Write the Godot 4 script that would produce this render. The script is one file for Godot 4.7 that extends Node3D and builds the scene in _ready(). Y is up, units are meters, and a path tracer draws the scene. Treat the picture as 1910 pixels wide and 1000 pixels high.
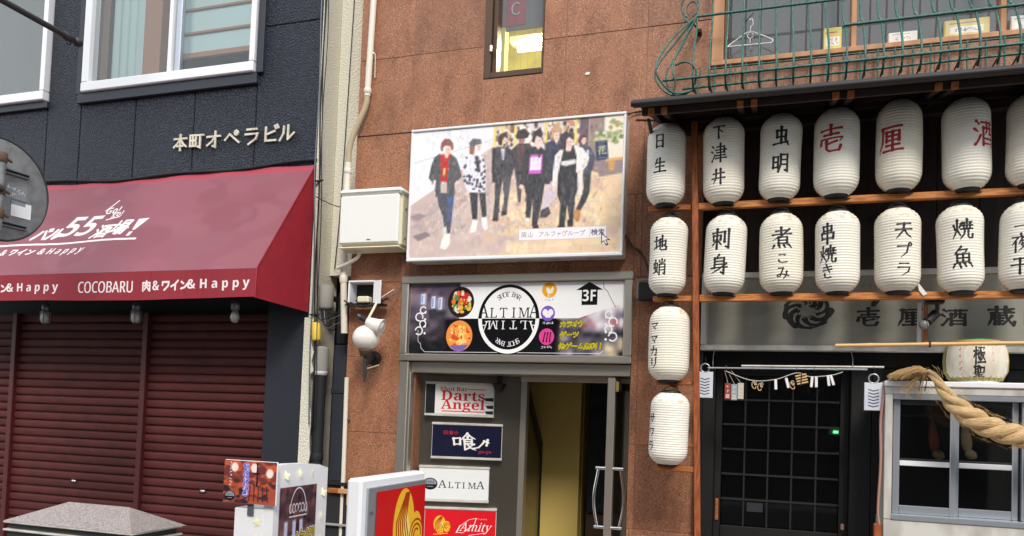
extends Node3D
# Street front with a dark shuttered shop, a granite entrance and a lantern-hung tavern. Metres, y up, granite wall on z = 0, the street towards +z.

var M := {}
var used := {}
var rng := RandomNumberGenerator.new()
var sans: SystemFont
var sans_bold: SystemFont
var serif: SystemFont
var serif_bold: SystemFont

func _ready():
	rng.seed = 7
	setup_view()
	setup_fonts()
	setup_materials()
	build_street()
	build_dark_building()
	build_granite_building()
	build_tavern()
	build_gap()
	build_signs()
	build_lanterns()
	build_tavern_details()
	build_foreground()
	build_far_side()

func setup_view():
	var cam = Camera3D.new()
	cam.name = "camera"
	add_child(cam)
	cam.projection = Camera3D.PROJECTION_FRUSTUM
	cam.near = 0.1
	cam.far = 200.0
	cam.size = 2.0 * 0.1 * 500.0 / 1450.0
	cam.frustum_offset = Vector2(0, 0.1 * 216.0 / 1450.0)
	cam.transform = Transform3D(Basis(Vector3(0.94963, 0.03694, -0.31118), Vector3(-0.02199, 0.99843, 0.05143), Vector3(0.31259, -0.04199, 0.94896)), Vector3(0, 1.57, 5.25))
	var env = Environment.new()
	env.background_mode = Environment.BG_SKY
	var sky = Sky.new()
	var sm = ProceduralSkyMaterial.new()
	sm.sky_top_color = Color(0.80, 0.83, 0.87)
	sm.sky_horizon_color = Color(0.90, 0.91, 0.92)
	sm.sky_curve = 0.2
	sm.ground_bottom_color = Color(0.30, 0.30, 0.30)
	sm.ground_horizon_color = Color(0.55, 0.55, 0.55)
	sm.sun_angle_max = 1.0
	sky.sky_material = sm
	env.sky = sky
	env.background_energy_multiplier = 1.25
	env.tonemap_mode = Environment.TONE_MAPPER_LINEAR
	env.tonemap_exposure = 1.75
	env.sdfgi_enabled = true
	env.ssao_enabled = true
	env.ssil_enabled = true
	var we = WorldEnvironment.new()
	we.name = "world"
	we.environment = env
	add_child(we)
	var sun = DirectionalLight3D.new()
	sun.name = "sun"
	sun.light_energy = 0.5
	sun.light_angular_distance = 16.0
	sun.light_color = Color(1.0, 0.97, 0.93)
	sun.shadow_enabled = true
	sun.look_at_from_position(Vector3(4.0, 9.0, 9.0), Vector3(0, 0, 0))
	add_child(sun)

func setup_fonts():
	sans = fnt("Droid Sans", 400)
	sans_bold = fnt("Droid Sans", 700)
	serif = fnt("Droid Serif", 400)
	serif_bold = fnt("Droid Serif", 700)

func fnt(called, weight):
	var f = SystemFont.new()
	f.font_names = PackedStringArray([called])
	f.font_weight = weight
	return f

# ---------------------------------------------------------------- scene helpers
func numbered(called: String) -> String:
	if not used.has(called):
		used[called] = 0
		return called
	used[called] += 1
	return "%s_%03d" % [called, used[called]]

func thing(called, label, category, at = Vector3.ZERO, turn = 0.0, group = ""):
	var o = Node3D.new()
	o.name = numbered(called)
	add_child(o)
	o.position = at
	o.rotation.y = turn
	tag(o, label, category, group)
	return o

func tag(o, label, category, group = ""):
	o.set_meta("label", label)
	o.set_meta("category", category)
	if group:
		o.set_meta("group", group)

func dup(src, label, at, turn = 0.0):
	var o = src.duplicate()
	o.name = numbered(str(src.name))
	add_child(o)
	o.position = at
	o.rotation.y = turn
	o.set_meta("label", label)
	return o

func part(parent, called, mesh, m, at = Vector3.ZERO, rot = Vector3.ZERO, scl = Vector3.ONE):
	var o = MeshInstance3D.new()
	o.name = called
	o.mesh = mesh
	o.material_override = m
	parent.add_child(o, true)
	o.position = at
	o.rotation = rot
	o.scale = scl
	return o

# a bevelled box by its two corners
func bx(parent, called, a: Vector3, b: Vector3, m, bev = 0.004):
	var s = (b - a).abs()
	return part(parent, called, cbox(s, bev), m, (a + b) * 0.5)

func structure(called, mesh, m, at = Vector3.ZERO):
	var o = part(self, numbered(called), mesh, m, at)
	o.set_meta("kind", "structure")
	o.set_meta("label", called.replace("_", " ") + " of the street in front of the shops")
	o.set_meta("category", called.replace("_", " "))
	return o

# ---------------------------------------------------------------- mesh helpers
var box_cache := {}

func tri(st, a, b, c, n):
	var k = (a - c).cross(a - b)
	var f = [a, b, c] if k.dot(n) > 0 else [a, c, b]
	for v in f:
		st.set_normal(n)
		st.add_vertex(v)

func quad(st, a, b, c, d, n):
	tri(st, a, b, c, n)
	tri(st, a, c, d, n)

func cbox(s: Vector3, bev: float) -> ArrayMesh:
	var key = "%.4f %.4f %.4f %.4f" % [s.x, s.y, s.z, bev]
	if box_cache.has(key):
		return box_cache[key]
	var b = minf(bev, 0.45 * minf(s.x, minf(s.y, s.z)))
	var h = s * 0.5
	var st = SurfaceTool.new()
	st.begin(Mesh.PRIMITIVE_TRIANGLES)
	var i = h - Vector3(b, b, b)
	for ax in 3:
		var u = (ax + 1) % 3
		var w = (ax + 2) % 3
		for sg in [-1.0, 1.0]:
			var n = Vector3.ZERO
			n[ax] = sg
			var p = []
			for q in [[-1, -1], [1, -1], [1, 1], [-1, 1]]:
				var v = Vector3.ZERO
				v[ax] = sg * h[ax]
				v[u] = q[0] * i[u]
				v[w] = q[1] * i[w]
				p.append(v)
			quad(st, p[0], p[1], p[2], p[3], n)
	for ax in 3:
		var u = (ax + 1) % 3
		var w = (ax + 2) % 3
		for q in [[-1, -1], [1, -1], [1, 1], [-1, 1]]:
			var n = Vector3.ZERO
			n[u] = q[0]
			n[w] = q[1]
			n = n.normalized()
			var p = []
			for r in [[-1, 0], [1, 0], [1, 1], [-1, 1]]:
				var v = Vector3.ZERO
				v[ax] = r[0] * i[ax]
				v[u] = q[0] * (h[u] if r[1] == 0 else i[u])
				v[w] = q[1] * (i[w] if r[1] == 0 else h[w])
				p.append(v)
			quad(st, p[0], p[1], p[2], p[3], n)
	for x in [-1, 1]:
		for y in [-1, 1]:
			for z in [-1, 1]:
				var sgn = Vector3(x, y, z)
				tri(st, sgn * Vector3(h.x, i.y, i.z), sgn * Vector3(i.x, h.y, i.z), sgn * Vector3(i.x, i.y, h.z), sgn.normalized())
	var m = st.commit()
	box_cache[key] = m
	return m

# a flat sheet facing +z with the print upright on it
func sheet(w: float, h: float) -> ArrayMesh:
	var st = SurfaceTool.new()
	st.begin(Mesh.PRIMITIVE_TRIANGLES)
	var c = [[-0.5, 0.5, 0, 0], [0.5, 0.5, 1, 0], [0.5, -0.5, 1, 1], [-0.5, -0.5, 0, 1]]
	for k in [0, 1, 2, 0, 2, 3]:
		st.set_normal(Vector3(0, 0, 1))
		st.set_uv(Vector2(c[k][2], c[k][3]))
		st.add_vertex(Vector3(c[k][0] * w, c[k][1] * h, 0))
	return st.commit()

func grid_mesh(pts: Array, uvs: Array) -> ArrayMesh:
	var rows = pts.size()
	var cols = pts[0].size()
	var st = SurfaceTool.new()
	st.begin(Mesh.PRIMITIVE_TRIANGLES)
	st.set_smooth_group(0)
	for r in rows:
		for c in cols:
			st.set_uv(uvs[r][c])
			st.add_vertex(pts[r][c])
	for r in rows - 1:
		for c in cols - 1:
			var a = r * cols + c
			for k in [a, a + 1, a + cols + 1, a, a + cols + 1, a + cols]:
				st.add_index(k)
	st.generate_normals()
	return st.commit()

func tube(pts: Array, rad, sides = 8, closed = false) -> ArrayMesh:
	var st = SurfaceTool.new()
	st.begin(Mesh.PRIMITIVE_TRIANGLES)
	var n = pts.size()
	var up = Vector3.ZERO
	var rings = []
	var along = 0.0
	for k in n:
		var t
		if closed:
			t = (pts[(k + 1) % n] - pts[(k + n - 1) % n]).normalized()
		else:
			t = (pts[mini(k + 1, n - 1)] - pts[maxi(k - 1, 0)]).normalized()
		if up == Vector3.ZERO:
			up = t.cross(Vector3(0, 1, 0) if absf(t.y) < 0.9 else Vector3(1, 0, 0)).normalized()
		else:
			up = (up - t * up.dot(t)).normalized()
		var side = t.cross(up)
		var r = rad[k] if rad is Array else rad
		var ring = []
		if k > 0:
			along += pts[k].distance_to(pts[k - 1])
		for j in sides + 1:
			var a = TAU * j / sides
			var d = up * cos(a) + side * sin(a)
			ring.append([pts[k] + d * r, d, Vector2(float(j) / sides, along)])
		rings.append(ring)
	var last = n if closed else n - 1
	for k in last:
		var q0 = rings[k]
		var q1 = rings[(k + 1) % n]
		for j in sides:
			for v in [q0[j], q1[j + 1], q0[j + 1], q0[j], q1[j], q1[j + 1]]:
				st.set_normal(v[1])
				st.set_uv(v[2])
				st.add_vertex(v[0])
	if not closed:
		for e in [0, n - 1]:
			var nn = (pts[0] - pts[1]).normalized() if e == 0 else (pts[n - 1] - pts[n - 2]).normalized()
			for j in sides:
				tri(st, pts[e], rings[e][j][0], rings[e][j + 1][0], nn)
	return st.commit()

# profile: array of Vector2(radius, height) from bottom to top
func lathe(prof: Array, seg = 24, wob = 0.0, wobs = 8) -> ArrayMesh:
	var st = SurfaceTool.new()
	st.begin(Mesh.PRIMITIVE_TRIANGLES)
	st.set_smooth_group(0)
	var y0 = prof[0].y
	var y1 = prof[prof.size() - 1].y
	for p in prof:
		for s in seg + 1:
			var a = TAU * s / seg
			var r = p.x * (1.0 + wob * cos(wobs * a))
			st.set_uv(Vector2(float(s) / seg, (y1 - p.y) / maxf(y1 - y0, 0.0001)))
			st.add_vertex(Vector3(-sin(a) * r, p.y, -cos(a) * r))
	var c = seg + 1
	for k in prof.size() - 1:
		for s in seg:
			var a = k * c + s
			for q in [a, a + c, a + c + 1, a, a + c + 1, a + 1]:
				st.add_index(q)
	st.generate_normals()
	return st.commit()

# a flat outline in x, y given thickness towards -z
func prism(poly: PackedVector2Array, depth: float) -> ArrayMesh:
	var st = SurfaceTool.new()
	st.begin(Mesh.PRIMITIVE_TRIANGLES)
	prism_into(st, poly, 0.0, depth)
	return st.commit()

func prism_into(st, poly: PackedVector2Array, front: float, depth: float):
	var t = Geometry2D.triangulate_polygon(poly)
	for k in range(0, t.size(), 3):
		var a = poly[t[k]]
		var b = poly[t[k + 1]]
		var c = poly[t[k + 2]]
		tri(st, Vector3(a.x, a.y, front), Vector3(b.x, b.y, front), Vector3(c.x, c.y, front), Vector3(0, 0, 1))
		tri(st, Vector3(a.x, a.y, front - depth), Vector3(b.x, b.y, front - depth), Vector3(c.x, c.y, front - depth), Vector3(0, 0, -1))
	var sgn = 1.0 if Geometry2D.is_polygon_clockwise(poly) else -1.0
	for k in poly.size():
		var a = poly[k]
		var b = poly[(k + 1) % poly.size()]
		var e = (b - a).normalized()
		var n = Vector3(-e.y, e.x, 0) * sgn
		quad(st, Vector3(a.x, a.y, front), Vector3(b.x, b.y, front), Vector3(b.x, b.y, front - depth), Vector3(a.x, a.y, front - depth), n)

func ell(cx, cy, rx, ry, n = 24) -> PackedVector2Array:
	var p = PackedVector2Array()
	for k in n:
		p.append(Vector2(cx + rx * cos(TAU * k / n), cy + ry * sin(TAU * k / n)))
	return p

func arc_pts(c: Vector3, u: Vector3, v: Vector3, a0: float, a1: float, n: int) -> Array:
	var p = []
	for k in n + 1:
		var a = lerpf(a0, a1, float(k) / n)
		p.append(c + u * cos(a) + v * sin(a))
	return p

func spline(ctrl: Array, per = 8) -> Array:
	var out = []
	var n = ctrl.size()
	for k in n - 1:
		var p0 = ctrl[maxi(k - 1, 0)]
		var p3 = ctrl[mini(k + 2, n - 1)]
		for j in per:
			out.append(ctrl[k].cubic_interpolate(ctrl[k + 1], p0, p3, float(j) / per))
	out.append(ctrl[n - 1])
	return out

# ---------------------------------------------------------------- materials
func noise(freq, kind = FastNoiseLite.TYPE_SIMPLEX_SMOOTH, oct = 4, sd = 1):
	var f = FastNoiseLite.new()
	f.noise_type = kind
	f.frequency = freq
	f.seed = sd
	f.fractal_octaves = oct
	if oct <= 1:
		f.fractal_type = FastNoiseLite.FRACTAL_NONE
	return f

func ntex(f, size, stops: Array, step = false):
	var t = NoiseTexture2D.new()
	t.width = size
	t.height = size
	t.seamless = true
	t.noise = f
	t.generate_mipmaps = false
	if stops.size():
		var g = Gradient.new()
		var offs = PackedFloat32Array()
		var cols = PackedColorArray()
		for s in stops:
			offs.append(s[0])
			cols.append(s[1])
		g.offsets = offs
		g.colors = cols
		if step:
			g.interpolation_mode = Gradient.GRADIENT_INTERPOLATE_CONSTANT
		t.color_ramp = g
	return t

func sm(c: Color, rough = 0.7, metal = 0.0):
	var m = StandardMaterial3D.new()
	m.albedo_color = c
	m.roughness = rough
	m.metallic = metal
	return m

func tri_tex(m, tex, scl):
	m.albedo_texture = tex
	m.uv1_triplanar = true
	m.uv1_world_triplanar = true
	m.uv1_scale = scl if scl is Vector3 else Vector3(scl, scl, scl)

func bump(m, tex, cm, scl = null):
	m.heightmap_enabled = true
	m.heightmap_texture = tex
	m.heightmap_scale = cm
	if scl != null:
		m.uv1_triplanar = true
		m.uv1_world_triplanar = true
		m.uv1_scale = Vector3(scl, scl, scl)

func wear(m, tex, scl: Vector3):
	m.detail_enabled = true
	m.detail_albedo = tex
	m.detail_blend_mode = BaseMaterial3D.BLEND_MODE_MUL
	m.detail_uv_layer = BaseMaterial3D.DETAIL_UV_2
	m.uv2_triplanar = true
	m.uv2_world_triplanar = true
	m.uv2_scale = scl

func c8(r, g, b) -> Color:
	return Color(r / 255.0, g / 255.0, b / 255.0)

func setup_materials():
	var W = Color.WHITE
	var streak = ntex(noise(0.008, FastNoiseLite.TYPE_SIMPLEX_SMOOTH, 5, 3), 512, [[0.0, Color(0.82, 0.80, 0.78)], [0.42, Color(0.93, 0.925, 0.92)], [0.6, W], [1.0, W]])
	var blotch = ntex(noise(0.012, FastNoiseLite.TYPE_SIMPLEX_SMOOTH, 5, 8), 512, [[0.0, Color(0.80, 0.78, 0.76)], [0.5, Color(0.95, 0.945, 0.94)], [1.0, W]])
	var grain = ntex(noise(0.05, FastNoiseLite.TYPE_SIMPLEX_SMOOTH, 5, 5), 512, [])
	# granite: grains of rust, pink and near-black
	for v in 3:
		var g = noise(0.2, FastNoiseLite.TYPE_CELLULAR, 1, 11 + v)
		g.cellular_return_type = FastNoiseLite.RETURN_CELL_VALUE
		g.cellular_jitter = 1.0
		var k = [1.0, 0.93, 1.06][v]
		var stops = [[0.0, c8(98, 70, 54)], [0.06, c8(144, 96, 68)], [0.3, c8(163, 108, 77)], [0.55, c8(172, 116, 84)], [0.8, c8(181, 126, 94)], [0.94, c8(200, 152, 122)]]
		for s in stops:
			s[1] = Color(s[1].r * k, s[1].g * k, s[1].b * k)
		var m = sm(W, 0.5)
		tri_tex(m, ntex(g, 768, stops, true), 1.35)
		m.uv1_offset = Vector3(0.31 * v, 0.17 * v, 0.0)
		wear(m, blotch, Vector3(0.9, 0.35, 0.9))
		M["granite%d" % v] = m
	# stucco of the dark shop
	var bumps = noise(0.045, FastNoiseLite.TYPE_SIMPLEX_SMOOTH, 3, 21)
	var btex = ntex(bumps, 768, [[0.0, Color.BLACK], [0.45, Color(0.15, 0.15, 0.15)], [0.62, W], [1.0, W]])
	M.stucco = sm(c8(62, 67, 82), 0.42)
	tri_tex(M.stucco, ntex(noise(0.02, FastNoiseLite.TYPE_SIMPLEX_SMOOTH, 5, 33), 512, [[0.0, Color(0.8, 0.8, 0.82)], [0.5, Color(0.95, 0.95, 0.95)], [1.0, W]]), 1.6)
	bump(M.stucco, btex, 9.0)
	M.dark_plain = sm(c8(46, 50, 60), 0.55)
	M.pilaster = sm(c8(36, 40, 48), 0.5)
	M.joint = sm(c8(24, 26, 30), 0.8)
	M.rust_joint = sm(c8(70, 42, 32), 0.9)
	M.cream_stucco = sm(c8(226, 223, 206), 0.8)
	bump(M.cream_stucco, btex, 0.35, 1.6)
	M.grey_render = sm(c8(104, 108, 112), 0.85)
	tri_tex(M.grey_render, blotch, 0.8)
	M.cream_paint = sm(c8(222, 216, 198), 0.55)
	tri_tex(M.cream_paint, streak, Vector3(2.0, 0.6, 2.0))
	M.cream_pipe = sm(c8(226, 220, 204), 0.4)
	M.old_pipe = sm(c8(176, 162, 130), 0.6)
	M.white_frame = sm(c8(236, 237, 240), 0.35)
	M.white_box = sm(c8(238, 238, 232), 0.45)
	M.ivory = sm(c8(226, 218, 190), 0.5)
	M.black = sm(c8(20, 20, 22), 0.5)
	M.black_soft = sm(c8(30, 30, 34), 0.75)
	M.grey_metal = sm(c8(120, 124, 130), 0.4, 0.6)
	M.dark_metal = sm(c8(58, 60, 62), 0.5, 0.4)
	M.sign_grey = sm(c8(138, 144, 148), 0.45, 0.3)
	tri_tex(M.sign_grey, blotch, 2.0)
	M.rusty = sm(c8(100, 80, 64), 0.8, 0.2)
	M.concrete = sm(c8(150, 148, 142), 0.9)
	M.steel = sm(c8(196, 190, 178), 0.38, 0.9)
	M.steel_dark_reflection = sm(c8(128, 121, 110), 0.3, 0.9)  # same steel, with the dark surroundings it mirrors put into its colour
	M.chrome = sm(c8(225, 225, 228), 0.16, 1.0)
	M.aluminium = sm(c8(186, 192, 200), 0.35, 0.7)
	M.alu_white = sm(c8(214, 212, 206), 0.45, 0.15)
	wear(M.alu_white, streak, Vector3(1.2, 0.5, 1.2))
	M.bronze = sm(c8(92, 72, 58), 0.4, 0.45)
	# roller shutter
	M.shutter = sm(c8(84, 26, 24), 0.72)
	tri_tex(M.shutter, streak, Vector3(0.8, 1.4, 0.8))
	M.shutter2 = sm(c8(78, 24, 23), 0.78)
	tri_tex(M.shutter2, streak, Vector3(0.6, 1.0, 0.6))
	M.shutter_rail = sm(c8(78, 25, 26), 0.5)
	# timber
	var wg = noise(0.02, FastNoiseLite.TYPE_SIMPLEX_SMOOTH, 5, 41)
	wg.domain_warp_enabled = true
	wg.domain_warp_amplitude = 20.0
	var wood_t = ntex(wg, 512, [[0.0, c8(142, 90, 46)], [0.45, c8(190, 124, 66)], [0.62, c8(206, 142, 82)], [1.0, c8(222, 166, 106)]])
	M.wood_v = sm(c8(200, 160, 140), 0.6)
	tri_tex(M.wood_v, wood_t, Vector3(6.0, 0.7, 6.0))
	M.wood_h = sm(c8(255, 238, 214), 0.55)
	tri_tex(M.wood_h, wood_t, Vector3(0.7, 6.0, 6.0))
	M.wood_pale = sm(c8(214, 190, 160), 0.7)
	tri_tex(M.wood_pale, wood_t, Vector3(0.7, 5.0, 5.0))
	M.wood_dark = sm(c8(58, 40, 34), 0.7)
	tri_tex(M.wood_dark, ntex(wg, 256, [[0.0, Color(0.6, 0.6, 0.6)], [1.0, W]]), Vector3(3.0, 0.6, 3.0))
	M.wood_black = sm(c8(17, 17, 19), 0.6)
	tri_tex(M.wood_black, ntex(wg, 256, [[0.0, Color(0.55, 0.55, 0.6)], [1.0, W]]), Vector3(5.0, 0.6, 5.0))
	M.window_wood = sm(c8(196, 142, 100), 0.55)
	M.room_wood = sm(c8(150, 108, 76), 0.55)
	M.bamboo = sm(c8(216, 172, 112), 0.45)
	M.green_paint = sm(c8(62, 112, 102), 0.45)
	wear(M.green_paint, ntex(noise(0.03, FastNoiseLite.TYPE_SIMPLEX_SMOOTH, 4, 61), 256, [[0.0, Color(0.45, 0.42, 0.4)], [0.4, Color(0.8, 0.84, 0.82)], [0.55, W], [1.0, W]]), Vector3(5, 3, 5))
	M.paper = sm(c8(236, 234, 226), 0.75)
	M.tile_dark = sm(c8(38, 36, 36), 0.6)
	M.yellow_wall = sm(c8(204, 202, 112), 0.8)
	M.stair_wall = sm(c8(206, 180, 102), 0.8)
	tri_tex(M.yellow_wall, blotch, 0.5)
	M.brown_floor = sm(c8(104, 84, 62), 0.7)
	M.curtain = sm(c8(176, 204, 204), 0.85)
	M.curtain_grey = sm(c8(104, 110, 106), 0.85)
	M.room = sm(c8(104, 104, 104), 0.9)
	M.room_dark = sm(c8(150, 136, 116), 0.9)
	M.glass = sm(Color(0.30, 0.36, 0.35, 0.07), 0.02)
	M.glass.transparency = BaseMaterial3D.TRANSPARENCY_ALPHA
	M.glass_dark = sm(Color(0.05, 0.055, 0.06, 0.4), 0.03)
	M.glass_dark.transparency = BaseMaterial3D.TRANSPARENCY_ALPHA
	M.milk_glass = sm(c8(244, 238, 230), 0.18)
	M.jar_glass = sm(Color(0.9, 0.9, 0.88, 0.35), 0.05)
	M.jar_grey = sm(c8(126, 124, 120), 0.2)
	M.jar_glass.transparency = BaseMaterial3D.TRANSPARENCY_ALPHA
	M.asphalt = sm(c8(66, 66, 68), 0.95)
	tri_tex(M.asphalt, ntex(noise(0.2, FastNoiseLite.TYPE_SIMPLEX, 3, 71), 512, [[0.0, Color(0.6, 0.6, 0.6)], [1.0, W]]), 2.0)
	M.paving = sm(c8(150, 144, 136), 0.9)
	tri_tex(M.paving, blotch, 1.2)
	M.speckle = sm(c8(184, 175, 171), 0.5, 0.2)
	var sp = noise(0.3, FastNoiseLite.TYPE_CELLULAR, 1, 77)
	sp.cellular_return_type = FastNoiseLite.RETURN_CELL_VALUE
	tri_tex(M.speckle, ntex(sp, 512, [[0.0, Color(0.62, 0.6, 0.6)], [0.2, Color(0.85, 0.83, 0.83)], [0.7, W]], true), 1.6)
	var rope_n = noise(0.03, FastNoiseLite.TYPE_SIMPLEX_SMOOTH, 4, 81)
	M.rope = sm(W, 0.85)
	M.rope.albedo_texture = ntex(rope_n, 512, [[0.0, c8(158, 122, 78)], [0.4, c8(206, 170, 118)], [0.62, c8(226, 194, 144)], [1.0, c8(242, 220, 178)]])
	M.rope.uv1_scale = Vector3(3.0, 0.9, 1.0)
	M.rope.heightmap_enabled = true
	M.rope.heightmap_texture = ntex(rope_n, 512, [])
	M.rope.heightmap_scale = 0.35
	M.straw = sm(c8(206, 172, 120), 0.85)
	M.straw_mat = sm(c8(176, 164, 104), 0.9)
	M.fish = sm(c8(176, 84, 44), 0.6)
	M.fish_pale = sm(c8(196, 180, 144), 0.7)
	M.string = sm(c8(196, 192, 182), 0.8)
	M.copper = sm(c8(176, 132, 120), 0.6)
	M.yellow = sm(c8(232, 196, 72), 0.5)
	M.blue = sm(c8(66, 86, 140), 0.5)
	M.red = sm(c8(214, 24, 34), 0.4)
	M.cable = sm(c8(26, 26, 28), 0.6)
	M.green_leaf = sm(c8(46, 138, 84), 0.6)

# printed picture on a smooth sheet
func printed(img: Image, rough = 0.35):
	var m = sm(Color.WHITE, rough)
	m.albedo_texture = ImageTexture.create_from_image(img)
	m.texture_repeat = false
	return m

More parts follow.
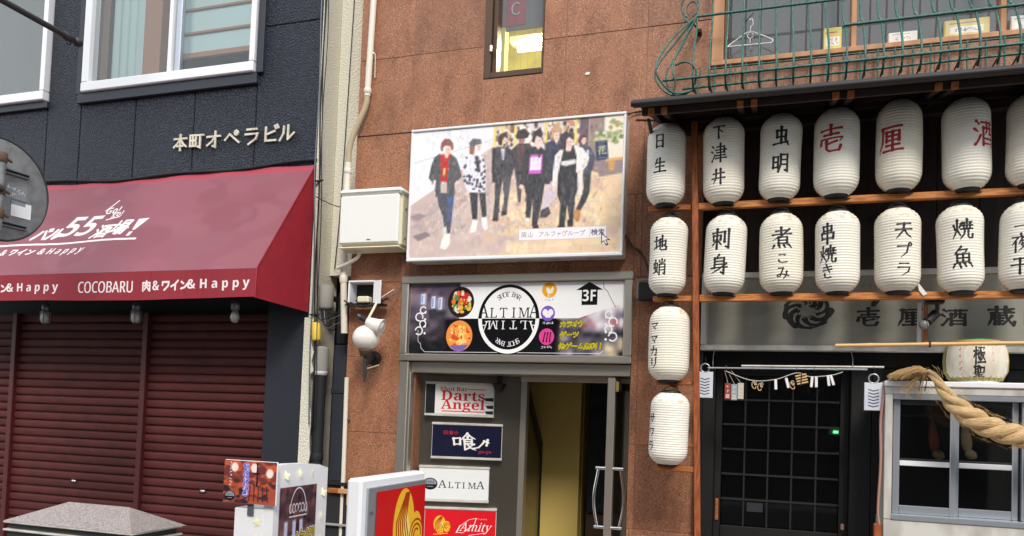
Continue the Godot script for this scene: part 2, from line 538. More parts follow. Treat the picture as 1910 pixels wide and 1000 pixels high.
# ---------------------------------------------------------------- printing: brush strokes, lettering and flat pictures
# each glyph is its strokes, in writing order, on a 100 x 100 field with y downwards
var GLYPH := {
	"本": [[10, 30, 90, 30], [50, 8, 50, 94], [48, 32, 32, 58, 10, 76], [52, 32, 68, 58, 91, 76], [32, 72, 68, 72]],
	"町": [[10, 18, 10, 78], [10, 18, 48, 18, 48, 78], [10, 78, 48, 78], [10, 48, 48, 48], [29, 18, 29, 78], [54, 20, 95, 20], [76, 20, 76, 88, 62, 82]],
	"オ": [[10, 34, 92, 34], [62, 8, 62, 92, 48, 86], [60, 36, 42, 62, 12, 82]],
	"ペ": [[6, 60, 34, 30, 94, 78], [76, 14, 84, 17, 87, 25, 84, 33, 76, 36, 68, 33, 65, 25, 68, 17, 76, 14]],
	"ラ": [[22, 14, 80, 14], [12, 40, 88, 40, 78, 68, 34, 94]],
	"ビ": [[22, 12, 22, 84, 84, 84], [76, 36, 22, 52], [78, 8, 86, 22], [92, 4, 99, 18]],
	"ル": [[32, 16, 30, 54, 10, 88], [58, 12, 58, 86, 94, 54]],
	"バ": [[36, 24, 26, 56, 8, 84], [58, 20, 80, 52, 94, 82], [76, 6, 84, 20], [90, 2, 98, 16]],
	"酒": [[12, 14, 25, 26], [6, 40, 19, 51], [8, 92, 17, 82, 28, 62], [32, 18, 95, 18], [40, 36, 40, 92], [40, 36, 90, 36, 90, 92], [40, 88, 90, 88], [56, 18, 56, 46, 48, 58], [73, 18, 73, 54, 84, 57], [42, 71, 88, 71]],
	"場": [[4, 36, 36, 36], [20, 12, 20, 74], [2, 80, 38, 68], [48, 10, 48, 44], [48, 10, 86, 10, 86, 44], [48, 27, 86, 27], [48, 44, 86, 44], [38, 55, 98, 55], [54, 56, 40, 76], [48, 67, 92, 67, 88, 93, 78, 90], [64, 68, 46, 90], [78, 68, 60, 94]],
	"肉": [[12, 22, 12, 94], [12, 22, 88, 22, 88, 93, 76, 88], [50, 6, 50, 26, 30, 50], [50, 28, 72, 50], [50, 52, 30, 80], [50, 54, 74, 80]],
	"ワ": [[14, 18, 14, 48], [14, 18, 88, 18, 80, 58, 38, 94]],
	"イ": [[82, 8, 50, 42, 8, 62], [54, 40, 54, 96]],
	"ン": [[12, 20, 36, 36], [12, 86, 52, 74, 92, 28]],
	"日": [[24, 10, 24, 92], [24, 10, 76, 10, 76, 92], [24, 50, 76, 50], [24, 88, 76, 88]],
	"生": [[30, 10, 14, 46], [24, 32, 86, 30], [20, 58, 82, 56], [52, 6, 52, 88], [6, 90, 96, 88]],
	"下": [[6, 16, 94, 14], [48, 16, 48, 94], [52, 38, 82, 58]],
	"津": [[12, 14, 25, 26], [6, 40, 19, 51], [8, 94, 17, 82, 28, 62], [40, 20, 86, 18, 86, 50], [33, 36, 98, 34], [40, 50, 86, 49], [38, 66, 92, 64], [33, 80, 98, 78], [63, 4, 63, 99]],
	"井": [[14, 34, 90, 30], [4, 64, 96, 60], [34, 10, 34, 60, 14, 96], [66, 8, 66, 96]],
	"虫": [[26, 22, 27, 54], [26, 22, 76, 20, 74, 54], [26, 53, 76, 51], [50, 4, 50, 82], [8, 88, 86, 76], [74, 64, 93, 94]],
	"明": [[10, 22, 10, 76], [10, 22, 38, 20, 38, 76], [10, 48, 38, 47], [10, 76, 38, 74], [54, 10, 54, 60, 40, 96], [54, 10, 92, 8, 92, 94, 78, 88], [54, 36, 92, 35], [54, 60, 92, 59]],
	"壱": [[10, 20, 90, 16], [50, 4, 50, 37], [24, 38, 78, 35], [10, 68, 13, 51, 92, 49, 82, 64], [34, 71, 72, 61], [34, 60, 34, 86, 44, 95, 80, 93, 86, 78]],
	"厘": [[14, 13, 92, 10], [22, 13, 20, 60, 4, 97], [36, 28, 37, 58], [36, 28, 84, 26, 83, 58], [37, 42, 83, 41], [37, 57, 83, 56], [60, 28, 60, 90], [36, 74, 84, 72], [24, 92, 97, 89]],
	"地": [[4, 36, 38, 33], [20, 12, 20, 76], [2, 82, 40, 66], [42, 48, 93, 34, 88, 66, 80, 64], [67, 6, 67, 70], [51, 26, 51, 84, 60, 93, 94, 91, 96, 74]],
	"蛸": [[8, 30, 9, 57], [8, 30, 37, 28, 36, 57], [8, 57, 37, 55], [22, 10, 22, 80], [3, 86, 38, 77], [34, 68, 43, 88], [71, 6, 71, 33], [52, 14, 60, 29], [91, 12, 82, 28], [53, 36, 53, 96], [53, 36, 92, 34, 91, 94, 81, 89], [53, 53, 91, 52], [53, 70, 91, 69]],
	"刺": [[5, 22, 58, 19], [32, 4, 32, 98], [12, 36, 13, 57], [12, 36, 52, 34, 50, 56], [30, 56, 5, 86], [33, 56, 57, 82], [71, 18, 71, 66], [91, 6, 91, 95, 78, 88]],
	"身": [[48, 2, 37, 17], [26, 19, 26, 66], [26, 19, 76, 17, 75, 96, 61, 88], [26, 34, 75, 33], [26, 49, 75, 48], [7, 68, 92, 62], [88, 44, 50, 74, 8, 95]],
	"煮": [[22, 17, 76, 14], [46, 2, 46, 32], [6, 33, 94, 29], [84, 8, 50, 38, 8, 58], [34, 46, 34, 75], [34, 46, 73, 44, 72, 75], [34, 60, 72, 59], [34, 74, 72, 73], [14, 82, 6, 97], [36, 83, 41, 95], [58, 82, 65, 95], [80, 80, 94, 95]],
	"こ": [[24, 24, 72, 22, 60, 35], [20, 68, 26, 82, 50, 88, 84, 82]],
	"み": [[22, 18, 54, 16, 32, 74, 16, 80, 10, 68, 36, 58, 94, 72], [78, 42, 74, 70, 52, 97]],
	"串": [[28, 14, 29, 37], [28, 14, 73, 12, 71, 36], [28, 36, 72, 35], [18, 48, 20, 75], [18, 48, 83, 46, 80, 74], [20, 74, 81, 73], [50, 0, 50, 99]],
	"焼": [[9, 30, 15, 50], [42, 24, 33, 46], [25, 6, 24, 52, 4, 94], [27, 56, 42, 82], [48, 18, 94, 16], [70, 4, 70, 46], [56, 26, 56, 46], [85, 25, 85, 46], [44, 33, 98, 31], [43, 49, 98, 47], [61, 49, 58, 72, 38, 97], [77, 49, 77, 84, 83, 92, 97, 90, 98, 74]],
	"き": [[22, 24, 78, 18], [18, 43, 82, 36], [44, 4, 70, 64], [30, 66, 32, 84, 50, 93, 74, 88]],
	"天": [[14, 17, 86, 14], [6, 47, 94, 44], [50, 16, 46, 52, 8, 95], [52, 48, 68, 74, 95, 92]],
	"プ": [[10, 26, 76, 24, 66, 64, 28, 95], [88, 5, 95, 8, 98, 15, 95, 22, 88, 25, 81, 22, 78, 15, 81, 8, 88, 5]],
	"魚": [[42, 2, 12, 35], [34, 16, 68, 14, 56, 32], [24, 35, 25, 71], [24, 35, 77, 33, 76, 71], [24, 52, 76, 51], [25, 70, 76, 69], [50, 34, 50, 70], [14, 78, 6, 96], [36, 79, 41, 93], [58, 78, 65, 93], [82, 75, 94, 94]],
	"一": [[8, 54, 92, 46]],
	"夜": [[50, 0, 52, 14], [6, 18, 94, 15], [34, 22, 6, 60], [24, 44, 24, 97], [58, 22, 40, 57], [54, 37, 86, 35, 72, 64, 36, 97], [58, 48, 70, 58], [54, 58, 95, 95]],
	"干": [[18, 17, 82, 14], [4, 51, 96, 48], [50, 16, 50, 98]],
	"マ": [[10, 22, 90, 20, 54, 64], [36, 50, 68, 84]],
	"カ": [[10, 35, 86, 32, 79, 90, 64, 83], [48, 6, 46, 42, 12, 93]],
	"リ": [[26, 14, 26, 58], [74, 8, 72, 58, 38, 95]],
	"サ": [[6, 37, 94, 34], [30, 14, 30, 62], [70, 10, 70, 56, 40, 95]],
	"蔵": [[6, 15, 94, 12], [34, 2, 34, 25], [66, 2, 66, 25], [14, 33, 95, 30], [19, 33, 16, 64, 4, 95], [29, 45, 29, 89], [29, 45, 58, 44], [29, 59, 57, 58], [29, 73, 57, 72], [29, 89, 59, 87], [44, 45, 44, 58], [44, 73, 44, 88], [65, 22, 71, 60, 95, 96, 98, 78], [88, 48, 56, 95], [78, 19, 89, 27]],
	"極": [[5, 31, 39, 28], [22, 4, 22, 98], [22, 34, 3, 68], [24, 37, 39, 55], [44, 12, 90, 10, 80, 26], [61, 12, 54, 31, 62, 31, 59, 79, 50, 76], [44, 43, 44, 66], [44, 43, 56, 42], [66, 41, 90, 39, 67, 80], [68, 49, 94, 82], [39, 92, 98, 89]],
	"聖": [[9, 11, 52, 8], [18, 11, 18, 52], [42, 10, 42, 62], [18, 24, 42, 23], [18, 37, 42, 36], [6, 54, 52, 48], [59, 16, 60, 47], [59, 16, 90, 14, 88, 46], [60, 46, 89, 45], [19, 67, 82, 64], [25, 80, 76, 78], [6, 95, 95, 92], [50, 66, 50, 94]],
	"花": [[6, 19, 94, 16], [34, 4, 34, 29], [66, 4, 66, 29], [35, 34, 8, 68], [24, 52, 24, 98], [90, 43, 54, 63], [53, 34, 53, 84, 61, 93, 94, 91, 96, 78]],
	"岡": [[14, 12, 14, 95], [14, 12, 87, 11, 87, 94, 75, 89], [34, 24, 41, 38], [67, 22, 60, 38], [26, 45, 75, 44], [30, 56, 30, 80, 71, 80], [71, 56, 71, 82], [50, 45, 50, 80]],
	"山": [[50, 8, 50, 85], [14, 38, 14, 87, 87, 87], [87, 38, 87, 90]],
	"ア": [[10, 18, 90, 17, 66, 48], [50, 32, 48, 60, 18, 95]],
	"フ": [[12, 20, 86, 18, 76, 60, 28, 95]],
	"ァ": [[24, 44, 82, 43, 66, 62], [52, 56, 38, 90]],
	"グ": [[36, 8, 8, 56], [32, 26, 78, 25, 67, 64, 22, 96], [80, 8, 88, 20], [92, 3, 99, 16]],
	"ー": [[6, 51, 94, 49]],
	"検": [[4, 30, 36, 28], [20, 4, 20, 98], [20, 34, 3, 66], [22, 36, 36, 54], [68, 4, 38, 36], [68, 5, 98, 36], [53, 33, 85, 32], [48, 45, 48, 67], [48, 45, 91, 44, 90, 67], [48, 66, 90, 65], [69, 33, 68, 72, 38, 98], [70, 70, 96, 98]],
	"索": [[14, 18, 87, 17], [50, 3, 50, 33], [11, 50, 12, 34, 90, 33, 86, 47], [56, 37, 32, 51, 62, 54, 27, 71, 75, 67], [64, 56, 82, 71], [50, 69, 50, 96], [30, 76, 14, 94], [70, 76, 90, 92]],
	"喰": [[5, 32, 7, 66], [5, 32, 33, 28, 32, 64], [6, 65, 33, 62], [66, 0, 50, 22, 36, 40], [66, 3, 80, 20, 99, 33], [66, 20, 66, 32], [51, 37, 52, 94, 70, 83], [51, 37, 83, 34, 82, 60], [52, 48, 82, 47], [52, 60, 82, 59], [92, 62, 74, 75], [63, 62, 76, 82, 99, 96]],
	"ケ": [[34, 6, 8, 52], [28, 33, 94, 31], [64, 32, 60, 64, 32, 97]],
	"ダ": [[36, 8, 8, 56], [32, 26, 78, 25, 67, 62, 22, 96], [34, 44, 64, 68], [80, 8, 88, 20], [92, 3, 99, 16]],
	"ツ": [[10, 24, 22, 46], [42, 17, 51, 41], [90, 17, 76, 62, 34, 95]],
	"他": [[25, 6, 3, 52], [16, 36, 16, 98], [31, 48, 93, 36, 88, 67, 79, 64], [63, 6, 63, 74], [44, 28, 44, 84, 54, 93, 94, 91, 96, 76]],
	"ゲ": [[34, 8, 8, 54], [28, 35, 90, 33], [62, 34, 58, 64, 32, 97], [78, 6, 86, 20], [91, 2, 98, 16]],
	"ム": [[44, 8, 14, 82, 88, 75], [66, 54, 96, 94]],
	"無": [[27, 4, 7, 36], [20, 20, 90, 19], [4, 43, 98, 41], [9, 67, 94, 65], [28, 20, 28, 66], [46, 20, 46, 66], [64, 20, 64, 66], [81, 20, 81, 66], [14, 78, 6, 96], [36, 79, 41, 93], [58, 78, 65, 93], [82, 75, 94, 94]],
	"料": [[9, 15, 17, 32], [44, 11, 36, 30], [3, 43, 51, 41], [27, 6, 27, 96], [24, 46, 3, 76], [29, 46, 50, 69], [62, 17, 75, 28], [58, 41, 71, 52], [51, 72, 99, 61], [86, 4, 86, 98]],
	"!": [[50, 4, 50, 66], [50, 86, 50, 92]],
	"旧": [[14, 10, 14, 92], [38, 12, 38, 92], [38, 12, 86, 12, 86, 92], [38, 50, 86, 50], [38, 90, 86, 90]],
	"小": [[50, 6, 50, 92, 38, 86], [26, 34, 10, 74], [72, 32, 92, 72]],
}

func fill_poly(img: Image, pts: PackedVector2Array, col: Color):
	var lo = INF
	var hi = -INF
	for p in pts:
		lo = minf(lo, p.y)
		hi = maxf(hi, p.y)
	var n = pts.size()
	var w = img.get_width()
	for y in range(maxi(0, int(lo)), mini(img.get_height() - 1, int(hi) + 1) + 1):
		var yy = y + 0.5
		var xs = []
		var j = n - 1
		for i in n:
			var a = pts[i]
			var b = pts[j]
			if (a.y <= yy) != (b.y <= yy):
				xs.append(a.x + (yy - a.y) / (b.y - a.y) * (b.x - a.x))
			j = i
		xs.sort()
		for k in range(0, xs.size() - 1, 2):
			var x0 = maxi(0, int(ceil(xs[k] - 0.5)))
			var x1 = mini(w, int(ceil(xs[k + 1] - 0.5)))
			if x1 > x0:
				img.fill_rect(Rect2i(x0, y, x1 - x0, 1), col)

func poly(img, a: Array, col):
	var p = PackedVector2Array()
	for k in range(0, a.size(), 2):
		p.append(Vector2(a[k], a[k + 1]))
	fill_poly(img, p, col)

func disc(img, c: Vector2, r: float, col):
	for y in range(maxi(0, int(c.y - r)), mini(img.get_height() - 1, int(c.y + r) + 1) + 1):
		var d = r * r - (y + 0.5 - c.y) * (y + 0.5 - c.y)
		if d > 0:
			var h = sqrt(d)
			var x0 = maxi(0, int(ceil(c.x - h - 0.5)))
			var x1 = mini(img.get_width(), int(ceil(c.x + h - 0.5)))
			if x1 > x0:
				img.fill_rect(Rect2i(x0, y, x1 - x0, 1), col)

# one line of constant or brush-like width through points
func line(img, pts: Array, w: float, col, brush = false):
	var total = 0.0
	for k in pts.size() - 1:
		total += pts[k].distance_to(pts[k + 1])
	var done = 0.0
	for k in pts.size() - 1:
		var a = pts[k]
		var b = pts[k + 1]
		var l = a.distance_to(b)
		var steps = maxi(1, int(l / maxf(0.9, w * 0.16)))
		var d = (b - a).normalized() if l > 0 else Vector2.RIGHT
		for s in steps + 1:
			var t = float(s) / steps
			var r = w * 0.5
			if brush:
				var g = (done + l * t) / maxf(total, 0.001)
				var flat = absf(d.x)
				r *= lerpf(1.12, 0.80, flat)
				r *= 1.0 + 0.22 * exp(-g * 14.0) - 0.16 * sin(PI * g)
				if g > 0.72:
					var sweep = d.y > 0.3 and absf(d.x) > 0.35
					r *= lerpf(1.0, 0.30 if sweep else 1.1, (g - 0.72) / 0.28)
			disc(img, a.lerp(b, t), r, col)
		done += l

func glyph(img, ch: String, T: Transform2D, w: float, col, brush = false):
	for s in GLYPH[ch]:
		var pts = []
		for k in range(0, s.size(), 2):
			pts.append(T * Vector2(s[k] - 50.0, s[k + 1] - 50.0))
		line(img, pts, w, col, brush)

# a row of strokes-built letters; x, y is the middle of the first, adv the step
func glyphs(img, text: String, x, y, size, adv, w, col, brush = false, shear = 0.0, slope = 0.0):
	for k in text.length():
		if text[k] != " ":
			var T = Transform2D(Vector2(size / 100.0, 0), Vector2(-shear * size / 100.0, size / 100.0), Vector2(x + adv * k, y + slope * adv * k))
			glyph(img, text[k], T, w, col, brush)

# Latin lettering; T maps the em square (y downwards, baseline-centred) to pixels
func latin(img, text: String, font, T: Transform2D, col):
	var t = TextMesh.new()
	t.text = text
	t.font = font
	t.font_size = 100
	t.pixel_size = 0.01
	t.depth = 0.0
	t.curve_step = 1.0
	var a = t.get_mesh_arrays()
	var v = a[Mesh.ARRAY_VERTEX]
	var ix = a[Mesh.ARRAY_INDEX]
	for k in range(0, ix.size(), 3):
		var p = PackedVector2Array()
		for j in 3:
			var q = v[ix[k + j]]
			p.append(T * Vector2(q.x, -q.y))
		fill_poly(img, p, col)

func at2(x, y, em, xs = 1.0, shear = 0.0, rot = 0.0) -> Transform2D:
	var T = Transform2D(Vector2(em * xs, 0), Vector2(-shear * em, em), Vector2.ZERO)
	if rot != 0.0:
		T = Transform2D(rot, Vector2.ZERO) * T
	T.origin = Vector2(x, y)
	return T

func page(w, h, col) -> Image:
	var img = Image.create(w, h, false, Image.FORMAT_RGBA8)
	img.fill(col)
	return img

func half(img: Image) -> Image:
	img.resize(img.get_width() / 2, img.get_height() / 2, Image.INTERPOLATE_TRILINEAR)
	return img

func soften(img: Image, k: int) -> Image:
	var w = img.get_width()
	var h = img.get_height()
	for n in maxi(1, roundi(log(k) / log(2.0))):
		img.shrink_x2()
	img.resize(w, h, Image.INTERPOLATE_CUBIC)
	return img

# small soft-edged patches of print colour, for picture grounds
func dabs(img, n, x0, y0, x1, y1, r0, r1, cols: Array, squash = 0.5):
	for k in n:
		var c = cols[rng.randi() % cols.size()]
		var r = rng.randf_range(r0, r1)
		fill_poly(img, ell(rng.randf_range(x0, x1), rng.randf_range(y0, y1), r, r * squash, 10), c)

func ring(img, cx, cy, r, w, col, from = 0.0, to = TAU):
	var p = []
	for k in 49:
		var a = lerpf(from, to, k / 48.0)
		p.append(Vector2(cx + r * cos(a), cy + r * sin(a)))
	line(img, p, w, col)

func lantern_print(chars: Array, col: Color, sd: int) -> Image:
	var img = page(1640, 1024, c8(240, 236, 224).lerp(c8(232, 222, 196), [0.0, 0.25, 0.1, 0.0, 0.35][sd % 5]))
	var r2 = RandomNumberGenerator.new()
	r2.seed = sd
	# old damp marks in the paper under the upper ring, and a few specks
	for k in 46:
		var x = r2.randf() * 1640
		var y = r2.randf() * (70 if sd < 107 else 125)
		var rr = r2.randf_range(8, 36)
		var e = PackedVector2Array()
		for j in 14:
			var g = rr * r2.randf_range(0.6, 1.2)
			e.append(Vector2(x + g * 1.6 * cos(TAU * j / 14), y + g * 0.7 * sin(TAU * j / 14)))
		fill_poly(img, e, c8(228, 222, 206).lerp(c8(206, 188, 154), r2.randf() * 0.8))
	for k in 30:
		disc(img, Vector2(r2.randf() * 1640, r2.randf() * 1024), r2.randf_range(1, 3), c8(206, 200, 184))
	img = soften(img, 8)
	for k in 9:
		var sx = 1640.0 * (k + 0.5) / 9.0 + r2.randf_range(-6, 6)
		line(img, [Vector2(sx, 0), Vector2(sx + r2.randf_range(-5, 5), 512), Vector2(sx, 1024)], 4, c8(248, 246, 238))
	for c in chars:
		var s = c[2] * 1024.0 * 0.92
		var T = Transform2D(Vector2(s / 100.0 * 0.92, 0), Vector2(0, s / 100.0), Vector2(820 + r2.randf_range(-5, 5), c[1] * 1024.0))
		glyph(img, c[0], T, s * c[3], col, true)
	return half(img)

# small unreadable marks of print, n in a row or column
func marks(img, x, y, size, dx, dy, n, w, col):
	for k in n:
		for j in 4:
			var p = Vector2(x + dx * k + rng.randf_range(-0.45, 0.45) * size, y + dy * k + rng.randf_range(-0.45, 0.45) * size)
			var d = Vector2(rng.randf_range(0.3, 0.8) * size, 0) if j % 2 else Vector2(0, rng.randf_range(0.3, 0.8) * size)
			line(img, [p - d * 0.5, p + d * 0.5], w, col)

# uneven tone inside the printed colours, as a photograph has
func mottle(img, n, x0, y0, x1, y1, r0, r1, amount):
	for k in n:
		var x = rng.randf_range(x0, x1)
		var y = rng.randf_range(y0, y1)
		var c = img.get_pixel(int(x), int(y))
		var f = rng.randf_range(-amount, amount)
		var d = Color(c.r + f + rng.randf_range(-0.02, 0.02), c.g + f, c.b + f + rng.randf_range(-0.02, 0.02)).clamp()
		var r = rng.randf_range(r0, r1)
		var rx = r * rng.randf_range(0.35, 0.7)
		var same = true
		for q in [[-1, 0], [1, 0], [0, -1], [0, 1], [-0.7, -0.7], [0.7, 0.7], [-0.7, 0.7], [0.7, -0.7]]:
			var o = img.get_pixel(clampi(int(x + q[0] * (rx + 3)), 0, img.get_width() - 1), clampi(int(y + q[1] * (r + 3)), 0, img.get_height() - 1))
			same = same and absf(o.r - c.r) + absf(o.g - c.g) + absf(o.b - c.b) < 0.28
		if same:
			fill_poly(img, ell(x, y, rx, r, 8), d)

func folds(img, x0, y0, x1, y1, n, base: Color):
	for k in n * 3:
		var x = rng.randf_range(x0 + 14, x1 - 14)
		var y = rng.randf_range(y0, y1 - 20)
		if img.get_pixel(int(x), int(y)).get_luminance() < 0.45:
			var e = Vector2(x + rng.randf_range(-8, 8), y + rng.randf_range(12, 36))
			line(img, [Vector2(x, y), e], rng.randf_range(4, 9), base.lerp(c8(210, 204, 206), rng.randf_range(0.0, 0.22)))

func spots(img, x0, y0, x1, y1, n):
	for k in n:
		var x = rng.randf_range(x0 + 8, x1 - 8)
		var y = rng.randf_range(y0 + 8, y1 - 6)
		var e = PackedVector2Array()
		for j in 7:
			var r = rng.randf_range(4, 12)
			e.append(Vector2(x + r * cos(TAU * j / 7), y + r * sin(TAU * j / 7)))
		fill_poly(img, e, c8(84, 82, 102))

func print_poster() -> Image:
	var W = 1280
	var H = 780
	var img = page(W, H, c8(222, 200, 190))
	poly(img, [-19, 421, 515, 114, 1296, 156, 1328, 849, -5, 799], c8(214, 192, 186))
	poly(img, [526, 370, 1300, 244, 1328, 849, 445, 816], c8(226, 200, 180))
	poly(img, [1069, 298, 1301, 271, 1313, 528, 1143, 536, 1049, 459], c8(248, 220, 180))
	poly(img, [635, 674, 1313, 528, 1328, 849, 641, 823], c8(236, 208, 176))
	poly(img, [-14, -11, 520, -6, 515, 117, -18, 431], c8(246, 244, 248))
	dabs(img, 90, 0, 430, 700, H, 20, 70, [c8(216, 194, 188), c8(208, 186, 184), c8(224, 202, 194)], 0.4)
	dabs(img, 110, 560, 360, W, H, 20, 80, [c8(236, 208, 178), c8(246, 216, 176), c8(228, 198, 178), c8(250, 226, 192)], 0.4)
	dabs(img, 14, 20, 480, 150, 640, 16, 34, [c8(186, 168, 170), c8(170, 152, 156)], 0.4)
	img = soften(img, 20)
	for k in 9:
		line(img, [Vector2(-100 + k * 190, 780), Vector2(300 + k * 95, 250)], 2, c8(206, 184, 174))
	for k in 6:
		line(img, [Vector2(100 - k * 20, 430 + k * k * 13), Vector2(1280, 330 + k * k * 16)], 2, c8(208, 186, 178))
	poly(img, [0, 520, 60, 500, 110, 520, 40, 548], c8(168, 150, 154))
	poly(img, [20, 640, 110, 615, 140, 640, 60, 672], c8(150, 136, 142))
	poly(img, [300, 432, 350, 424, 370, 436, 330, 450], c8(196, 166, 152))
	poly(img, [0, 0, 520, 0, 514, 120, 200, 330, 0, 450], c8(246, 244, 248))
	line(img, [Vector2(0, 196), Vector2(20, 188), Vector2(514, 81)], 4, c8(198, 192, 198))
	# far shops
	poly(img, [514, 0, 1060, 0, 1060, 170, 820, 180, 514, 190], c8(232, 220, 216))
	dabs(img, 160, 530, 6, 1060, 150, 4, 16, [c8(96, 84, 88), c8(150, 112, 96), c8(140, 120, 118), c8(250, 246, 242), c8(206, 178, 132), c8(112, 96, 96), c8(238, 224, 216), c8(212, 150, 126)], 1.3)
	for x in [514, 560, 640, 826, 998]:
		poly(img, [x, 0, x + 16, 0, x + 16, 140, x, 140], c8(238, 222, 132))
	poly(img, [1029, 0, 1081, 0, 1081, 190, 1029, 190], c8(116, 104, 108))
	poly(img, [1084, 0, 1170, 0, 1170, 330, 1084, 300], c8(164, 144, 138))
	poly(img, [1172, 0, W, 0, W, 330, 1172, 320], c8(246, 236, 218))
	poly(img, [1120, 250, W, 240, W, 330, 1150, 345], c8(164, 146, 146))
	dabs(img, 50, 1110, 90, 1270, 150, 6, 18, [c8(158, 172, 120), c8(186, 196, 142), c8(126, 142, 100), c8(216, 210, 178)], 0.8)
	dabs(img, 16, 1200, 20, 1270, 100, 6, 16, [c8(158, 172, 120), c8(186, 160, 110), c8(226, 216, 190)], 0.8)
	img = soften(img, 5)
	poly(img, [1121, 141, 1189, 138, 1198, 245, 1131, 253], c8(70, 78, 104))
	glyphs(img, "花", 1160, 192, 52, 60, 6, c8(226, 226, 176), true)
	line(img, [Vector2(1136, 153), Vector2(1180, 150)], 3, c8(190, 196, 204))
	line(img, [Vector2(1142, 238), Vector2(1186, 232)], 3, c8(190, 196, 204))
	poly(img, [1184, 244, 1278, 238, 1278, 254, 1184, 260], c8(230, 180, 116))
	poly(img, [1199, 262, 1237, 258, 1232, 312, 1206, 316], c8(220, 168, 108))
	# the people, those behind first
	poly(img, [1057, 320, 1102, 314, 1098, 426, 1078, 483, 1048, 531, 1024, 522, 1049, 459, 1063, 405], c8(80, 80, 84))
	poly(img, [1020, 522, 1050, 529, 1046, 589, 1030, 598, 1006, 568], c8(198, 148, 96))
	poly(img, [1052, 158, 1093, 167, 1126, 231, 1111, 301, 1091, 328, 1059, 320, 1058, 252], c8(96, 98, 112))
	poly(img, [1073, 182, 1087, 187, 1086, 254, 1073, 262], c8(214, 218, 230))
	fill_poly(img, ell(1055, 128, 14, 24, 20), c8(244, 214, 200))
	poly(img, [1022, 133, 1031, 98, 1058, 89, 1072, 112, 1050, 112, 1038, 130, 1035, 147], c8(122, 78, 80))
	poly(img, [841, 364, 898, 367, 910, 450, 876, 484, 854, 524, 823, 520, 832, 445], c8(222, 208, 218))
	poly(img, [820, 518, 862, 500, 877, 539, 852, 563, 810, 563], c8(92, 86, 90))
	poly(img, [827, 127, 873, 116, 924, 120, 937, 155, 901, 200, 880, 348, 854, 364, 834, 235], c8(84, 84, 100))
	poly(img, [882, 112, 907, 114, 897, 142], c8(244, 214, 200))
	fill_poly(img, ell(896, 89, 19, 30, 20), c8(244, 214, 200))
	poly(img, [859, 88, 872, 41, 900, 26, 927, 51, 930, 94, 914, 70, 880, 72, 873, 111], c8(208, 170, 138))
	poly(img, [664, 347, 701, 349, 694, 466, 680, 465], c8(104, 98, 100))
	fill_poly(img, ell(681, 476, 14, 10, 20), c8(214, 160, 150))
	poly(img, [631, 148, 670, 116, 737, 122, 759, 157, 720, 365, 668, 354, 657, 305], c8(94, 86, 88))
	poly(img, [678, 141, 699, 141, 698, 198, 689, 199], c8(122, 84, 84))
	fill_poly(img, ell(688, 94, 19, 26, 20), c8(176, 124, 118))
	poly(img, [649, 72, 665, 39, 704, 31, 736, 63, 722, 88, 659, 90], c8(82, 72, 74))
	poly(img, [526, 291, 583, 300, 567, 429, 563, 559, 529, 557, 538, 427], c8(88, 86, 90))
	poly(img, [576, 299, 635, 292, 621, 432, 612, 524, 582, 523, 596, 430], c8(106, 104, 108))
	poly(img, [531, 548, 564, 551, 561, 572, 524, 568], c8(74, 72, 74))
	poly(img, [580, 513, 615, 510, 612, 537, 579, 541], c8(78, 76, 78))
	poly(img, [510, 132, 555, 129, 605, 135, 639, 158, 652, 240, 635, 307, 523, 316, 510, 276], c8(88, 86, 90))
	poly(img, [508, 135, 528, 138, 537, 334, 517, 344], c8(76, 75, 78))
	poly(img, [561, 139, 588, 141, 585, 205, 576, 212], c8(228, 230, 240))
	poly(img, [571, 153, 579, 153, 581, 203, 575, 205], c8(150, 156, 176))
	fill_poly(img, ell(585, 91, 13, 24, 20), c8(244, 214, 200))
	poly(img, [543, 93, 548, 60, 571, 46, 600, 61, 601, 85, 585, 69, 572, 86, 566, 124, 548, 114], c8(90, 76, 78))
	fill_poly(img, ell(527, 350, 8, 12, 20), c8(244, 214, 200))
	fill_poly(img, ell(642, 315, 10, 12, 20), c8(244, 214, 200))
	folds(img, 516, 146, 648, 526, 14, c8(88, 86, 90))
	poly(img, [378, 389, 430, 397, 431, 554, 402, 552], c8(76, 75, 78))
	poly(img, [436, 397, 477, 390, 490, 545, 464, 546], c8(84, 82, 86))
	poly(img, [405, 556, 437, 563, 428, 627, 386, 636, 391, 606], c8(250, 248, 247))
	poly(img, [458, 544, 491, 540, 502, 612, 482, 623, 464, 593], c8(250, 248, 247))
	poly(img, [354, 171, 399, 160, 449, 176, 467, 236, 477, 339, 474, 397, 368, 390, 351, 359, 335, 301, 326, 235], c8(238, 236, 242))
	spots(img, 330, 169, 476, 395, 46)
	poly(img, [401, 173, 425, 175, 441, 273, 417, 253], c8(90, 88, 98))
	fill_poly(img, ell(425, 120, 14, 26, 20), c8(244, 214, 200))
	poly(img, [365, 108, 401, 107, 395, 165, 367, 157], c8(160, 120, 104))
	poly(img, [361, 92, 385, 65, 435, 73, 442, 99, 417, 105, 372, 116], c8(120, 116, 122))
	fill_poly(img, ell(365, 397, 9, 13, 20), c8(244, 214, 200))
	poly(img, [911, 287, 1025, 293, 1038, 377, 1014, 456, 1009, 585, 987, 583, 970, 490, 960, 618, 927, 617, 932, 488, 911, 432], c8(76, 75, 78))
	poly(img, [921, 613, 964, 612, 961, 627, 918, 623], c8(72, 70, 72))
	poly(img, [974, 581, 1010, 581, 1010, 621, 979, 622], c8(72, 70, 72))
	poly(img, [924, 170, 999, 152, 1015, 177, 1017, 299, 908, 306, 914, 241], c8(80, 78, 80))
	poly(img, [929, 241, 1012, 233, 1015, 258, 958, 270, 930, 264], c8(232, 230, 230))
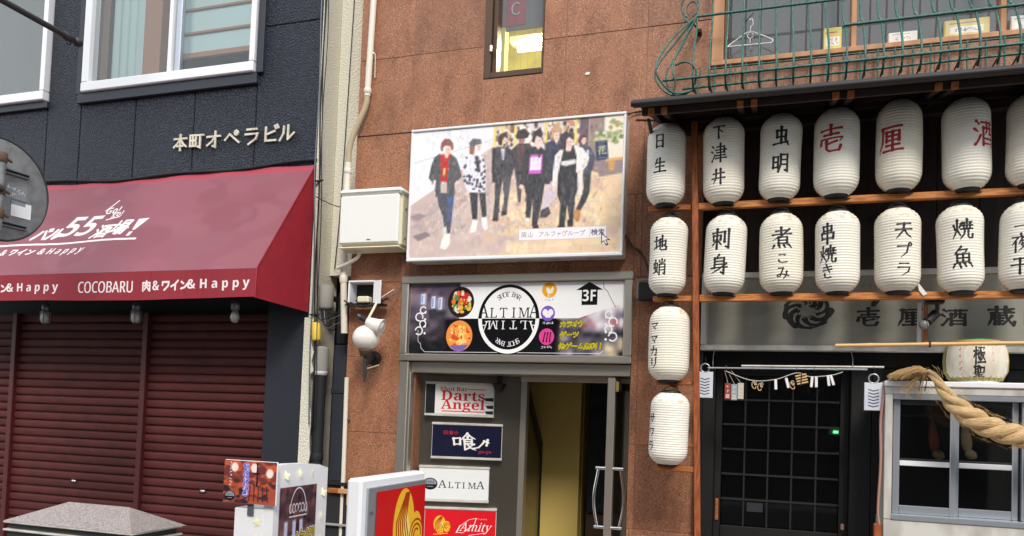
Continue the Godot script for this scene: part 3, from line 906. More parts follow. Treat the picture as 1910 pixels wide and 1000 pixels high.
	poly(img, [926, 165, 941, 162, 926, 242, 911, 323, 906, 395, 880, 386, 880, 302, 890, 203], c8(242, 236, 234))
	poly(img, [997, 152, 1051, 171, 1090, 228, 1079, 274, 1045, 316, 1015, 312, 1017, 222], c8(246, 240, 238))
	poly(img, [1024, 313, 1052, 306, 1058, 441, 1030, 448], c8(244, 238, 236))
	poly(img, [946, 163, 990, 157, 982, 185, 958, 187], c8(244, 214, 200))
	fill_poly(img, ell(971, 134, 18, 30, 20), c8(244, 214, 200))
	poly(img, [914, 153, 924, 81, 953, 68, 983, 86, 990, 119, 969, 100, 955, 115, 952, 168, 926, 175], c8(80, 74, 78))
	fill_poly(img, ell(895, 394, 10, 14, 20), c8(244, 214, 200))
	fill_poly(img, ell(1033, 309, 11, 13, 20), c8(244, 214, 200))
	folds(img, 913, 305, 1036, 575, 16, c8(76, 75, 78))
	poly(img, [706, 341, 786, 349, 769, 441, 755, 560, 730, 560, 729, 439], c8(76, 75, 78))
	poly(img, [763, 347, 837, 350, 823, 463, 797, 610, 767, 605, 771, 478], c8(82, 80, 84))
	poly(img, [726, 558, 751, 558, 752, 582, 727, 581], c8(246, 240, 236))
	poly(img, [768, 603, 806, 603, 813, 635, 777, 627], c8(80, 76, 78))
	poly(img, [710, 164, 766, 143, 806, 149, 843, 180, 851, 246, 841, 365, 706, 354, 714, 254], c8(76, 75, 78))
	poly(img, [712, 169, 736, 201, 711, 366, 678, 364, 698, 253], c8(84, 82, 85))
	poly(img, [841, 180, 869, 302, 866, 371, 842, 369], c8(86, 84, 88))
	poly(img, [738, 187, 818, 191, 816, 305, 737, 302], c8(214, 110, 206))
	poly(img, [746, 203, 810, 206, 808, 283, 743, 282], c8(252, 236, 252))
	poly(img, [772, 141, 804, 144, 790, 165], c8(244, 214, 200))
	fill_poly(img, ell(787, 110, 22, 32, 20), c8(244, 214, 200))
	poly(img, [748, 110, 759, 58, 797, 32, 814, 70, 809, 95, 775, 79, 763, 122], c8(74, 70, 73))
	fill_poly(img, ell(694, 374, 12, 14, 20), c8(244, 214, 200))
	fill_poly(img, ell(857, 381, 11, 13, 20), c8(244, 214, 200))
	folds(img, 711, 180, 851, 593, 22, c8(76, 75, 78))
	poly(img, [166, 380, 280, 392, 277, 468, 263, 630, 232, 629, 212, 521, 184, 462], c8(92, 94, 106))
	poly(img, [234, 408, 279, 406, 270, 543, 246, 563], c8(92, 112, 166))
	poly(img, [213, 595, 239, 587, 245, 639, 211, 637], c8(226, 222, 214))
	poly(img, [225, 636, 265, 634, 266, 695, 241, 728, 202, 721, 212, 673], c8(250, 248, 240))
	poly(img, [177, 148, 250, 148, 246, 200, 234, 247, 233, 319, 184, 312, 177, 233], c8(206, 60, 54))
	poly(img, [179, 140, 143, 162, 125, 210, 111, 286, 127, 308, 159, 300, 155, 365, 167, 396, 189, 401, 188, 320, 177, 233], c8(94, 96, 98))
	poly(img, [248, 148, 286, 179, 308, 233, 324, 291, 292, 323, 277, 301, 283, 403, 236, 408, 231, 319, 242, 200], c8(100, 102, 104))
	poly(img, [201, 133, 240, 136, 231, 171, 215, 172], c8(244, 214, 200))
	fill_poly(img, ell(229, 122, 19, 30, 20), c8(244, 214, 200))
	poly(img, [180, 110, 183, 76, 204, 52, 237, 56, 260, 83, 264, 121, 252, 127, 245, 102, 216, 94, 198, 104, 195, 128, 185, 126], c8(152, 102, 96))
	fill_poly(img, ell(137, 320, 11, 13, 20), c8(244, 214, 200))
	fill_poly(img, ell(292, 327, 12, 13, 20), c8(244, 214, 200))
	poly(img, [203, 235, 219, 229, 217, 274, 203, 277], c8(246, 206, 120))
	folds(img, 117, 172, 319, 404, 24, c8(96, 98, 100))
	folds(img, 177, 405, 277, 610, 12, c8(92, 94, 106))
	for q in [[1055, 128, 14], [896, 89, 19], [688, 94, 19], [585, 91, 13], [425, 120, 14], [971, 134, 18], [787, 110, 22], [229, 122, 19]]:
		for e in [-0.3, 0.42]:
			fill_poly(img, ell(q[0] + e * q[2], q[1] - 2, q[2] * 0.2, q[2] * 0.12, 8), c8(112, 86, 84))
		line(img, [Vector2(q[0] + 0.05 * q[2], q[1] + 1), Vector2(q[0] + 0.12 * q[2], q[1] + q[2] * 0.45)], 3, c8(222, 178, 164))
		line(img, [Vector2(q[0] - 0.2 * q[2], q[1] + q[2] * 0.82), Vector2(q[0] + 0.35 * q[2], q[1] + q[2] * 0.8)], 3.5, c8(206, 132, 128))
	mottle(img, 5200, 130, 40, 1180, 640, 3, 12, 0.085)
	mottle(img, 700, 0, 0, 1279, 779, 8, 26, 0.03)
	img = soften(img, 8)
	# search box and pointer
	poly(img, [690, 628, 1198, 628, 1200, 696, 692, 694], c8(250, 246, 248))
	for q in [[690, 628, 1198, 628], [692, 694, 1200, 696], [690, 628, 692, 694], [1198, 628, 1200, 696], [1107, 632, 1108, 692]]:
		line(img, [Vector2(q[0], q[1]), Vector2(q[2], q[3])], 3, c8(208, 198, 204))
	glyphs(img, "岡山", 722, 662, 34, 38, 3.4, c8(176, 166, 176))
	glyphs(img, "アルファグループ", 826, 662, 32, 34, 3.4, c8(176, 166, 176))
	glyphs(img, "検索", 1132, 661, 36, 40, 4.2, c8(104, 100, 122))
	var ax = 1172
	var ay = 668
	poly(img, [ax, ay, ax, ay + 62, ax + 16, ay + 48, ax + 28, ay + 74, ax + 42, ay + 68, ax + 30, ay + 44, ax + 52, ay + 42], c8(70, 66, 76))
	poly(img, [ax + 5, ay + 10, ax + 5, ay + 50, ax + 16, ay + 41, ax + 28, ay + 64, ax + 34, ay + 61, ax + 23, ay + 39, ax + 40, ay + 37], c8(252, 250, 252))
	return img

func bubble_text(img, text, x, y, size, adv, slope):
	glyphs(img, text, x, y, size, adv, size * 0.34, c8(40, 36, 30), false, 0.15, slope)
	glyphs(img, text, x, y, size, adv, size * 0.22, c8(238, 222, 60), false, 0.15, slope)
	glyphs(img, text, x, y, size, adv, size * 0.07, c8(70, 60, 20), false, 0.15, slope)

func scroll(img, x, y, s, flip, col):
	for k in 4:
		var r = s * (0.16 + 0.03 * (k % 2))
		ring(img, x + flip * s * 0.10 * (1 if k % 2 == 0 else -1), y + k * s * 0.34, r, s * 0.07, col, 0.4 + k, 5.6 + k)
		disc(img, Vector2(x + flip * s * 0.22, y + k * s * 0.34 + s * 0.12), s * 0.06, col)

func print_transom() -> Image:
	var W = 1620
	var H = 512
	var img = page(W, H, c8(16, 16, 20))
	poly(img, [0, 0, W, 0, W, 255, 0, 255], c8(246, 246, 246))
	# bar interior picture
	poly(img, [0, 0, 400, 0, 400, 255, 270, 255, 270, 420, 0, 420], c8(108, 92, 108))
	dabs(img, 70, 0, 0, 400, 240, 16, 60, [c8(122, 104, 118), c8(96, 80, 98), c8(140, 120, 132), c8(84, 74, 92)], 0.6)
	dabs(img, 40, 0, 240, 260, 420, 16, 50, [c8(64, 58, 66), c8(88, 78, 88), c8(48, 44, 52)], 0.5)
	dabs(img, 30, 0, 400, 400, 512, 16, 50, [c8(24, 24, 28), c8(36, 36, 40)], 0.5)
	for q in [[80, 70, 40, 80], [170, 90, 36, 90], [228, 100, 34, 90]]:
		poly(img, [q[0], q[1], q[0] + q[2], q[1] - 6, q[0] + q[2], q[1] + q[3], q[0], q[1] + q[3]], c8(224, 224, 244))
		poly(img, [q[0] + 6, q[1] + 8, q[0] + 16, q[1] + 6, q[0] + 16, q[1] + q[3] - 8, q[0] + 6, q[1] + q[3] - 8], c8(70, 110, 190))
	poly(img, [150, 185, 300, 185, 290, 240, 160, 240], c8(58, 58, 66))
	# counter picture at the right
	poly(img, [1150, 255, W, 180, W, 512, 1140, 512], c8(120, 110, 122))
	dabs(img, 90, 1320, 190, W, 340, 14, 46, [c8(214, 206, 214), c8(170, 96, 110), c8(236, 230, 236), c8(104, 96, 120), c8(150, 140, 156)], 0.6)
	dabs(img, 60, 1180, 330, W, 512, 14, 50, [c8(58, 58, 70), c8(92, 88, 100), c8(48, 46, 56), c8(170, 160, 168)], 0.5)
	dabs(img, 8, 1490, 420, 1600, 490, 12, 34, [c8(206, 188, 150), c8(222, 206, 170)], 1.2)
	img = soften(img, 26)
	for q in [[84, 74, 34, 72], [172, 92, 30, 84], [230, 102, 28, 84]]:
		poly(img, [q[0], q[1], q[0] + q[2], q[1] - 6, q[0] + q[2], q[1] + q[3], q[0], q[1] + q[3]], c8(226, 226, 246))
		poly(img, [q[0] + 6, q[1] + 8, q[0] + 14, q[1] + 6, q[0] + 14, q[1] + q[3] - 8, q[0] + 6, q[1] + q[3] - 8], c8(96, 128, 200))
	poly(img, [150, 190, 210, 184, 210, 250, 160, 255], c8(60, 58, 68))
	img = soften(img, 3)
	poly(img, [400, 0, 1140, 0, 1140, 255, 400, 255], c8(248, 248, 248))
	poly(img, [1140, 0, W, 0, W, 150, 1300, 255, 1140, 255], c8(246, 246, 247))
	poly(img, [400, 255, 1140, 255, 1140, 512, 400, 512], c8(14, 14, 18))
	poly(img, [300, 270, 420, 255, 420, 512, 300, 512], c8(18, 18, 22))
	# two round pictures of drinks and fruit
	for q in [[408, 134, 0], [404, 380, 1]]:
		fill_poly(img, ell(q[0], q[1], 104, 112, 40), c8(44, 34, 34) if q[2] == 0 else c8(244, 150, 70))
		for k in 60:
			var a = rng.randf() * TAU
			var r = sqrt(rng.randf()) * 78
			var cs = [c8(210, 50, 44), c8(240, 190, 70), c8(70, 150, 90), c8(236, 232, 224), c8(240, 120, 60)] if q[2] == 0 else [c8(250, 220, 110), c8(246, 170, 70), c8(226, 80, 50), c8(250, 206, 150)]
			fill_poly(img, ell(q[0] + r * cos(a), q[1] + r * sin(a), rng.randf_range(6, 20), rng.randf_range(8, 24), 9), cs[rng.randi() % cs.size()])
	poly(img, [330, 450, 480, 444, 440, 488, 370, 490], c8(126, 104, 180))
	# scroll ornaments
	for q in [[92, 190, 1.0], [1530, 230, -1.0]]:
		scroll(img, q[0], q[1], 150, q[2], c8(238, 238, 242))
	line(img, [Vector2(70, 340), Vector2(74, 420), Vector2(96, 440), Vector2(100, 470), Vector2(130, 498), Vector2(1460, 498), Vector2(1480, 480)], 4, c8(220, 220, 226))
	line(img, [Vector2(1470, 10), Vector2(1474, 50), Vector2(1500, 70), Vector2(1530, 130), Vector2(1560, 180)], 4, c8(90, 90, 96))
	# round crest in black and white halves
	fill_poly(img, ell(782, 262, 232, 250, 80), c8(14, 14, 18))
	var top = PackedVector2Array()
	var low = PackedVector2Array()
	for k in 41:
		var a = PI + PI * k / 40.0
		top.append(Vector2(782 + 206 * cos(a), 255 + 222 * sin(a)))
		low.append(Vector2(782 + 232 * cos(a + PI), 255 + 250 * sin(a + PI)))
	fill_poly(img, top, c8(248, 248, 248))
	fill_poly(img, low, c8(248, 248, 248))
	var inn = PackedVector2Array()
	for k in 41:
		var a = PI * k / 40.0
		inn.append(Vector2(782 + 204 * cos(a), 255 + 222 * sin(a)))
	fill_poly(img, inn, c8(14, 14, 18))
	var wd = "LTIM"
	var dk = c8(26, 26, 32)
	var wh = c8(248, 248, 248)
	for k in 4:
		latin(img, wd[k], serif, at2(782 - 117 + k * 78, 216, 100, 1.0), dk)
		latin(img, wd[3 - k], serif, at2(782 - 117 + k * 78, 300, 84, 1.12, 0.0, PI), wh)
	for q in [-192, 192]:
		latin(img, "A", serif, at2(782 + q, 204, 132, 0.9), dk)
		latin(img, "A", serif, at2(782 + q, 312, 112, 0.96, 0.0, PI), wh)
	var sb = "SHOT BAR"
	for k in 8:
		var a = -PI / 2 + (k - 3.5) * 0.17
		if sb[k] != " ":
			latin(img, sb[k], serif, at2(782 + 134 * cos(a), 224 + 142 * sin(a), 48, 1.1, 0.0, a + PI / 2), dk)
			latin(img, sb[k], serif, at2(782 - 134 * cos(a), 296 - 142 * sin(a), 48, 1.1, 0.0, a + PI / 2 + PI), wh)
	# three small round marks
	fill_poly(img, ell(1082, 56, 54, 54, 30), c8(242, 172, 40))
	poly(img, [1056, 40, 1076, 36, 1088, 52, 1104, 30, 1116, 46, 1104, 78, 1078, 84, 1062, 70], c8(252, 244, 226))
	line(img, [Vector2(1078, 84), Vector2(1072, 100), Vector2(1086, 100)], 5, c8(252, 244, 226))
	fill_poly(img, ell(1076, 220, 52, 54, 30), c8(130, 92, 196))
	for q in [1056, 1096]:
		fill_poly(img, ell(q, 214, 20, 24, 20), c8(248, 244, 252))
	poly(img, [1046, 226, 1106, 226, 1094, 250, 1060, 250], c8(248, 244, 252))
	fill_poly(img, ell(1072, 384, 56, 58, 30), c8(226, 72, 150))
	for k in 3:
		line(img, [Vector2(1048 + k * 24, 418), Vector2(1060 + k * 20, 356)], 9, c8(60, 20, 44), true)
	marks(img, 1056, 126, 12, 17, 0, 4, 2.4, c8(150, 150, 150))
	marks(img, 1048, 288, 17, 20, 0, 4, 3, c8(236, 236, 240))
	marks(img, 1042, 458, 17, 20, 0, 4, 3, c8(230, 230, 236))
	# arrow with the floor
	poly(img, [1372, 4, 1470, 60, 1430, 60, 1430, 164, 1318, 164, 1318, 60, 1276, 60], c8(20, 20, 24))
	latin(img, "3F", sans_bold, at2(1372, 100, 110, 0.86), c8(250, 250, 250))
	bubble_text(img, "カラオケ", 1190, 296, 44, 44, -0.03)
	bubble_text(img, "ダーツ", 1190, 370, 44, 46, -0.03)
	bubble_text(img, "他ゲーム無料!", 1186, 448, 44, 46, 0.0)
	return img

func print_darts() -> Image:
	var img = page(800, 420, c8(232, 230, 226))
	poly(img, [0, 0, 110, 0, 110, 420, 0, 420], c8(34, 34, 38))
	latin(img, "Shot Bar", serif_bold, at2(330, 62, 76), c8(206, 52, 58))
	line(img, [Vector2(500, 60), Vector2(700, 60)], 10, c8(206, 52, 58))
	latin(img, "Darts", serif_bold, at2(440, 160, 190, 1.0), c8(206, 40, 52))
	latin(img, "Angel", serif_bold, at2(440, 290, 180, 1.0), c8(206, 40, 52))
	line(img, [Vector2(200, 384), Vector2(690, 384)], 14, c8(206, 52, 58))
	for q in [[740, 180], [760, 290], [750, 370]]:
		poly(img, [q[0] - 50, q[1], q[0] + 60, q[1] - 10, q[0] + 60, q[1] + 44, q[0] - 30, q[1] + 40], c8(40, 40, 44))
	return half(img)

func print_kuu() -> Image:
	var img = page(800, 410, c8(22, 24, 52))
	glyphs(img, "旧酒小", 150, 96, 54, 62, 7, c8(190, 44, 58))
	var T = Transform2D(Vector2(2.7, 0), Vector2(0.2, 2.3), Vector2(370, 214))
	glyph(img, "喰", T, 26, c8(240, 238, 234), true)
	line(img, [Vector2(470, 300), Vector2(540, 280), Vector2(590, 220)], 26, c8(240, 238, 234), true)
	line(img, [Vector2(600, 196), Vector2(660, 220)], 34, c8(240, 238, 234), true)
	line(img, [Vector2(640, 180), Vector2(630, 250)], 26, c8(240, 238, 234), true)
	latin(img, "gu-gu", serif_bold, at2(612, 336, 54), c8(190, 44, 58))
	return half(img)

func crest_small(img, cx, cy, r):
	fill_poly(img, ell(cx, cy, r, r, 40), c8(28, 30, 36))
	fill_poly(img, ell(cx, cy, r * 0.86, r * 0.86, 40), c8(150, 156, 164))
	var low = PackedVector2Array()
	for k in 31:
		var a = PI * k / 30.0
		low.append(Vector2(cx + r * 0.86 * cos(a), cy + r * 0.08 + r * 0.78 * sin(a)))
	fill_poly(img, low, c8(26, 28, 34))
	for k in 5:
		line(img, [Vector2(cx - r * 0.5 + k * r * 0.25, cy - r * 0.1), Vector2(cx - r * 0.45 + k * r * 0.22, cy - r * 0.45)], r * 0.08, c8(70, 74, 84))
	line(img, [Vector2(cx - r * 0.4, cy + r * 0.45), Vector2(cx + r * 0.4, cy + r * 0.45)], r * 0.1, c8(170, 174, 180))

func print_altima() -> Image:
	var img = page(800, 430, c8(236, 238, 238))
	crest_small(img, 130, 220, 84)
	latin(img, "A", serif, at2(270, 220, 150, 0.95), c8(44, 44, 54))
	var wd = "LTIM"
	for k in 4:
		latin(img, wd[k], serif, at2(366 + k * 82 - (14 if k == 2 else 0), 230, 118, 0.92), c8(44, 44, 54))
	latin(img, "A", serif, at2(708, 220, 150, 0.95), c8(44, 44, 54))
	return half(img)

# two gold heads in profile, hair in swept strands
func emblem(img, cx, cy, s):
	var gold = c8(244, 190, 50)
	var dark = c8(170, 60, 16)
	var pale = c8(252, 228, 130)
	fill_poly(img, ell(cx - 0.16 * s, cy, 0.34 * s, 0.56 * s, 36), gold)
	fill_poly(img, ell(cx + 0.24 * s, cy + 0.16 * s, 0.22 * s, 0.36 * s, 32), gold)
	poly(img, [cx - 0.10 * s, cy - 0.3 * s, cx + 0.12 * s, cy + 0.18 * s, cx + 0.02 * s, cy + 0.36 * s, cx - 0.2 * s, cy + 0.2 * s], pale)
	for k in 6:
		line(img, [Vector2(cx - 0.12 * s + k * 0.02 * s, cy - 0.48 * s), Vector2(cx - 0.40 * s + k * 0.06 * s, cy - 0.1 * s), Vector2(cx - 0.36 * s + k * 0.09 * s, cy + 0.42 * s)], 0.035 * s, dark, true)
	for k in 3:
		ring(img, cx + 0.26 * s, cy + 0.14 * s, (0.08 + 0.07 * k) * s, 0.03 * s, dark, 0.6 + k, 5.4 + k)
	fill_poly(img, ell(cx - 0.1 * s, cy + 0.5 * s, 0.17 * s, 0.2 * s, 26), gold)
	ring(img, cx - 0.1 * s, cy + 0.5 * s, 0.1 * s, 0.03 * s, dark, 0.0, 5.0)
	line(img, [Vector2(cx - 0.46 * s, cy + 0.7 * s), Vector2(cx - 0.2 * s, cy + 0.66 * s), Vector2(cx + 0.3 * s, cy + 0.6 * s)], 0.07 * s, gold, true)

func print_amity() -> Image:
	var img = page(800, 430, c8(222, 24, 38))
	emblem(img, 200, 190, 200)
	line(img, [Vector2(360, 300), Vector2(400, 210), Vector2(500, 120), Vector2(580, 100), Vector2(560, 180), Vector2(430, 300), Vector2(360, 290), Vector2(400, 200)], 9, c8(250, 244, 244), true)
	latin(img, "Amity", serif, at2(580, 220, 150, 0.8, 0.3), c8(252, 246, 246))
	marks(img, 590, 112, 16, 20, 0, 6, 3, c8(244, 200, 200))
	line(img, [Vector2(500, 330), Vector2(600, 310), Vector2(680, 290)], 8, c8(250, 244, 244), true)
	return half(img)

func print_red_stand() -> Image:
	var img = page(640, 1120, c8(206, 18, 24))
	emblem(img, 420, 240, 420)
	latin(img, "Amity", serif, at2(320, 820, 170, 0.9, 0.3), c8(252, 240, 220))
	return half(img)

func print_bar_card() -> Image:
	var img = page(640, 560, c8(176, 86, 66))
	dabs(img, 90, 0, 0, 640, 300, 20, 70, [c8(206, 96, 62), c8(214, 128, 104), c8(176, 76, 56), c8(136, 66, 62), c8(120, 60, 62)], 0.8)
	dabs(img, 80, 0, 260, 640, 560, 16, 60, [c8(120, 58, 56), c8(84, 48, 50), c8(60, 42, 50), c8(170, 84, 60), c8(206, 92, 48)], 0.6)
	for q in [[130, 90], [370, 90], [560, 150]]:
		fill_poly(img, ell(q[0], q[1], 44, 62, 24), c8(252, 228, 216))
	img = soften(img, 18)
	for q in [[130, 90], [370, 90], [560, 150]]:
		fill_poly(img, ell(q[0], q[1], 36, 52, 24), c8(252, 234, 224))
	img = soften(img, 4)
	poly(img, [400, 20, 420, 20, 420, 330, 400, 330], c8(40, 34, 38))
	poly(img, [350, 150, 450, 150, 430, 172, 370, 172], c8(34, 30, 34))
	for k in 7:
		disc(img, Vector2(272 + (k % 2) * 8, 60 + k * 62), 40, c8(150, 140, 214))
	for k in 7:
		disc(img, Vector2(272 + (k % 2) * 8, 60 + k * 62), 26, c8(96, 84, 176))
	marks(img, 276, 60, 44, 0, 62, 7, 8, c8(226, 214, 244))
	marks(img, 84, 30, 26, 0, 42, 8, 5, c8(244, 226, 220))
	for k in 5:
		line(img, [Vector2(330 + k * 50, 330), Vector2(320 + k * 56, 520)], 12, c8(70, 44, 52), true)
	crest_small(img, 84, 470, 66)
	return half(img)

func print_bar_sheet() -> Image:
	var img = page(640, 1000, c8(84, 58, 66))
	dabs(img, 160, 0, 0, 640, 1000, 20, 70, [c8(110, 80, 84), c8(70, 48, 58), c8(136, 102, 104), c8(56, 42, 50), c8(120, 70, 70)], 0.6)
	for q in [90, 230, 350]:
		poly(img, [q, 190, q + 60, 190, q + 60, 330, q, 330], c8(206, 206, 236))
	img = soften(img, 18)
	ring(img, 320, 150, 140, 9, c8(230, 226, 236), PI, TAU)
	for k in 6:
		ring(img, 190 + k * 52, 124, 24, 8, c8(226, 222, 232), k, k + 5.0)
	line(img, [Vector2(170, 170), Vector2(470, 170)], 8, c8(226, 222, 232))
	for q in [["カラオケ", 90, 350, 96, 104], ["ダーツ", 130, 0, 0, 0]]:
		if q[2] > 0:
			glyphs(img, "カラオケ・ダ".substr(0, 4), q[1], q[2], q[3], q[4], 46, c8(240, 236, 232), false, 0.2, -0.14)
			bubble_text(img, q[0], q[1], q[2], q[3], q[4], -0.14)
	glyphs(img, "ダツ", 510, 300, 80, 90, 40, c8(240, 236, 232), false, 0.2, -0.14)
	bubble_text(img, "ダツ", 510, 300, 80, 90, -0.14)
	glyphs(img, "他ゲーム無料", 110, 540, 84, 84, 40, c8(240, 236, 232), false, 0.2, -0.08)
	bubble_text(img, "他ゲーム無料", 110, 540, 84, 84, -0.08)
	latin(img, "3F", sans_bold, at2(330, 720, 190), c8(246, 244, 244))
	return half(img)

func print_shop_board() -> Image:
	# 2.3 m x 0.48 m: painted emblem and four large brush letters
	var W = 2040
	var H = 480
	var img = page(W, H, c8(148, 148, 138))
	dabs(img, 60, 0, 0, W, H, 40, 160, [c8(152, 152, 142), c8(144, 144, 135), c8(148, 147, 136)], 0.4)
	img = soften(img, 8)
	var ink = c8(30, 32, 36)
	# round emblem of flying waves: curled strokes following the rim
	var cx = 537.0
	var cy = 240.0
	for k in 9:
		var a0 = 0.7 * k
		var pts = []
		for j in 13:
			var t = j / 12.0
			var a = a0 + t * 1.1
			var r = 118.0 - 64.0 * t * t
			pts.append(Vector2(cx + r * cos(a), cy + r * sin(a)))
		line(img, pts, 38 - (k % 3) * 8, ink, true)
		var e = pts[12]
		ring(img, e.x + 9 * cos(a0), e.y + 9 * sin(a0), 13, 8, ink, a0, a0 + 4.2)
	ring(img, cx, cy, 120, 10, ink, 0.5, 3.9)
	for k in 7:
		var a = 0.4 + k * 0.75
		ring(img, cx + 60 * cos(a), cy + 60 * sin(a), 14, 7, c8(148, 148, 138), a, a + 3.4)
	var xs = [852, 1059, 1269, 1487]
	for k in 4:
		glyph(img, ["壱", "厘", "酒", "蔵"][k], at2(xs[k], 284, 1.28), 17, ink, true)
	poly(img, [1590, 250, 1636, 248, 1636, 336, 1590, 338], c8(176, 40, 48))
	marks(img, 790, 62, 24, 34, 0, 4, 3, c8(96, 96, 94))
	return img

func print_keg() -> Image:
	var img = page(1000, 420, c8(226, 220, 200))
	dabs(img, 60, 0, 0, 1000, 420, 20, 80, [c8(230, 226, 210), c8(218, 210, 188), c8(224, 214, 200)], 1.2)
	img = soften(img, 6)
	for q in [300, 420, 580, 700]:
		line(img, [Vector2(q, 20), Vector2(q + 4, 400)], 5, c8(200, 190, 166))
	marks(img, 262, 50, 40, 0, 62, 6, 6, c8(206, 110, 110))
	marks(img, 690, 60, 24, 0, 50, 4, 4, c8(206, 130, 120))
	glyph(img, "極", at2(510, 170, 1.6), 22, c8(34, 30, 28), true)
	glyph(img, "聖", at2(510, 336, 1.6), 22, c8(34, 30, 28), true)
	return half(img)

func print_awning() -> Image:
	# slope cloth of the awning: 4.2 m x 1.06 m, lettering over the left half
	var W = 2048
	var H = 520
	var img = page(W, H, c8(134, 67, 80))  # faded pink, with the sky sheen on the slope mixed in
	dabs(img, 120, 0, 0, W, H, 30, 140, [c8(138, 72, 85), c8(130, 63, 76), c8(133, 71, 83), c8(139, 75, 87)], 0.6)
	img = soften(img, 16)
	img.fill_rect(Rect2i(0, 0, W, 26), c8(166, 54, 73))
	img = soften(img, 4)
	var w = c8(240, 232, 232)
	var k = W / 4.2
	# x measured from the left end of the cloth at x = -7.6
	glyphs(img, "バル", 1.72 * k, 292, 70, 74, 13, w, false, 0.45, -0.06)
	latin(img, "55", sans_bold, at2(2.10 * k, 250, 150, 1.1, 0.42), w)
	glyphs(img, "酒場", 2.385 * k, 286, 84, 84, 11, w, false, 0.42, -0.16)
	poly(img, [2.70 * k, 232, 2.80 * k, 226, 2.715 * k, 290, 2.69 * k, 290], w)
	poly(img, [2.675 * k, 300, 2.71 * k, 298, 2.695 * k, 322, 2.66 * k, 322], w)
	line(img, [Vector2(0.6 * k, 366), Vector2(1.351 * k, 348), Vector2(2.773 * k, 338)], 10, w)
	line(img, [Vector2(2.275 * k, 169), Vector2(2.368 * k, 117)], 7, w)
	latin(img, "Go!", sans_bold, at2(2.365 * k, 172, 50, 1.0, 0.1), w)
	latin(img, "go!", sans_bold, at2(2.44 * k, 194, 40, 1.0, 0.1), w)
	line(img, [Vector2(2.344 * k, 223), Vector2(2.478 * k, 212)], 7, w)
	glyphs(img, "肉", 1.34 * k, 390, 36, 36, 6, w, false, 0.35)
	latin(img, "&", sans_bold, at2(1.44 * k, 389, 44, 1.0, 0.35), w)
	glyphs(img, "ワイン", 1.546 * k, 388, 36, 46, 7, w, false, 0.35)
	latin(img, "& H a p p y", sans_bold, at2(2.06 * k, 386, 46, 1.02, 0.35), w)
	return img

func print_valance() -> Image:
	# 4.06 m x 0.216 m
	var W = 2048
	var H = 110
	var img = page(W, H, c8(150, 30, 46))
	var r2 = RandomNumberGenerator.new()
	r2.seed = 5
	for x in range(0, W, 3):
		var c = c8(150, 30, 46).lerp(c8(122, 26, 38), r2.randf() * 0.8)
		img.fill_rect(Rect2i(x, 0, 1 + r2.randi() % 2, H - r2.randi() % 60), c)
	var w = c8(242, 232, 232)
	var k = W / 4.08
	latin(img, "COCOBARU", sans, at2(2.70 * k, 58, 62, 0.86), w)
	latin(img, "COCOBARU", sans, at2(2.70 * k + 2, 58, 62, 0.86), w)
	for ox in [0.0, -1.805]:
		glyphs(img, "肉", (3.10 + ox) * k, 56, 44, 40, 7, w)
		latin(img, "&", sans_bold, at2((3.19 + ox) * k, 56, 50), w)
		glyphs(img, "ワイン", (3.283 + ox) * k, 56, 40, 44, 8, w)
		latin(img, "& H a p p y", sans_bold, at2((3.755 + ox) * k, 54, 50, 1.1), w)
	return img

func print_chevrons() -> Image:
	var img = page(160, 230, c8(216, 220, 230))
	for k in 6:
		var y = 56 + k * 27
		line(img, [Vector2(36, y), Vector2(80, y + 12), Vector2(126, y)], 9, c8(44, 54, 92))
	return img

# ---------------------------------------------------------------- the street
func build_street():
	structure("road", cbox(Vector3(60, 0.2, 30), 0.0), M.asphalt, Vector3(0, -0.23, 12.9))
	structure("pavement", cbox(Vector3(60, 0.3, 3.0), 0.01), M.paving, Vector3(0, -0.15, 1.4))
	for k in 30:
		structure("kerb", cbox(Vector3(0.99, 0.3, 0.15), 0.015), M.concrete, Vector3(-20.0 + k * 1.0, -0.15, 2.98))

# ---------------------------------------------------------------- the dark shuttered building
func glazed_window(b, x0, x1, y0, y1, z, mid):
	var win = Node3D.new()
	win.name = "window"
	b.add_child(win, true)
	var f = 0.075
	bx(win, "sill_frame", Vector3(x0, y0, z - 0.06), Vector3(x1, y0 + 0.085, z + 0.05), M.white_frame, 0.008)
	bx(win, "side_frame", Vector3(x0, y0 + 0.086, z - 0.06), Vector3(x0 + f, y1, z + 0.045), M.white_frame, 0.008)
	bx(win, "side_frame", Vector3(x1 - 0.05, y0 + 0.086, z - 0.06), Vector3(x1, y1, z + 0.045), M.white_frame, 0.008)
	bx(win, "head_frame", Vector3(x0, y1 + 0.001, z - 0.06), Vector3(x1, y1 + 0.06, z + 0.05), M.white_frame, 0.008)
	if mid != 0.0:
		bx(win, "sash_stile", Vector3(mid - 0.03, y0 + 0.087, z - 0.03), Vector3(mid + 0.005, y1 - 0.001, z + 0.03), M.white_frame, 0.006)
		bx(win, "sash_stile", Vector3(mid + 0.02, y0 + 0.087, z - 0.05), Vector3(mid + 0.075, y1 - 0.001, z + 0.0), M.aluminium, 0.006)
		bx(win, "pane", Vector3(x0 + f + 0.001, y0 + 0.088, z - 0.006), Vector3(mid - 0.031, y1 - 0.002, z - 0.001), M.glass, 0.0)
		bx(win, "pane", Vector3(mid + 0.076, y0 + 0.088, z - 0.034), Vector3(x1 - 0.051, y1 - 0.002, z - 0.029), M.glass, 0.0)
	else:
		bx(win, "pane", Vector3(x0 + f + 0.001, y0 + 0.088, z - 0.016), Vector3(x1 - 0.051, y1 - 0.002, z - 0.011), M.glass, 0.0)
	return win

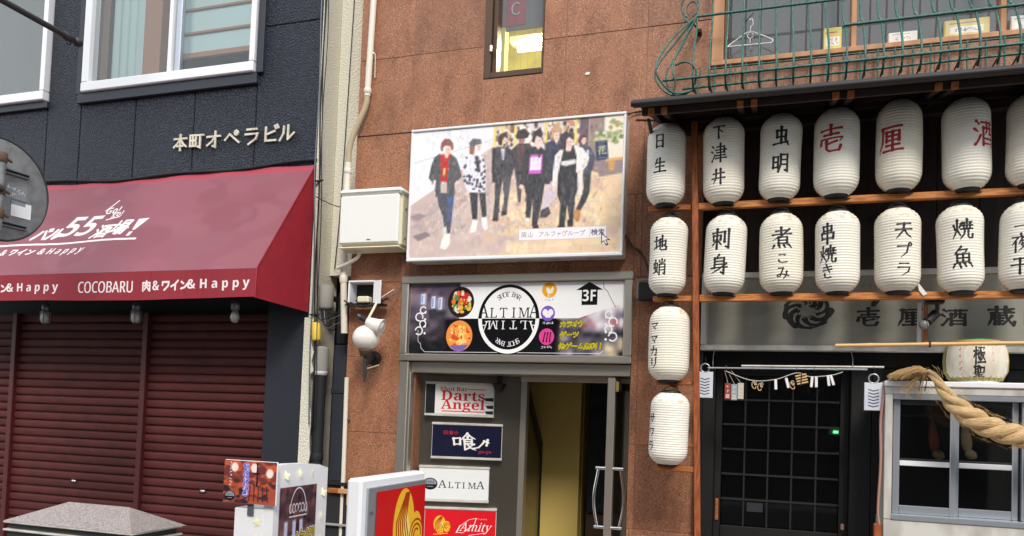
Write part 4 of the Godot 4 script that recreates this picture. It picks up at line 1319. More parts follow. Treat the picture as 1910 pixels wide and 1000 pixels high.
func build_dark_building():
	var b = thing("dark_building", "dark slate stucco building with white framed windows over a red awning", "building")
	# body: walls round the rooms, with openings for the windows and the shutters
	var zf = -0.02
	for q in [[-8.6, -6.33, 5.4], [-6.22, -5.84, 6.2], [-4.0, -3.41, 6.2]]:
		pass
	bx(b, "wall", Vector3(-8.6, 2.75, -0.3), Vector3(-3.42, 4.19, zf), M.joint, 0.0)
	bx(b, "wall", Vector3(-6.24, 4.191, -0.3), Vector3(-5.84, 5.9, zf), M.joint, 0.0)
	bx(b, "wall", Vector3(-4.0, 4.191, -0.3), Vector3(-3.42, 5.9, zf), M.joint, 0.0)
	bx(b, "wall", Vector3(-8.6, 5.901, -0.3), Vector3(-3.42, 6.6, zf), M.joint, 0.0)
	bx(b, "wall", Vector3(-8.6, 0.0, -4.0), Vector3(-8.45, 6.6, -0.301), M.dark_plain, 0.0)
	bx(b, "wall", Vector3(-3.58, 0.0, -4.0), Vector3(-3.42, 6.6, -0.301), M.dark_plain, 0.0)
	bx(b, "wall", Vector3(-8.449, 0.0, -4.0), Vector3(-3.581, 6.6, -3.85), M.dark_plain, 0.0)
	bx(b, "roof", Vector3(-8.6, 6.601, -4.0), Vector3(-3.42, 6.7, 0.1), M.dark_plain, 0.0)
	bx(b, "floor_slab", Vector3(-8.44, 3.6, -3.84), Vector3(-3.59, 3.7, -0.302), M.room, 0.0)
	# stucco panels, a joint between each two
	var cols = [[-8.6, -7.45], [-7.44, -6.84], [-6.83, -6.236], [-5.834, -5.235], [-5.225, -4.613], [-4.603, -4.002]]
	for c in cols:
		bx(b, "stucco_panel", Vector3(c[0], 3.2, -0.018), Vector3(c[1], 4.185, 0.02), M.stucco, 0.003)
	bx(b, "stucco_panel", Vector3(-6.226, 3.2, -0.018), Vector3(-5.844, 5.9, 0.02), M.stucco, 0.003)
	bx(b, "stucco_panel", Vector3(-3.992, 3.2, -0.018), Vector3(-3.412, 4.66, 0.02), M.stucco, 0.003)
	bx(b, "stucco_panel", Vector3(-3.992, 4.668, -0.018), Vector3(-3.412, 5.9, 0.02), M.stucco, 0.003)
	bx(b, "sill_trim", Vector3(-5.86, 4.19, -0.01), Vector3(-3.985, 4.275, 0.055), M.dark_plain, 0.004)
	bx(b, "jamb_trim", Vector3(-3.997, 4.276, -0.01), Vector3(-3.935, 5.9, 0.05), M.dark_plain, 0.004)
	bx(b, "jamb_trim", Vector3(-5.885, 4.276, -0.01), Vector3(-5.812, 5.9, 0.05), M.dark_plain, 0.004)
	bx(b, "sill_trim", Vector3(-8.6, 4.19, -0.01), Vector3(-6.215, 4.25, 0.05), M.dark_plain, 0.004)
	glazed_window(b, -5.805, -4.005, 4.28, 5.85, 0.03, -4.86)
	glazed_window(b, -8.5, -6.24, 4.255, 5.85, 0.03, 0.0)
	# wooden blinds and curtains hang behind the panes
	var rm = Node3D.new()
	rm.name = "curtain_set"
	b.add_child(rm, true)
	bx(rm, "curtain_post", Vector3(-5.92, 4.3, -0.2), Vector3(-5.80, 5.85, -0.12), M.room_wood, 0.005)
	bx(rm, "curtain_post", Vector3(-5.33, 4.3, -0.22), Vector3(-5.14, 5.85, -0.12), M.room_wood, 0.005)
	var pts = []
	var uvs = []
	for r in 2:
		var row = []
		var uv = []
		for k in 41:
			row.append(Vector3(-5.80 + 0.52 * k / 40.0, 4.3 + 1.55 * (1 - r), -0.24 + 0.012 * sin(k * 0.9)))
			uv.append(Vector2(k / 40.0, r))
		pts.append(row)
		uvs.append(uv)
	part(rm, "curtain", grid_mesh(pts, uvs), M.curtain)
	for k in 6:
		var y = 4.585 + k * 0.213
		bx(rm, "blind_rail", Vector3(-5.02, y, -0.2), Vector3(-4.05, y + (0.05 if k == 0 else 0.024), -0.165), M.room_wood, 0.004)
		bx(rm, "blind_sheet", Vector3(-5.02, y + (0.051 if k == 0 else 0.025), -0.19), Vector3(-4.05, y + 0.212, -0.18), M.curtain, 0.0)
	bx(rm, "grey_curtain", Vector3(-8.5, 4.25, -0.26), Vector3(-6.3, 5.85, -0.25), M.curtain_grey, 0.0)
	# ground floor
	bx(b, "pilaster", Vector3(-3.785, 0.0, -0.3), Vector3(-3.411, 3.199, 0.018), M.pilaster, 0.006)
	bx(b, "lintel", Vector3(-8.6, 2.3, -0.3), Vector3(-3.786, 2.749, -0.1), M.black_soft, 0.004)
	bx(b, "corner_strip", Vector3(-3.409, 0.0, -0.32), Vector3(-3.379, 6.6, 0.024), M.cream_stucco, 0.004)
	# shutters of curved slats between guide rails
	var slat = slat_mesh(1.0, 0.073)
	var n = 0
	for q in [[-7.95, -6.535, "red slatted roller shutter beside the round road sign"], [-6.475, -5.055, "red slatted roller shutter behind the hipped grey cabinet"], [-4.995, -3.80, "red slatted roller shutter beside the dark pilaster"]]:
		var s = thing("roller_shutter", q[2], "shutter", Vector3(q[0], 0, -0.06), 0.0, "roller shutters of the closed shop")
		for k in 32:
			var m = M.shutter if (k * 7 + n) % 3 else M.shutter2
			part(s, "slat", slat, m, Vector3(0, k * 0.073, rng.randf_range(-0.0012, 0.0012)), Vector3.ZERO, Vector3(q[1] - q[0], 1, 1))
		bx(s, "guide_rail", Vector3(-0.055, 0, -0.03), Vector3(-0.002, 2.34, 0.05), M.shutter_rail, 0.004)
		bx(s, "guide_rail", Vector3(q[1] - q[0] + 0.002, 0, -0.03), Vector3(q[1] - q[0] + (0.004 if n < 2 else 0.012), 2.34, 0.03), M.shutter_rail, 0.001)
		part(s, "latch", lathe([Vector2(0.0, -0.012), Vector2(0.03, -0.008), Vector2(0.034, 0.006), Vector2(0.0, 0.012)], 16), M.chrome, Vector3((q[1] - q[0]) * 0.52, 0.94 - 0.073, 0.018), Vector3(PI / 2, 0, 0), Vector3(1, 1, 0.5))
		n += 1
	# raised building name
	var nm = thing("building_name", "raised off-white metal letters naming the building on dark stucco", "lettering")
	var txt = "本町オペラビル"
	var xs = [2.876, 3.039, 3.210, 3.395, 3.582, 3.760, 3.915]
	for k in 7:
		var st = SurfaceTool.new()
		st.begin(Mesh.PRIMITIVE_TRIANGLES)
		var j = 0
		for s in GLYPH[txt[k]]:
			var line_pts = PackedVector2Array()
			for i in range(0, s.size(), 2):
				line_pts.append(Vector2((s[i] - 50) * 0.00152, (50 - s[i + 1]) * 0.00152))
			for pg in Geometry2D.offset_polyline(line_pts, 0.0078, Geometry2D.JOIN_MITER, Geometry2D.END_SQUARE):
				if not Geometry2D.is_polygon_clockwise(pg):
					prism_into(st, pg, 0.012 + 0.0005 * j, 0.012)
					j += 1
		part(nm, "letter", st.commit(), M.cream_paint, Vector3(xs[k] - 7.6, 3.762, 0.026))
	build_awning()

func slat_mesh(w, h) -> ArrayMesh:
	var prof = []
	for k in 7:
		var t = k / 6.0
		prof.append(Vector2(h * (0.02 + 0.86 * t), 0.004 + 0.008 * minf(1.0, minf(t, 1.0 - t) * 6.0) + 0.003 * sin(PI * t)))
	prof.append(Vector2(h * 0.90, -0.008))
	prof.append(Vector2(h * 1.02, -0.008))
	var pts = []
	var uvs = []
	for p in prof:
		pts.append([Vector3(0, p.x, p.y), Vector3(w, p.x, p.y)])
		uvs.append([Vector2(0, p.x), Vector2(1, p.x)])
	return grid_mesh(pts, uvs)

func build_awning():
	var a = thing("awning", "faded crimson shop awning with white lettering on slope and valance", "awning")
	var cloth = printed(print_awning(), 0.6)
	var weave = ntex(noise(0.3, FastNoiseLite.TYPE_SIMPLEX, 2, 91), 256, [])
	for m in [cloth]:
		m.rim_enabled = true
		m.rim = 0.3
	var rows = 16
	var cols = 64
	var pts = []
	var uvs = []
	for r in rows + 1:
		var t = float(r) / rows
		var row = []
		var uv = []
		for c in cols + 1:
			var s = float(c) / cols
			var x1 = lerpf(-3.412, -3.516, t)
			var x = lerpf(-7.6, x1, s)
			var sag = -0.022 * sin(PI * t) * (1.0 + 0.3 * sin(s * 17.0)) + 0.005 * sin(s * 31.0 + t * 3.0) * sin(PI * t) + 0.004 * sin(s * 57.0 - t * 5.0) * exp(-t * 4.0) + 0.006 * exp(-pow((s - 0.93 - 0.03 * t) / 0.012, 2.0)) * sin(PI * t)
			var p = Vector3(x, lerpf(3.478, 2.57, t), lerpf(0.03, 0.55, t)) + Vector3(0, 0.5, 0.86) * sag
			if r == 0:
				p.y += 0.012 * sin(s * 9.0)
			row.append(p)
			uv.append(Vector2((x + 7.6) / 4.2, t))
		pts.append(row)
		uvs.append(uv)
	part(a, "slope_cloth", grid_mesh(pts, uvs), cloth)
	pts = []
	uvs = []
	for r in 5:
		var t = r / 4.0
		var row = []
		var uv = []
		for c in 61:
			var s = c / 60.0
			var x = lerpf(-7.6, -3.518, s)
			row.append(Vector3(x, 2.568 - 0.212 * t - 0.006 * t * sin(s * 11.0), 0.552 + 0.006 * t * sin(s * 40.0)))
			uv.append(Vector2((x + 7.6) / 4.08, t))
		pts.append(row)
		uvs.append(uv)
	var val = part(a, "valance", grid_mesh(pts, uvs), printed(print_valance(), 0.6))
	# side gusset
	var red = sm(c8(158, 26, 44), 0.6)
	tri_tex(red, ntex(noise(0.02, FastNoiseLite.TYPE_SIMPLEX_SMOOTH, 4, 93), 256, [[0.0, Color(0.88, 0.88, 0.88)], [1.0, Color.WHITE]]), 1.5)
	var st = SurfaceTool.new()
	st.begin(Mesh.PRIMITIVE_TRIANGLES)
	var g = [Vector3(-3.412, 3.475, 0.03), Vector3(-3.514, 2.57, 0.55), Vector3(-3.516, 2.356, 0.55), Vector3(-3.412, 2.322, 0.03)]
	var nn = (g[1] - g[0]).cross(g[3] - g[0]).normalized()
	if nn.x < 0:
		nn = -nn
	quad(st, g[0], g[1], g[2], g[3], nn)
	part(a, "side_gusset", st.commit(), red)
	part(a, "corner_seam", tube([Vector3(-3.411, 3.478, 0.03), Vector3(-3.513, 2.571, 0.553), Vector3(-3.515, 2.356, 0.553)], 0.005, 6), red)
	part(a, "front_bar", tube([Vector3(-7.6, 2.39, 0.53), Vector3(-3.53, 2.39, 0.53)], 0.014, 8), M.dark_metal)
	for x in [-7.4, -6.1, -4.8, -3.56]:
		part(a, "arm", tube([Vector3(x, 3.40, 0.03), Vector3(x, 2.55, 0.52), Vector3(x, 2.38, 0.53)], 0.012, 8), M.dark_metal)
	var cp = []
	for k in 60:
		var s = k / 59.0
		cp.append(Vector3(lerpf(-7.6, -3.40, s), 3.50 + 0.012 * sin(s * 21.0) + 0.014 * sin(s * 8.0), 0.035))
	part(a, "edge_flashing", tube(cp, 0.013, 6), M.black_soft)
	# glass jar lamps under it
	var names = ["cylindrical caged lamp hanging under awning beside the road sign end", "cylindrical caged lamp hanging under awning below the middle lettering", "small glass bulb lamp hanging under awning near its side gusset"]
	var at = [Vector3(-5.66, 2.24, 0.40), Vector3(-4.725, 2.24, 0.40), Vector3(-3.80, 2.24, 0.40)]
	for k in 3:
		var l = thing("pendant_lamp", names[k], "lamp", at[k], 0.0, "lamps under the awning")
		part(l, "cord", tube([Vector3(0, 0.115, 0), Vector3(0, 0.2, 0)], 0.004, 6), M.black)
		part(l, "socket", lathe([Vector2(0.0, 0.05), Vector2(0.03, 0.052), Vector2(0.032, 0.1), Vector2(0.012, 0.118), Vector2(0.0, 0.12)], 16), M.grey_metal)
		if k < 2:
			part(l, "glass_jar", lathe([Vector2(0.0, -0.05), Vector2(0.03, -0.045), Vector2(0.04, -0.02), Vector2(0.04, 0.05), Vector2(0.0, 0.052)], 16), M.jar_grey)
			for j in 6:
				var an = TAU * j / 6
				part(l, "cage_wire", tube([Vector3(0.043 * cos(an), 0.055, 0.043 * sin(an)), Vector3(0.045 * cos(an), -0.03, 0.045 * sin(an)), Vector3(0.01 * cos(an), -0.06, 0.01 * sin(an))], 0.0025, 5), M.dark_metal)
		else:
			part(l, "bulb", lathe([Vector2(0.0, -0.05), Vector2(0.022, -0.042), Vector2(0.036, -0.012), Vector2(0.03, 0.02), Vector2(0.018, 0.05), Vector2(0.0, 0.052)], 18), M.jar_grey)

# ---------------------------------------------------------------- the granite building
func cut(rects: Array, hole: Rect2) -> Array:
	var out = []
	for r in rects:
		if not r.intersects(hole):
			out.append(r)
			continue
		var x0 = r.position.x
		var x1 = r.end.x
		var y0 = r.position.y
		var y1 = r.end.y
		var hx0 = maxf(x0, hole.position.x)
		var hx1 = minf(x1, hole.end.x)
		var hy0 = maxf(y0, hole.position.y)
		var hy1 = minf(y1, hole.end.y)
		if hx0 > x0:
			out.append(Rect2(x0, y0, hx0 - x0, y1 - y0))
		if hx1 < x1:
			out.append(Rect2(hx1, y0, x1 - hx1, y1 - y0))
		if hy0 > y0:
			out.append(Rect2(hx0, y0, hx1 - hx0, hy0 - y0))
		if hy1 < y1:
			out.append(Rect2(hx0, hy1, hx1 - hx0, y1 - hy1))
	return out

func build_granite_building():
	var g = thing("granite_building", "reddish brown granite-clad building with narrow lit window and barred wide window", "building")
	var holes = [Rect2(-2.04, 4.04, 0.455, 1.2), Rect2(-2.61, 0.0, 1.725, 2.588), Rect2(-0.41, 3.958, 2.6, 1.4), Rect2(-0.44, 0.0, 3.5, 3.62)]
	var ys = [0.0, 0.28, 0.845, 1.41, 1.98, 2.55, 3.12, 3.69, 4.285, 4.875, 5.465, 6.1]
	var xs = [-3.07, -2.61, -2.03, -1.418, -0.838, -0.25, 0.34, 0.93, 1.52, 2.2]
	for r in ys.size() - 1:
		for c in xs.size() - 1:
			var cell = [Rect2(xs[c], ys[r], xs[c + 1] - xs[c], ys[r + 1] - ys[r])]
			for h in holes:
				cell = cut(cell, h)
			for q in cell:
				if q.size.x < 0.012 or q.size.y < 0.012:
					continue
				var z = rng.randf_range(-0.0015, 0.0015)
				bx(g, "granite_slab", Vector3(q.position.x + 0.0016, q.position.y + 0.0016, -0.03), Vector3(q.end.x - 0.0016, q.end.y - 0.0016, z), M["granite%d" % ((r * 3 + c * 2 + r * c) % 3)], 0.0022)
	var walls = [Rect2(-3.07, 0, 5.27, 6.1)]
	for h in holes:
		walls = cut(walls, h)
	var mortar = sm(c8(164, 124, 104), 0.9)
	for q in walls:
		bx(g, "wall", Vector3(q.position.x, q.position.y, -0.28), Vector3(q.end.x, q.end.y, -0.0045), mortar, 0.0)
	bx(g, "side_wall", Vector3(-3.07, 0, -4.0), Vector3(-3.0, 6.1, -0.281), M.grey_render, 0.0)
	bx(g, "back_wall", Vector3(-2.999, 0, -4.0), Vector3(2.2, 6.1, -3.9), M.grey_render, 0.0)
	bx(g, "side_wall", Vector3(2.13, 0, -3.899), Vector3(2.2, 6.1, -0.281), M.grey_render, 0.0)
	bx(g, "roof", Vector3(-3.07, 6.101, -4.0), Vector3(2.2, 6.2, 0.0), M.grey_render, 0.0)
	# a chip in the stone
	part(g, "chip", prism(PackedVector2Array([Vector2(-0.018, 0), Vector2(-0.004, 0.012), Vector2(0.02, 0.008), Vector2(0.014, -0.006), Vector2(-0.01, -0.008)]), 0.003), M.paper, Vector3(-1.255, 4.0, 0.004))
	# seam stain line of sealant over the doorway
	bx(g, "sealant_line", Vector3(-3.06, 3.688, 0.001), Vector3(-0.84, 3.694, 0.0045), M.rust_joint, 0.001)
	narrow_window(g)
	wide_window(g)
	entrance(g)

func narrow_window(g):
	var w = Node3D.new()
	w.name = "window"
	g.add_child(w, true)
	var x0 = -2.038
	var x1 = -1.587
	bx(w, "side_frame", Vector3(x0, 4.042, -0.2), Vector3(x0 + 0.05, 5.23, 0.004), M.bronze, 0.004)
	bx(w, "sash_frame", Vector3(x0 + 0.051, 4.085, -0.12), Vector3(x0 + 0.085, 5.2, -0.03), M.bronze, 0.004)
	bx(w, "side_frame", Vector3(x1 - 0.012, 4.042, -0.2), Vector3(x1, 5.23, 0.003), M.bronze, 0.004)
	bx(w, "sill", Vector3(x0 + 0.051, 4.042, -0.2), Vector3(x1 - 0.013, 4.084, 0.006), M.bronze, 0.004)
	bx(w, "head", Vector3(x0 + 0.051, 5.2, -0.2), Vector3(x1 - 0.013, 5.23, 0.002), M.bronze, 0.004)
	bx(w, "pane", Vector3(x0 + 0.086, 4.086, -0.083), Vector3(x1 - 0.014, 5.199, -0.078), M.glass, 0.0)
	# wires in the glass
	for k in 7:
		part(w, "glass_wire", tube([Vector3(x0 + 0.09 + k * 0.055, 4.09, -0.086), Vector3(x0 + 0.09 + k * 0.055, 5.19, -0.086)], 0.0006, 4), M.dark_metal)
	part(w, "latch", cbox(Vector3(0.02, 0.05, 0.02), 0.004), M.chrome, Vector3(x0 + 0.055, 4.26, 0.012))
	# stairwell room behind
	var rm = Node3D.new()
	rm.name = "stair_room"
	g.add_child(rm, true)
	var yel = M.yellow_wall
	bx(rm, "wall", Vector3(-2.75, 3.5, -2.0), Vector3(-2.7, 5.5, -0.29), yel, 0.0)
	bx(rm, "wall", Vector3(-1.35, 3.5, -2.0), Vector3(-1.3, 5.5, -0.29), yel, 0.0)
	bx(rm, "wall", Vector3(-2.699, 3.5, -2.0), Vector3(-1.351, 5.5, -1.95), yel, 0.0)
	bx(rm, "floor", Vector3(-2.699, 3.5, -1.949), Vector3(-1.351, 3.55, -0.29), yel, 0.0)
	bx(rm, "ceiling", Vector3(-2.699, 5.45, -1.949), Vector3(-1.351, 5.5, -0.29), yel, 0.0)
	bx(rm, "inner_reveal", Vector3(-2.01, 4.05, -0.29), Vector3(-1.955, 4.52, -0.201), yel, 0.002)
	bx(rm, "reflection_panel", Vector3(-2.06, 4.50, -0.235), Vector3(-1.56, 5.2, -0.22), M.room, 0.002)  # added dark panel standing in for the reflection in the upper pane
	bx(rm, "notice_or_reflection", Vector3(-1.955, 4.535, -0.218), Vector3(-1.80, 5.0, -0.214), sm(c8(150, 46, 52), 0.7), 0.0)  # red sign mirrored in the glass, added as a flat patch
	part(rm, "reflection_mark", tube(arc_pts(Vector3(-1.875, 4.66, -0.212), Vector3(0.035, 0, 0), Vector3(0, 0.045, 0), 0.9, 5.6, 20), 0.006, 6), M.curtain)  # curved stroke of that mirrored sign, added as a solid ring
	bx(rm, "wall_panel", Vector3(-2.1, 3.551, -1.949), Vector3(-1.95, 5.4, -1.9), sm(c8(120, 112, 74), 0.8), 0.0)
	var lamp = thing("ceiling_lamp", "lit fluorescent tube seen through the narrow bronze window", "lamp", Vector3(-1.80, 4.72, -0.95))
	var em = sm(c8(250, 246, 230), 0.5)
	em.emission_enabled = true
	em.emission = Color(1.0, 0.96, 0.82)
	em.emission_energy_multiplier = 2.2
	part(lamp, "tube", tube([Vector3(-0.3, 0, 0), Vector3(0.4, 0, 0)], 0.028, 12), em)
	bx(lamp, "fitting", Vector3(-0.36, 0.04, -0.06), Vector3(0.43, 0.09, 0.06), M.white_box)
	part(lamp, "stem", tube([Vector3(0, 0.09, 0), Vector3(0, 0.73, 0)], 0.008, 6), M.white_box)
	var ol = OmniLight3D.new()
	ol.name = "tube_light"
	lamp.add_child(ol)
	ol.position = Vector3(0.05, -0.07, 0.08)
	ol.light_energy = 1.1
	ol.light_color = Color(1.0, 0.95, 0.78)
	ol.light_size = 0.05
	ol.omni_range = 6.0
	ol.omni_attenuation = 2.0
	ol.shadow_enabled = true

func wide_window(g):
	var w = Node3D.new()
	w.name = "window"
	g.add_child(w, true)
	bx(w, "sill", Vector3(-0.408, 3.96, -0.2), Vector3(2.18, 3.995, 0.012), M.window_wood, 0.004)
	bx(w, "side_frame", Vector3(-0.408, 3.996, -0.2), Vector3(-0.33, 5.3, 0.004), M.window_wood, 0.004)
	bx(w, "side_frame", Vector3(-0.329, 3.996, -0.18), Vector3(-0.30, 5.3, -0.02), M.bronze, 0.004)
	for x in [0.455, 1.287]:
		bx(w, "mullion", Vector3(x, 3.996, -0.12), Vector3(x + 0.032, 5.3, -0.01), M.window_wood, 0.004)
	bx(w, "head", Vector3(-0.408, 5.301, -0.2), Vector3(2.18, 5.35, 0.004), M.window_wood, 0.004)
	for q in [[-0.299, 0.454], [0.488, 1.286], [1.32, 2.17]]:
		bx(w, "pane", Vector3(q[0], 3.997, -0.062), Vector3(q[1], 5.299, -0.057), M.glass, 0.0)
	var rm = Node3D.new()
	rm.name = "upper_room"
	g.add_child(rm, true)
	bx(rm, "curtain", Vector3(-0.4, 3.9, -0.30), Vector3(2.1, 5.4, -0.29), M.room, 0.0)
	bx(rm, "floor", Vector3(-1.25, 3.75, -3.88), Vector3(2.12, 3.9, -0.29), M.room, 0.0)
	# small boxes and cards on the inner sill, against the pane
	var packs = [[0.292, 0.40, 0.145, c8(226, 214, 120), c8(206, 60, 60), "small yellow carton with red print on the wide window sill"], [0.672, 0.836, 0.068, c8(238, 236, 226), c8(150, 150, 160), "low white carton on the wide window sill"], [0.985, 1.23, 0.105, c8(226, 206, 140), c8(110, 120, 150), "long cream carton on the wide window sill"], [1.34, 1.5, 0.09, c8(222, 220, 214), c8(120, 120, 120), "white carton beside the last mullion of the wide window"]]
	for p in packs:
		var o = thing("carton", p[5], "box", Vector3((p[0] + p[1]) * 0.5, 3.9955, -0.03), 0.0, "cartons on the window sill")
		var wd = p[1] - p[0]
		bx(o, "box_body", Vector3(-wd / 2, 0, -0.025), Vector3(wd / 2, p[2], 0.02), sm(p[3], 0.6), 0.003)
		var img = page(200, 120, p[3])
		poly(img, [20, 50, 180, 50, 180, 104, 20, 104], c8(240, 236, 226))
		marks(img, 60, 78, 30, 42, 0, 3, 5, p[4])
		line(img, [Vector2(20, 24), Vector2(150, 24)], 7, p[4])
		part(o, "printed_front", sheet(wd * 0.94, p[2] * 0.9), printed(img, 0.5), Vector3(0, p[2] / 2, 0.0225))
	# clothes hanger
	var h = thing("clothes_hanger", "white plastic clothes hanger hooked behind the green window bars", "hanger", Vector3(-0.16, 4.1, 0.03))
	part(h, "shoulder", tube(spline([Vector3(-0.145, -0.03, 0), Vector3(-0.05, 0.035, 0), Vector3(0.0, 0.055, 0), Vector3(0.05, 0.035, 0), Vector3(0.125, -0.005, 0), Vector3(0.142, -0.02, 0), Vector3(0.13, -0.035, 0)], 5), 0.004, 6), M.white_frame)
	part(h, "bar", tube([Vector3(-0.145, -0.03, 0), Vector3(0.13, -0.035, 0)], 0.004, 6), M.white_frame)
	part(h, "hook", tube(spline([Vector3(0, 0.055, 0), Vector3(0.002, 0.085, 0), Vector3(0.016, 0.105, 0), Vector3(0.008, 0.14, 0), Vector3(-0.01, 0.135, 0)], 5), 0.0035, 6), M.white_frame)
	part(h, "loop", tube(arc_pts(Vector3(0, 0.03, 0), Vector3(0.018, 0, 0), Vector3(0, 0.02, 0), 0.0, TAU * 0.95, 16), 0.003, 6), M.white_frame)
	part(h, "loop", tube([Vector3(0, 0.012, 0), Vector3(0, -0.02, 0)], 0.003, 6), M.white_frame)
	part(h, "hanging_rod", tube([Vector3(-0.04, 0.134, -0.03), Vector3(0.02, 0.134, 0.086)], 0.003, 6), M.green_paint)
	window_grille()

func window_grille():
	var gr = thing("window_grille", "green painted iron window guard with bellied bars and scroll end", "grille")
	var mm = M.green_paint
	for k in 23:
		var x = -0.487 + 0.0985 * k
		part(gr, "bar", tube(spline([Vector3(x - 0.008, 5.25, 0.1), Vector3(x - 0.008, 4.25, 0.12), Vector3(x - 0.004, 3.98, 0.31), Vector3(x, 3.82, 0.39), Vector3(x, 3.72, 0.40), Vector3(x, 3.68, 0.375), Vector3(x + 0.002, 3.658, 0.33)], 4), 0.0068, 6), mm)
		part(gr, "back_bar", tube([Vector3(x + 0.01, 3.94, 0.045), Vector3(x + 0.01, 3.70, 0.05)], 0.0065, 6), mm)
		part(gr, "floor_bar", tube([Vector3(x + 0.002, 3.688, 0.34), Vector3(x + 0.01, 3.694, 0.045)], 0.0055, 6), mm)
	part(gr, "rail", tube([Vector3(-0.5, 4.25, 0.128), Vector3(1.75, 4.25, 0.128)], 0.0085, 6), mm)
	part(gr, "rail", tube([Vector3(-0.672, 3.715, 0.41), Vector3(1.75, 3.728, 0.41)], 0.0085, 6), mm)
	part(gr, "rail", tube([Vector3(-0.56, 3.697, 0.30), Vector3(1.75, 3.722, 0.30)], 0.0075, 6), mm)
	part(gr, "rail", tube([Vector3(-0.42, 3.925, 0.045), Vector3(1.75, 3.932, 0.045)], 0.0065, 6), mm)
	part(gr, "rail", tube([Vector3(0.385, 3.986, 0.318), Vector3(1.75, 3.992, 0.318)], 0.009, 6), mm)
	# splayed belly bars at the end
	for q in [[-0.715, 0.0], [-0.70, 0.09], [-0.66, -0.08], [-0.61, 0.02]]:
		part(gr, "end_bar", tube(spline([Vector3(-0.5, 4.25, 0.125), Vector3(lerpf(-0.5, q[0], 0.55), 4.0, 0.30 + q[1]), Vector3(q[0], 3.80, 0.40 + q[1]), Vector3(q[0] + 0.02, 3.69, 0.40 + q[1]), Vector3(-0.60, 3.625, 0.38 + q[1] * 0.5), Vector3(-0.50, 3.655, 0.36), Vector3(-0.47, 3.70, 0.33)], 6), 0.0065, 6), mm)
	part(gr, "scroll", tube(arc_pts(Vector3(-0.545, 4.33, 0.12), Vector3(0.055, 0, 0), Vector3(0, 0.075, 0), -1.2, 4.4, 24), 0.0065, 6), mm)
	part(gr, "scroll", tube(arc_pts(Vector3(-0.53, 4.31, 0.12), Vector3(0.035, 0, 0), Vector3(0, 0.05, 0), -0.6, 4.0, 20), 0.0055, 6), mm)
	part(gr, "scroll", tube(spline([Vector3(-0.585, 4.29, 0.12), Vector3(-0.57, 4.235, 0.12), Vector3(-0.52, 4.205, 0.12), Vector3(-0.49, 4.20, 0.02)], 5), 0.0065, 6), mm)
	part(gr, "scroll", tube(spline([Vector3(-0.60, 3.82, 0.38), Vector3(-0.53, 3.825, 0.40), Vector3(-0.47, 3.77, 0.41), Vector3(-0.475, 3.68, 0.38)], 6), 0.0065, 6), mm)
	part(gr, "wall_fixing", cbox(Vector3(0.03, 0.03, 0.05), 0.004), M.rust_joint, Vector3(-0.475, 3.72, 0.024))
	part(gr, "wall_fixing", cbox(Vector3(0.03, 0.03, 0.05), 0.004), M.rust_joint, Vector3(-0.488, 4.195, 0.024))
	part(gr, "wall_fixing", cbox(Vector3(0.03, 0.03, 0.05), 0.004), M.rust_joint, Vector3(1.25, 3.72, 0.024))

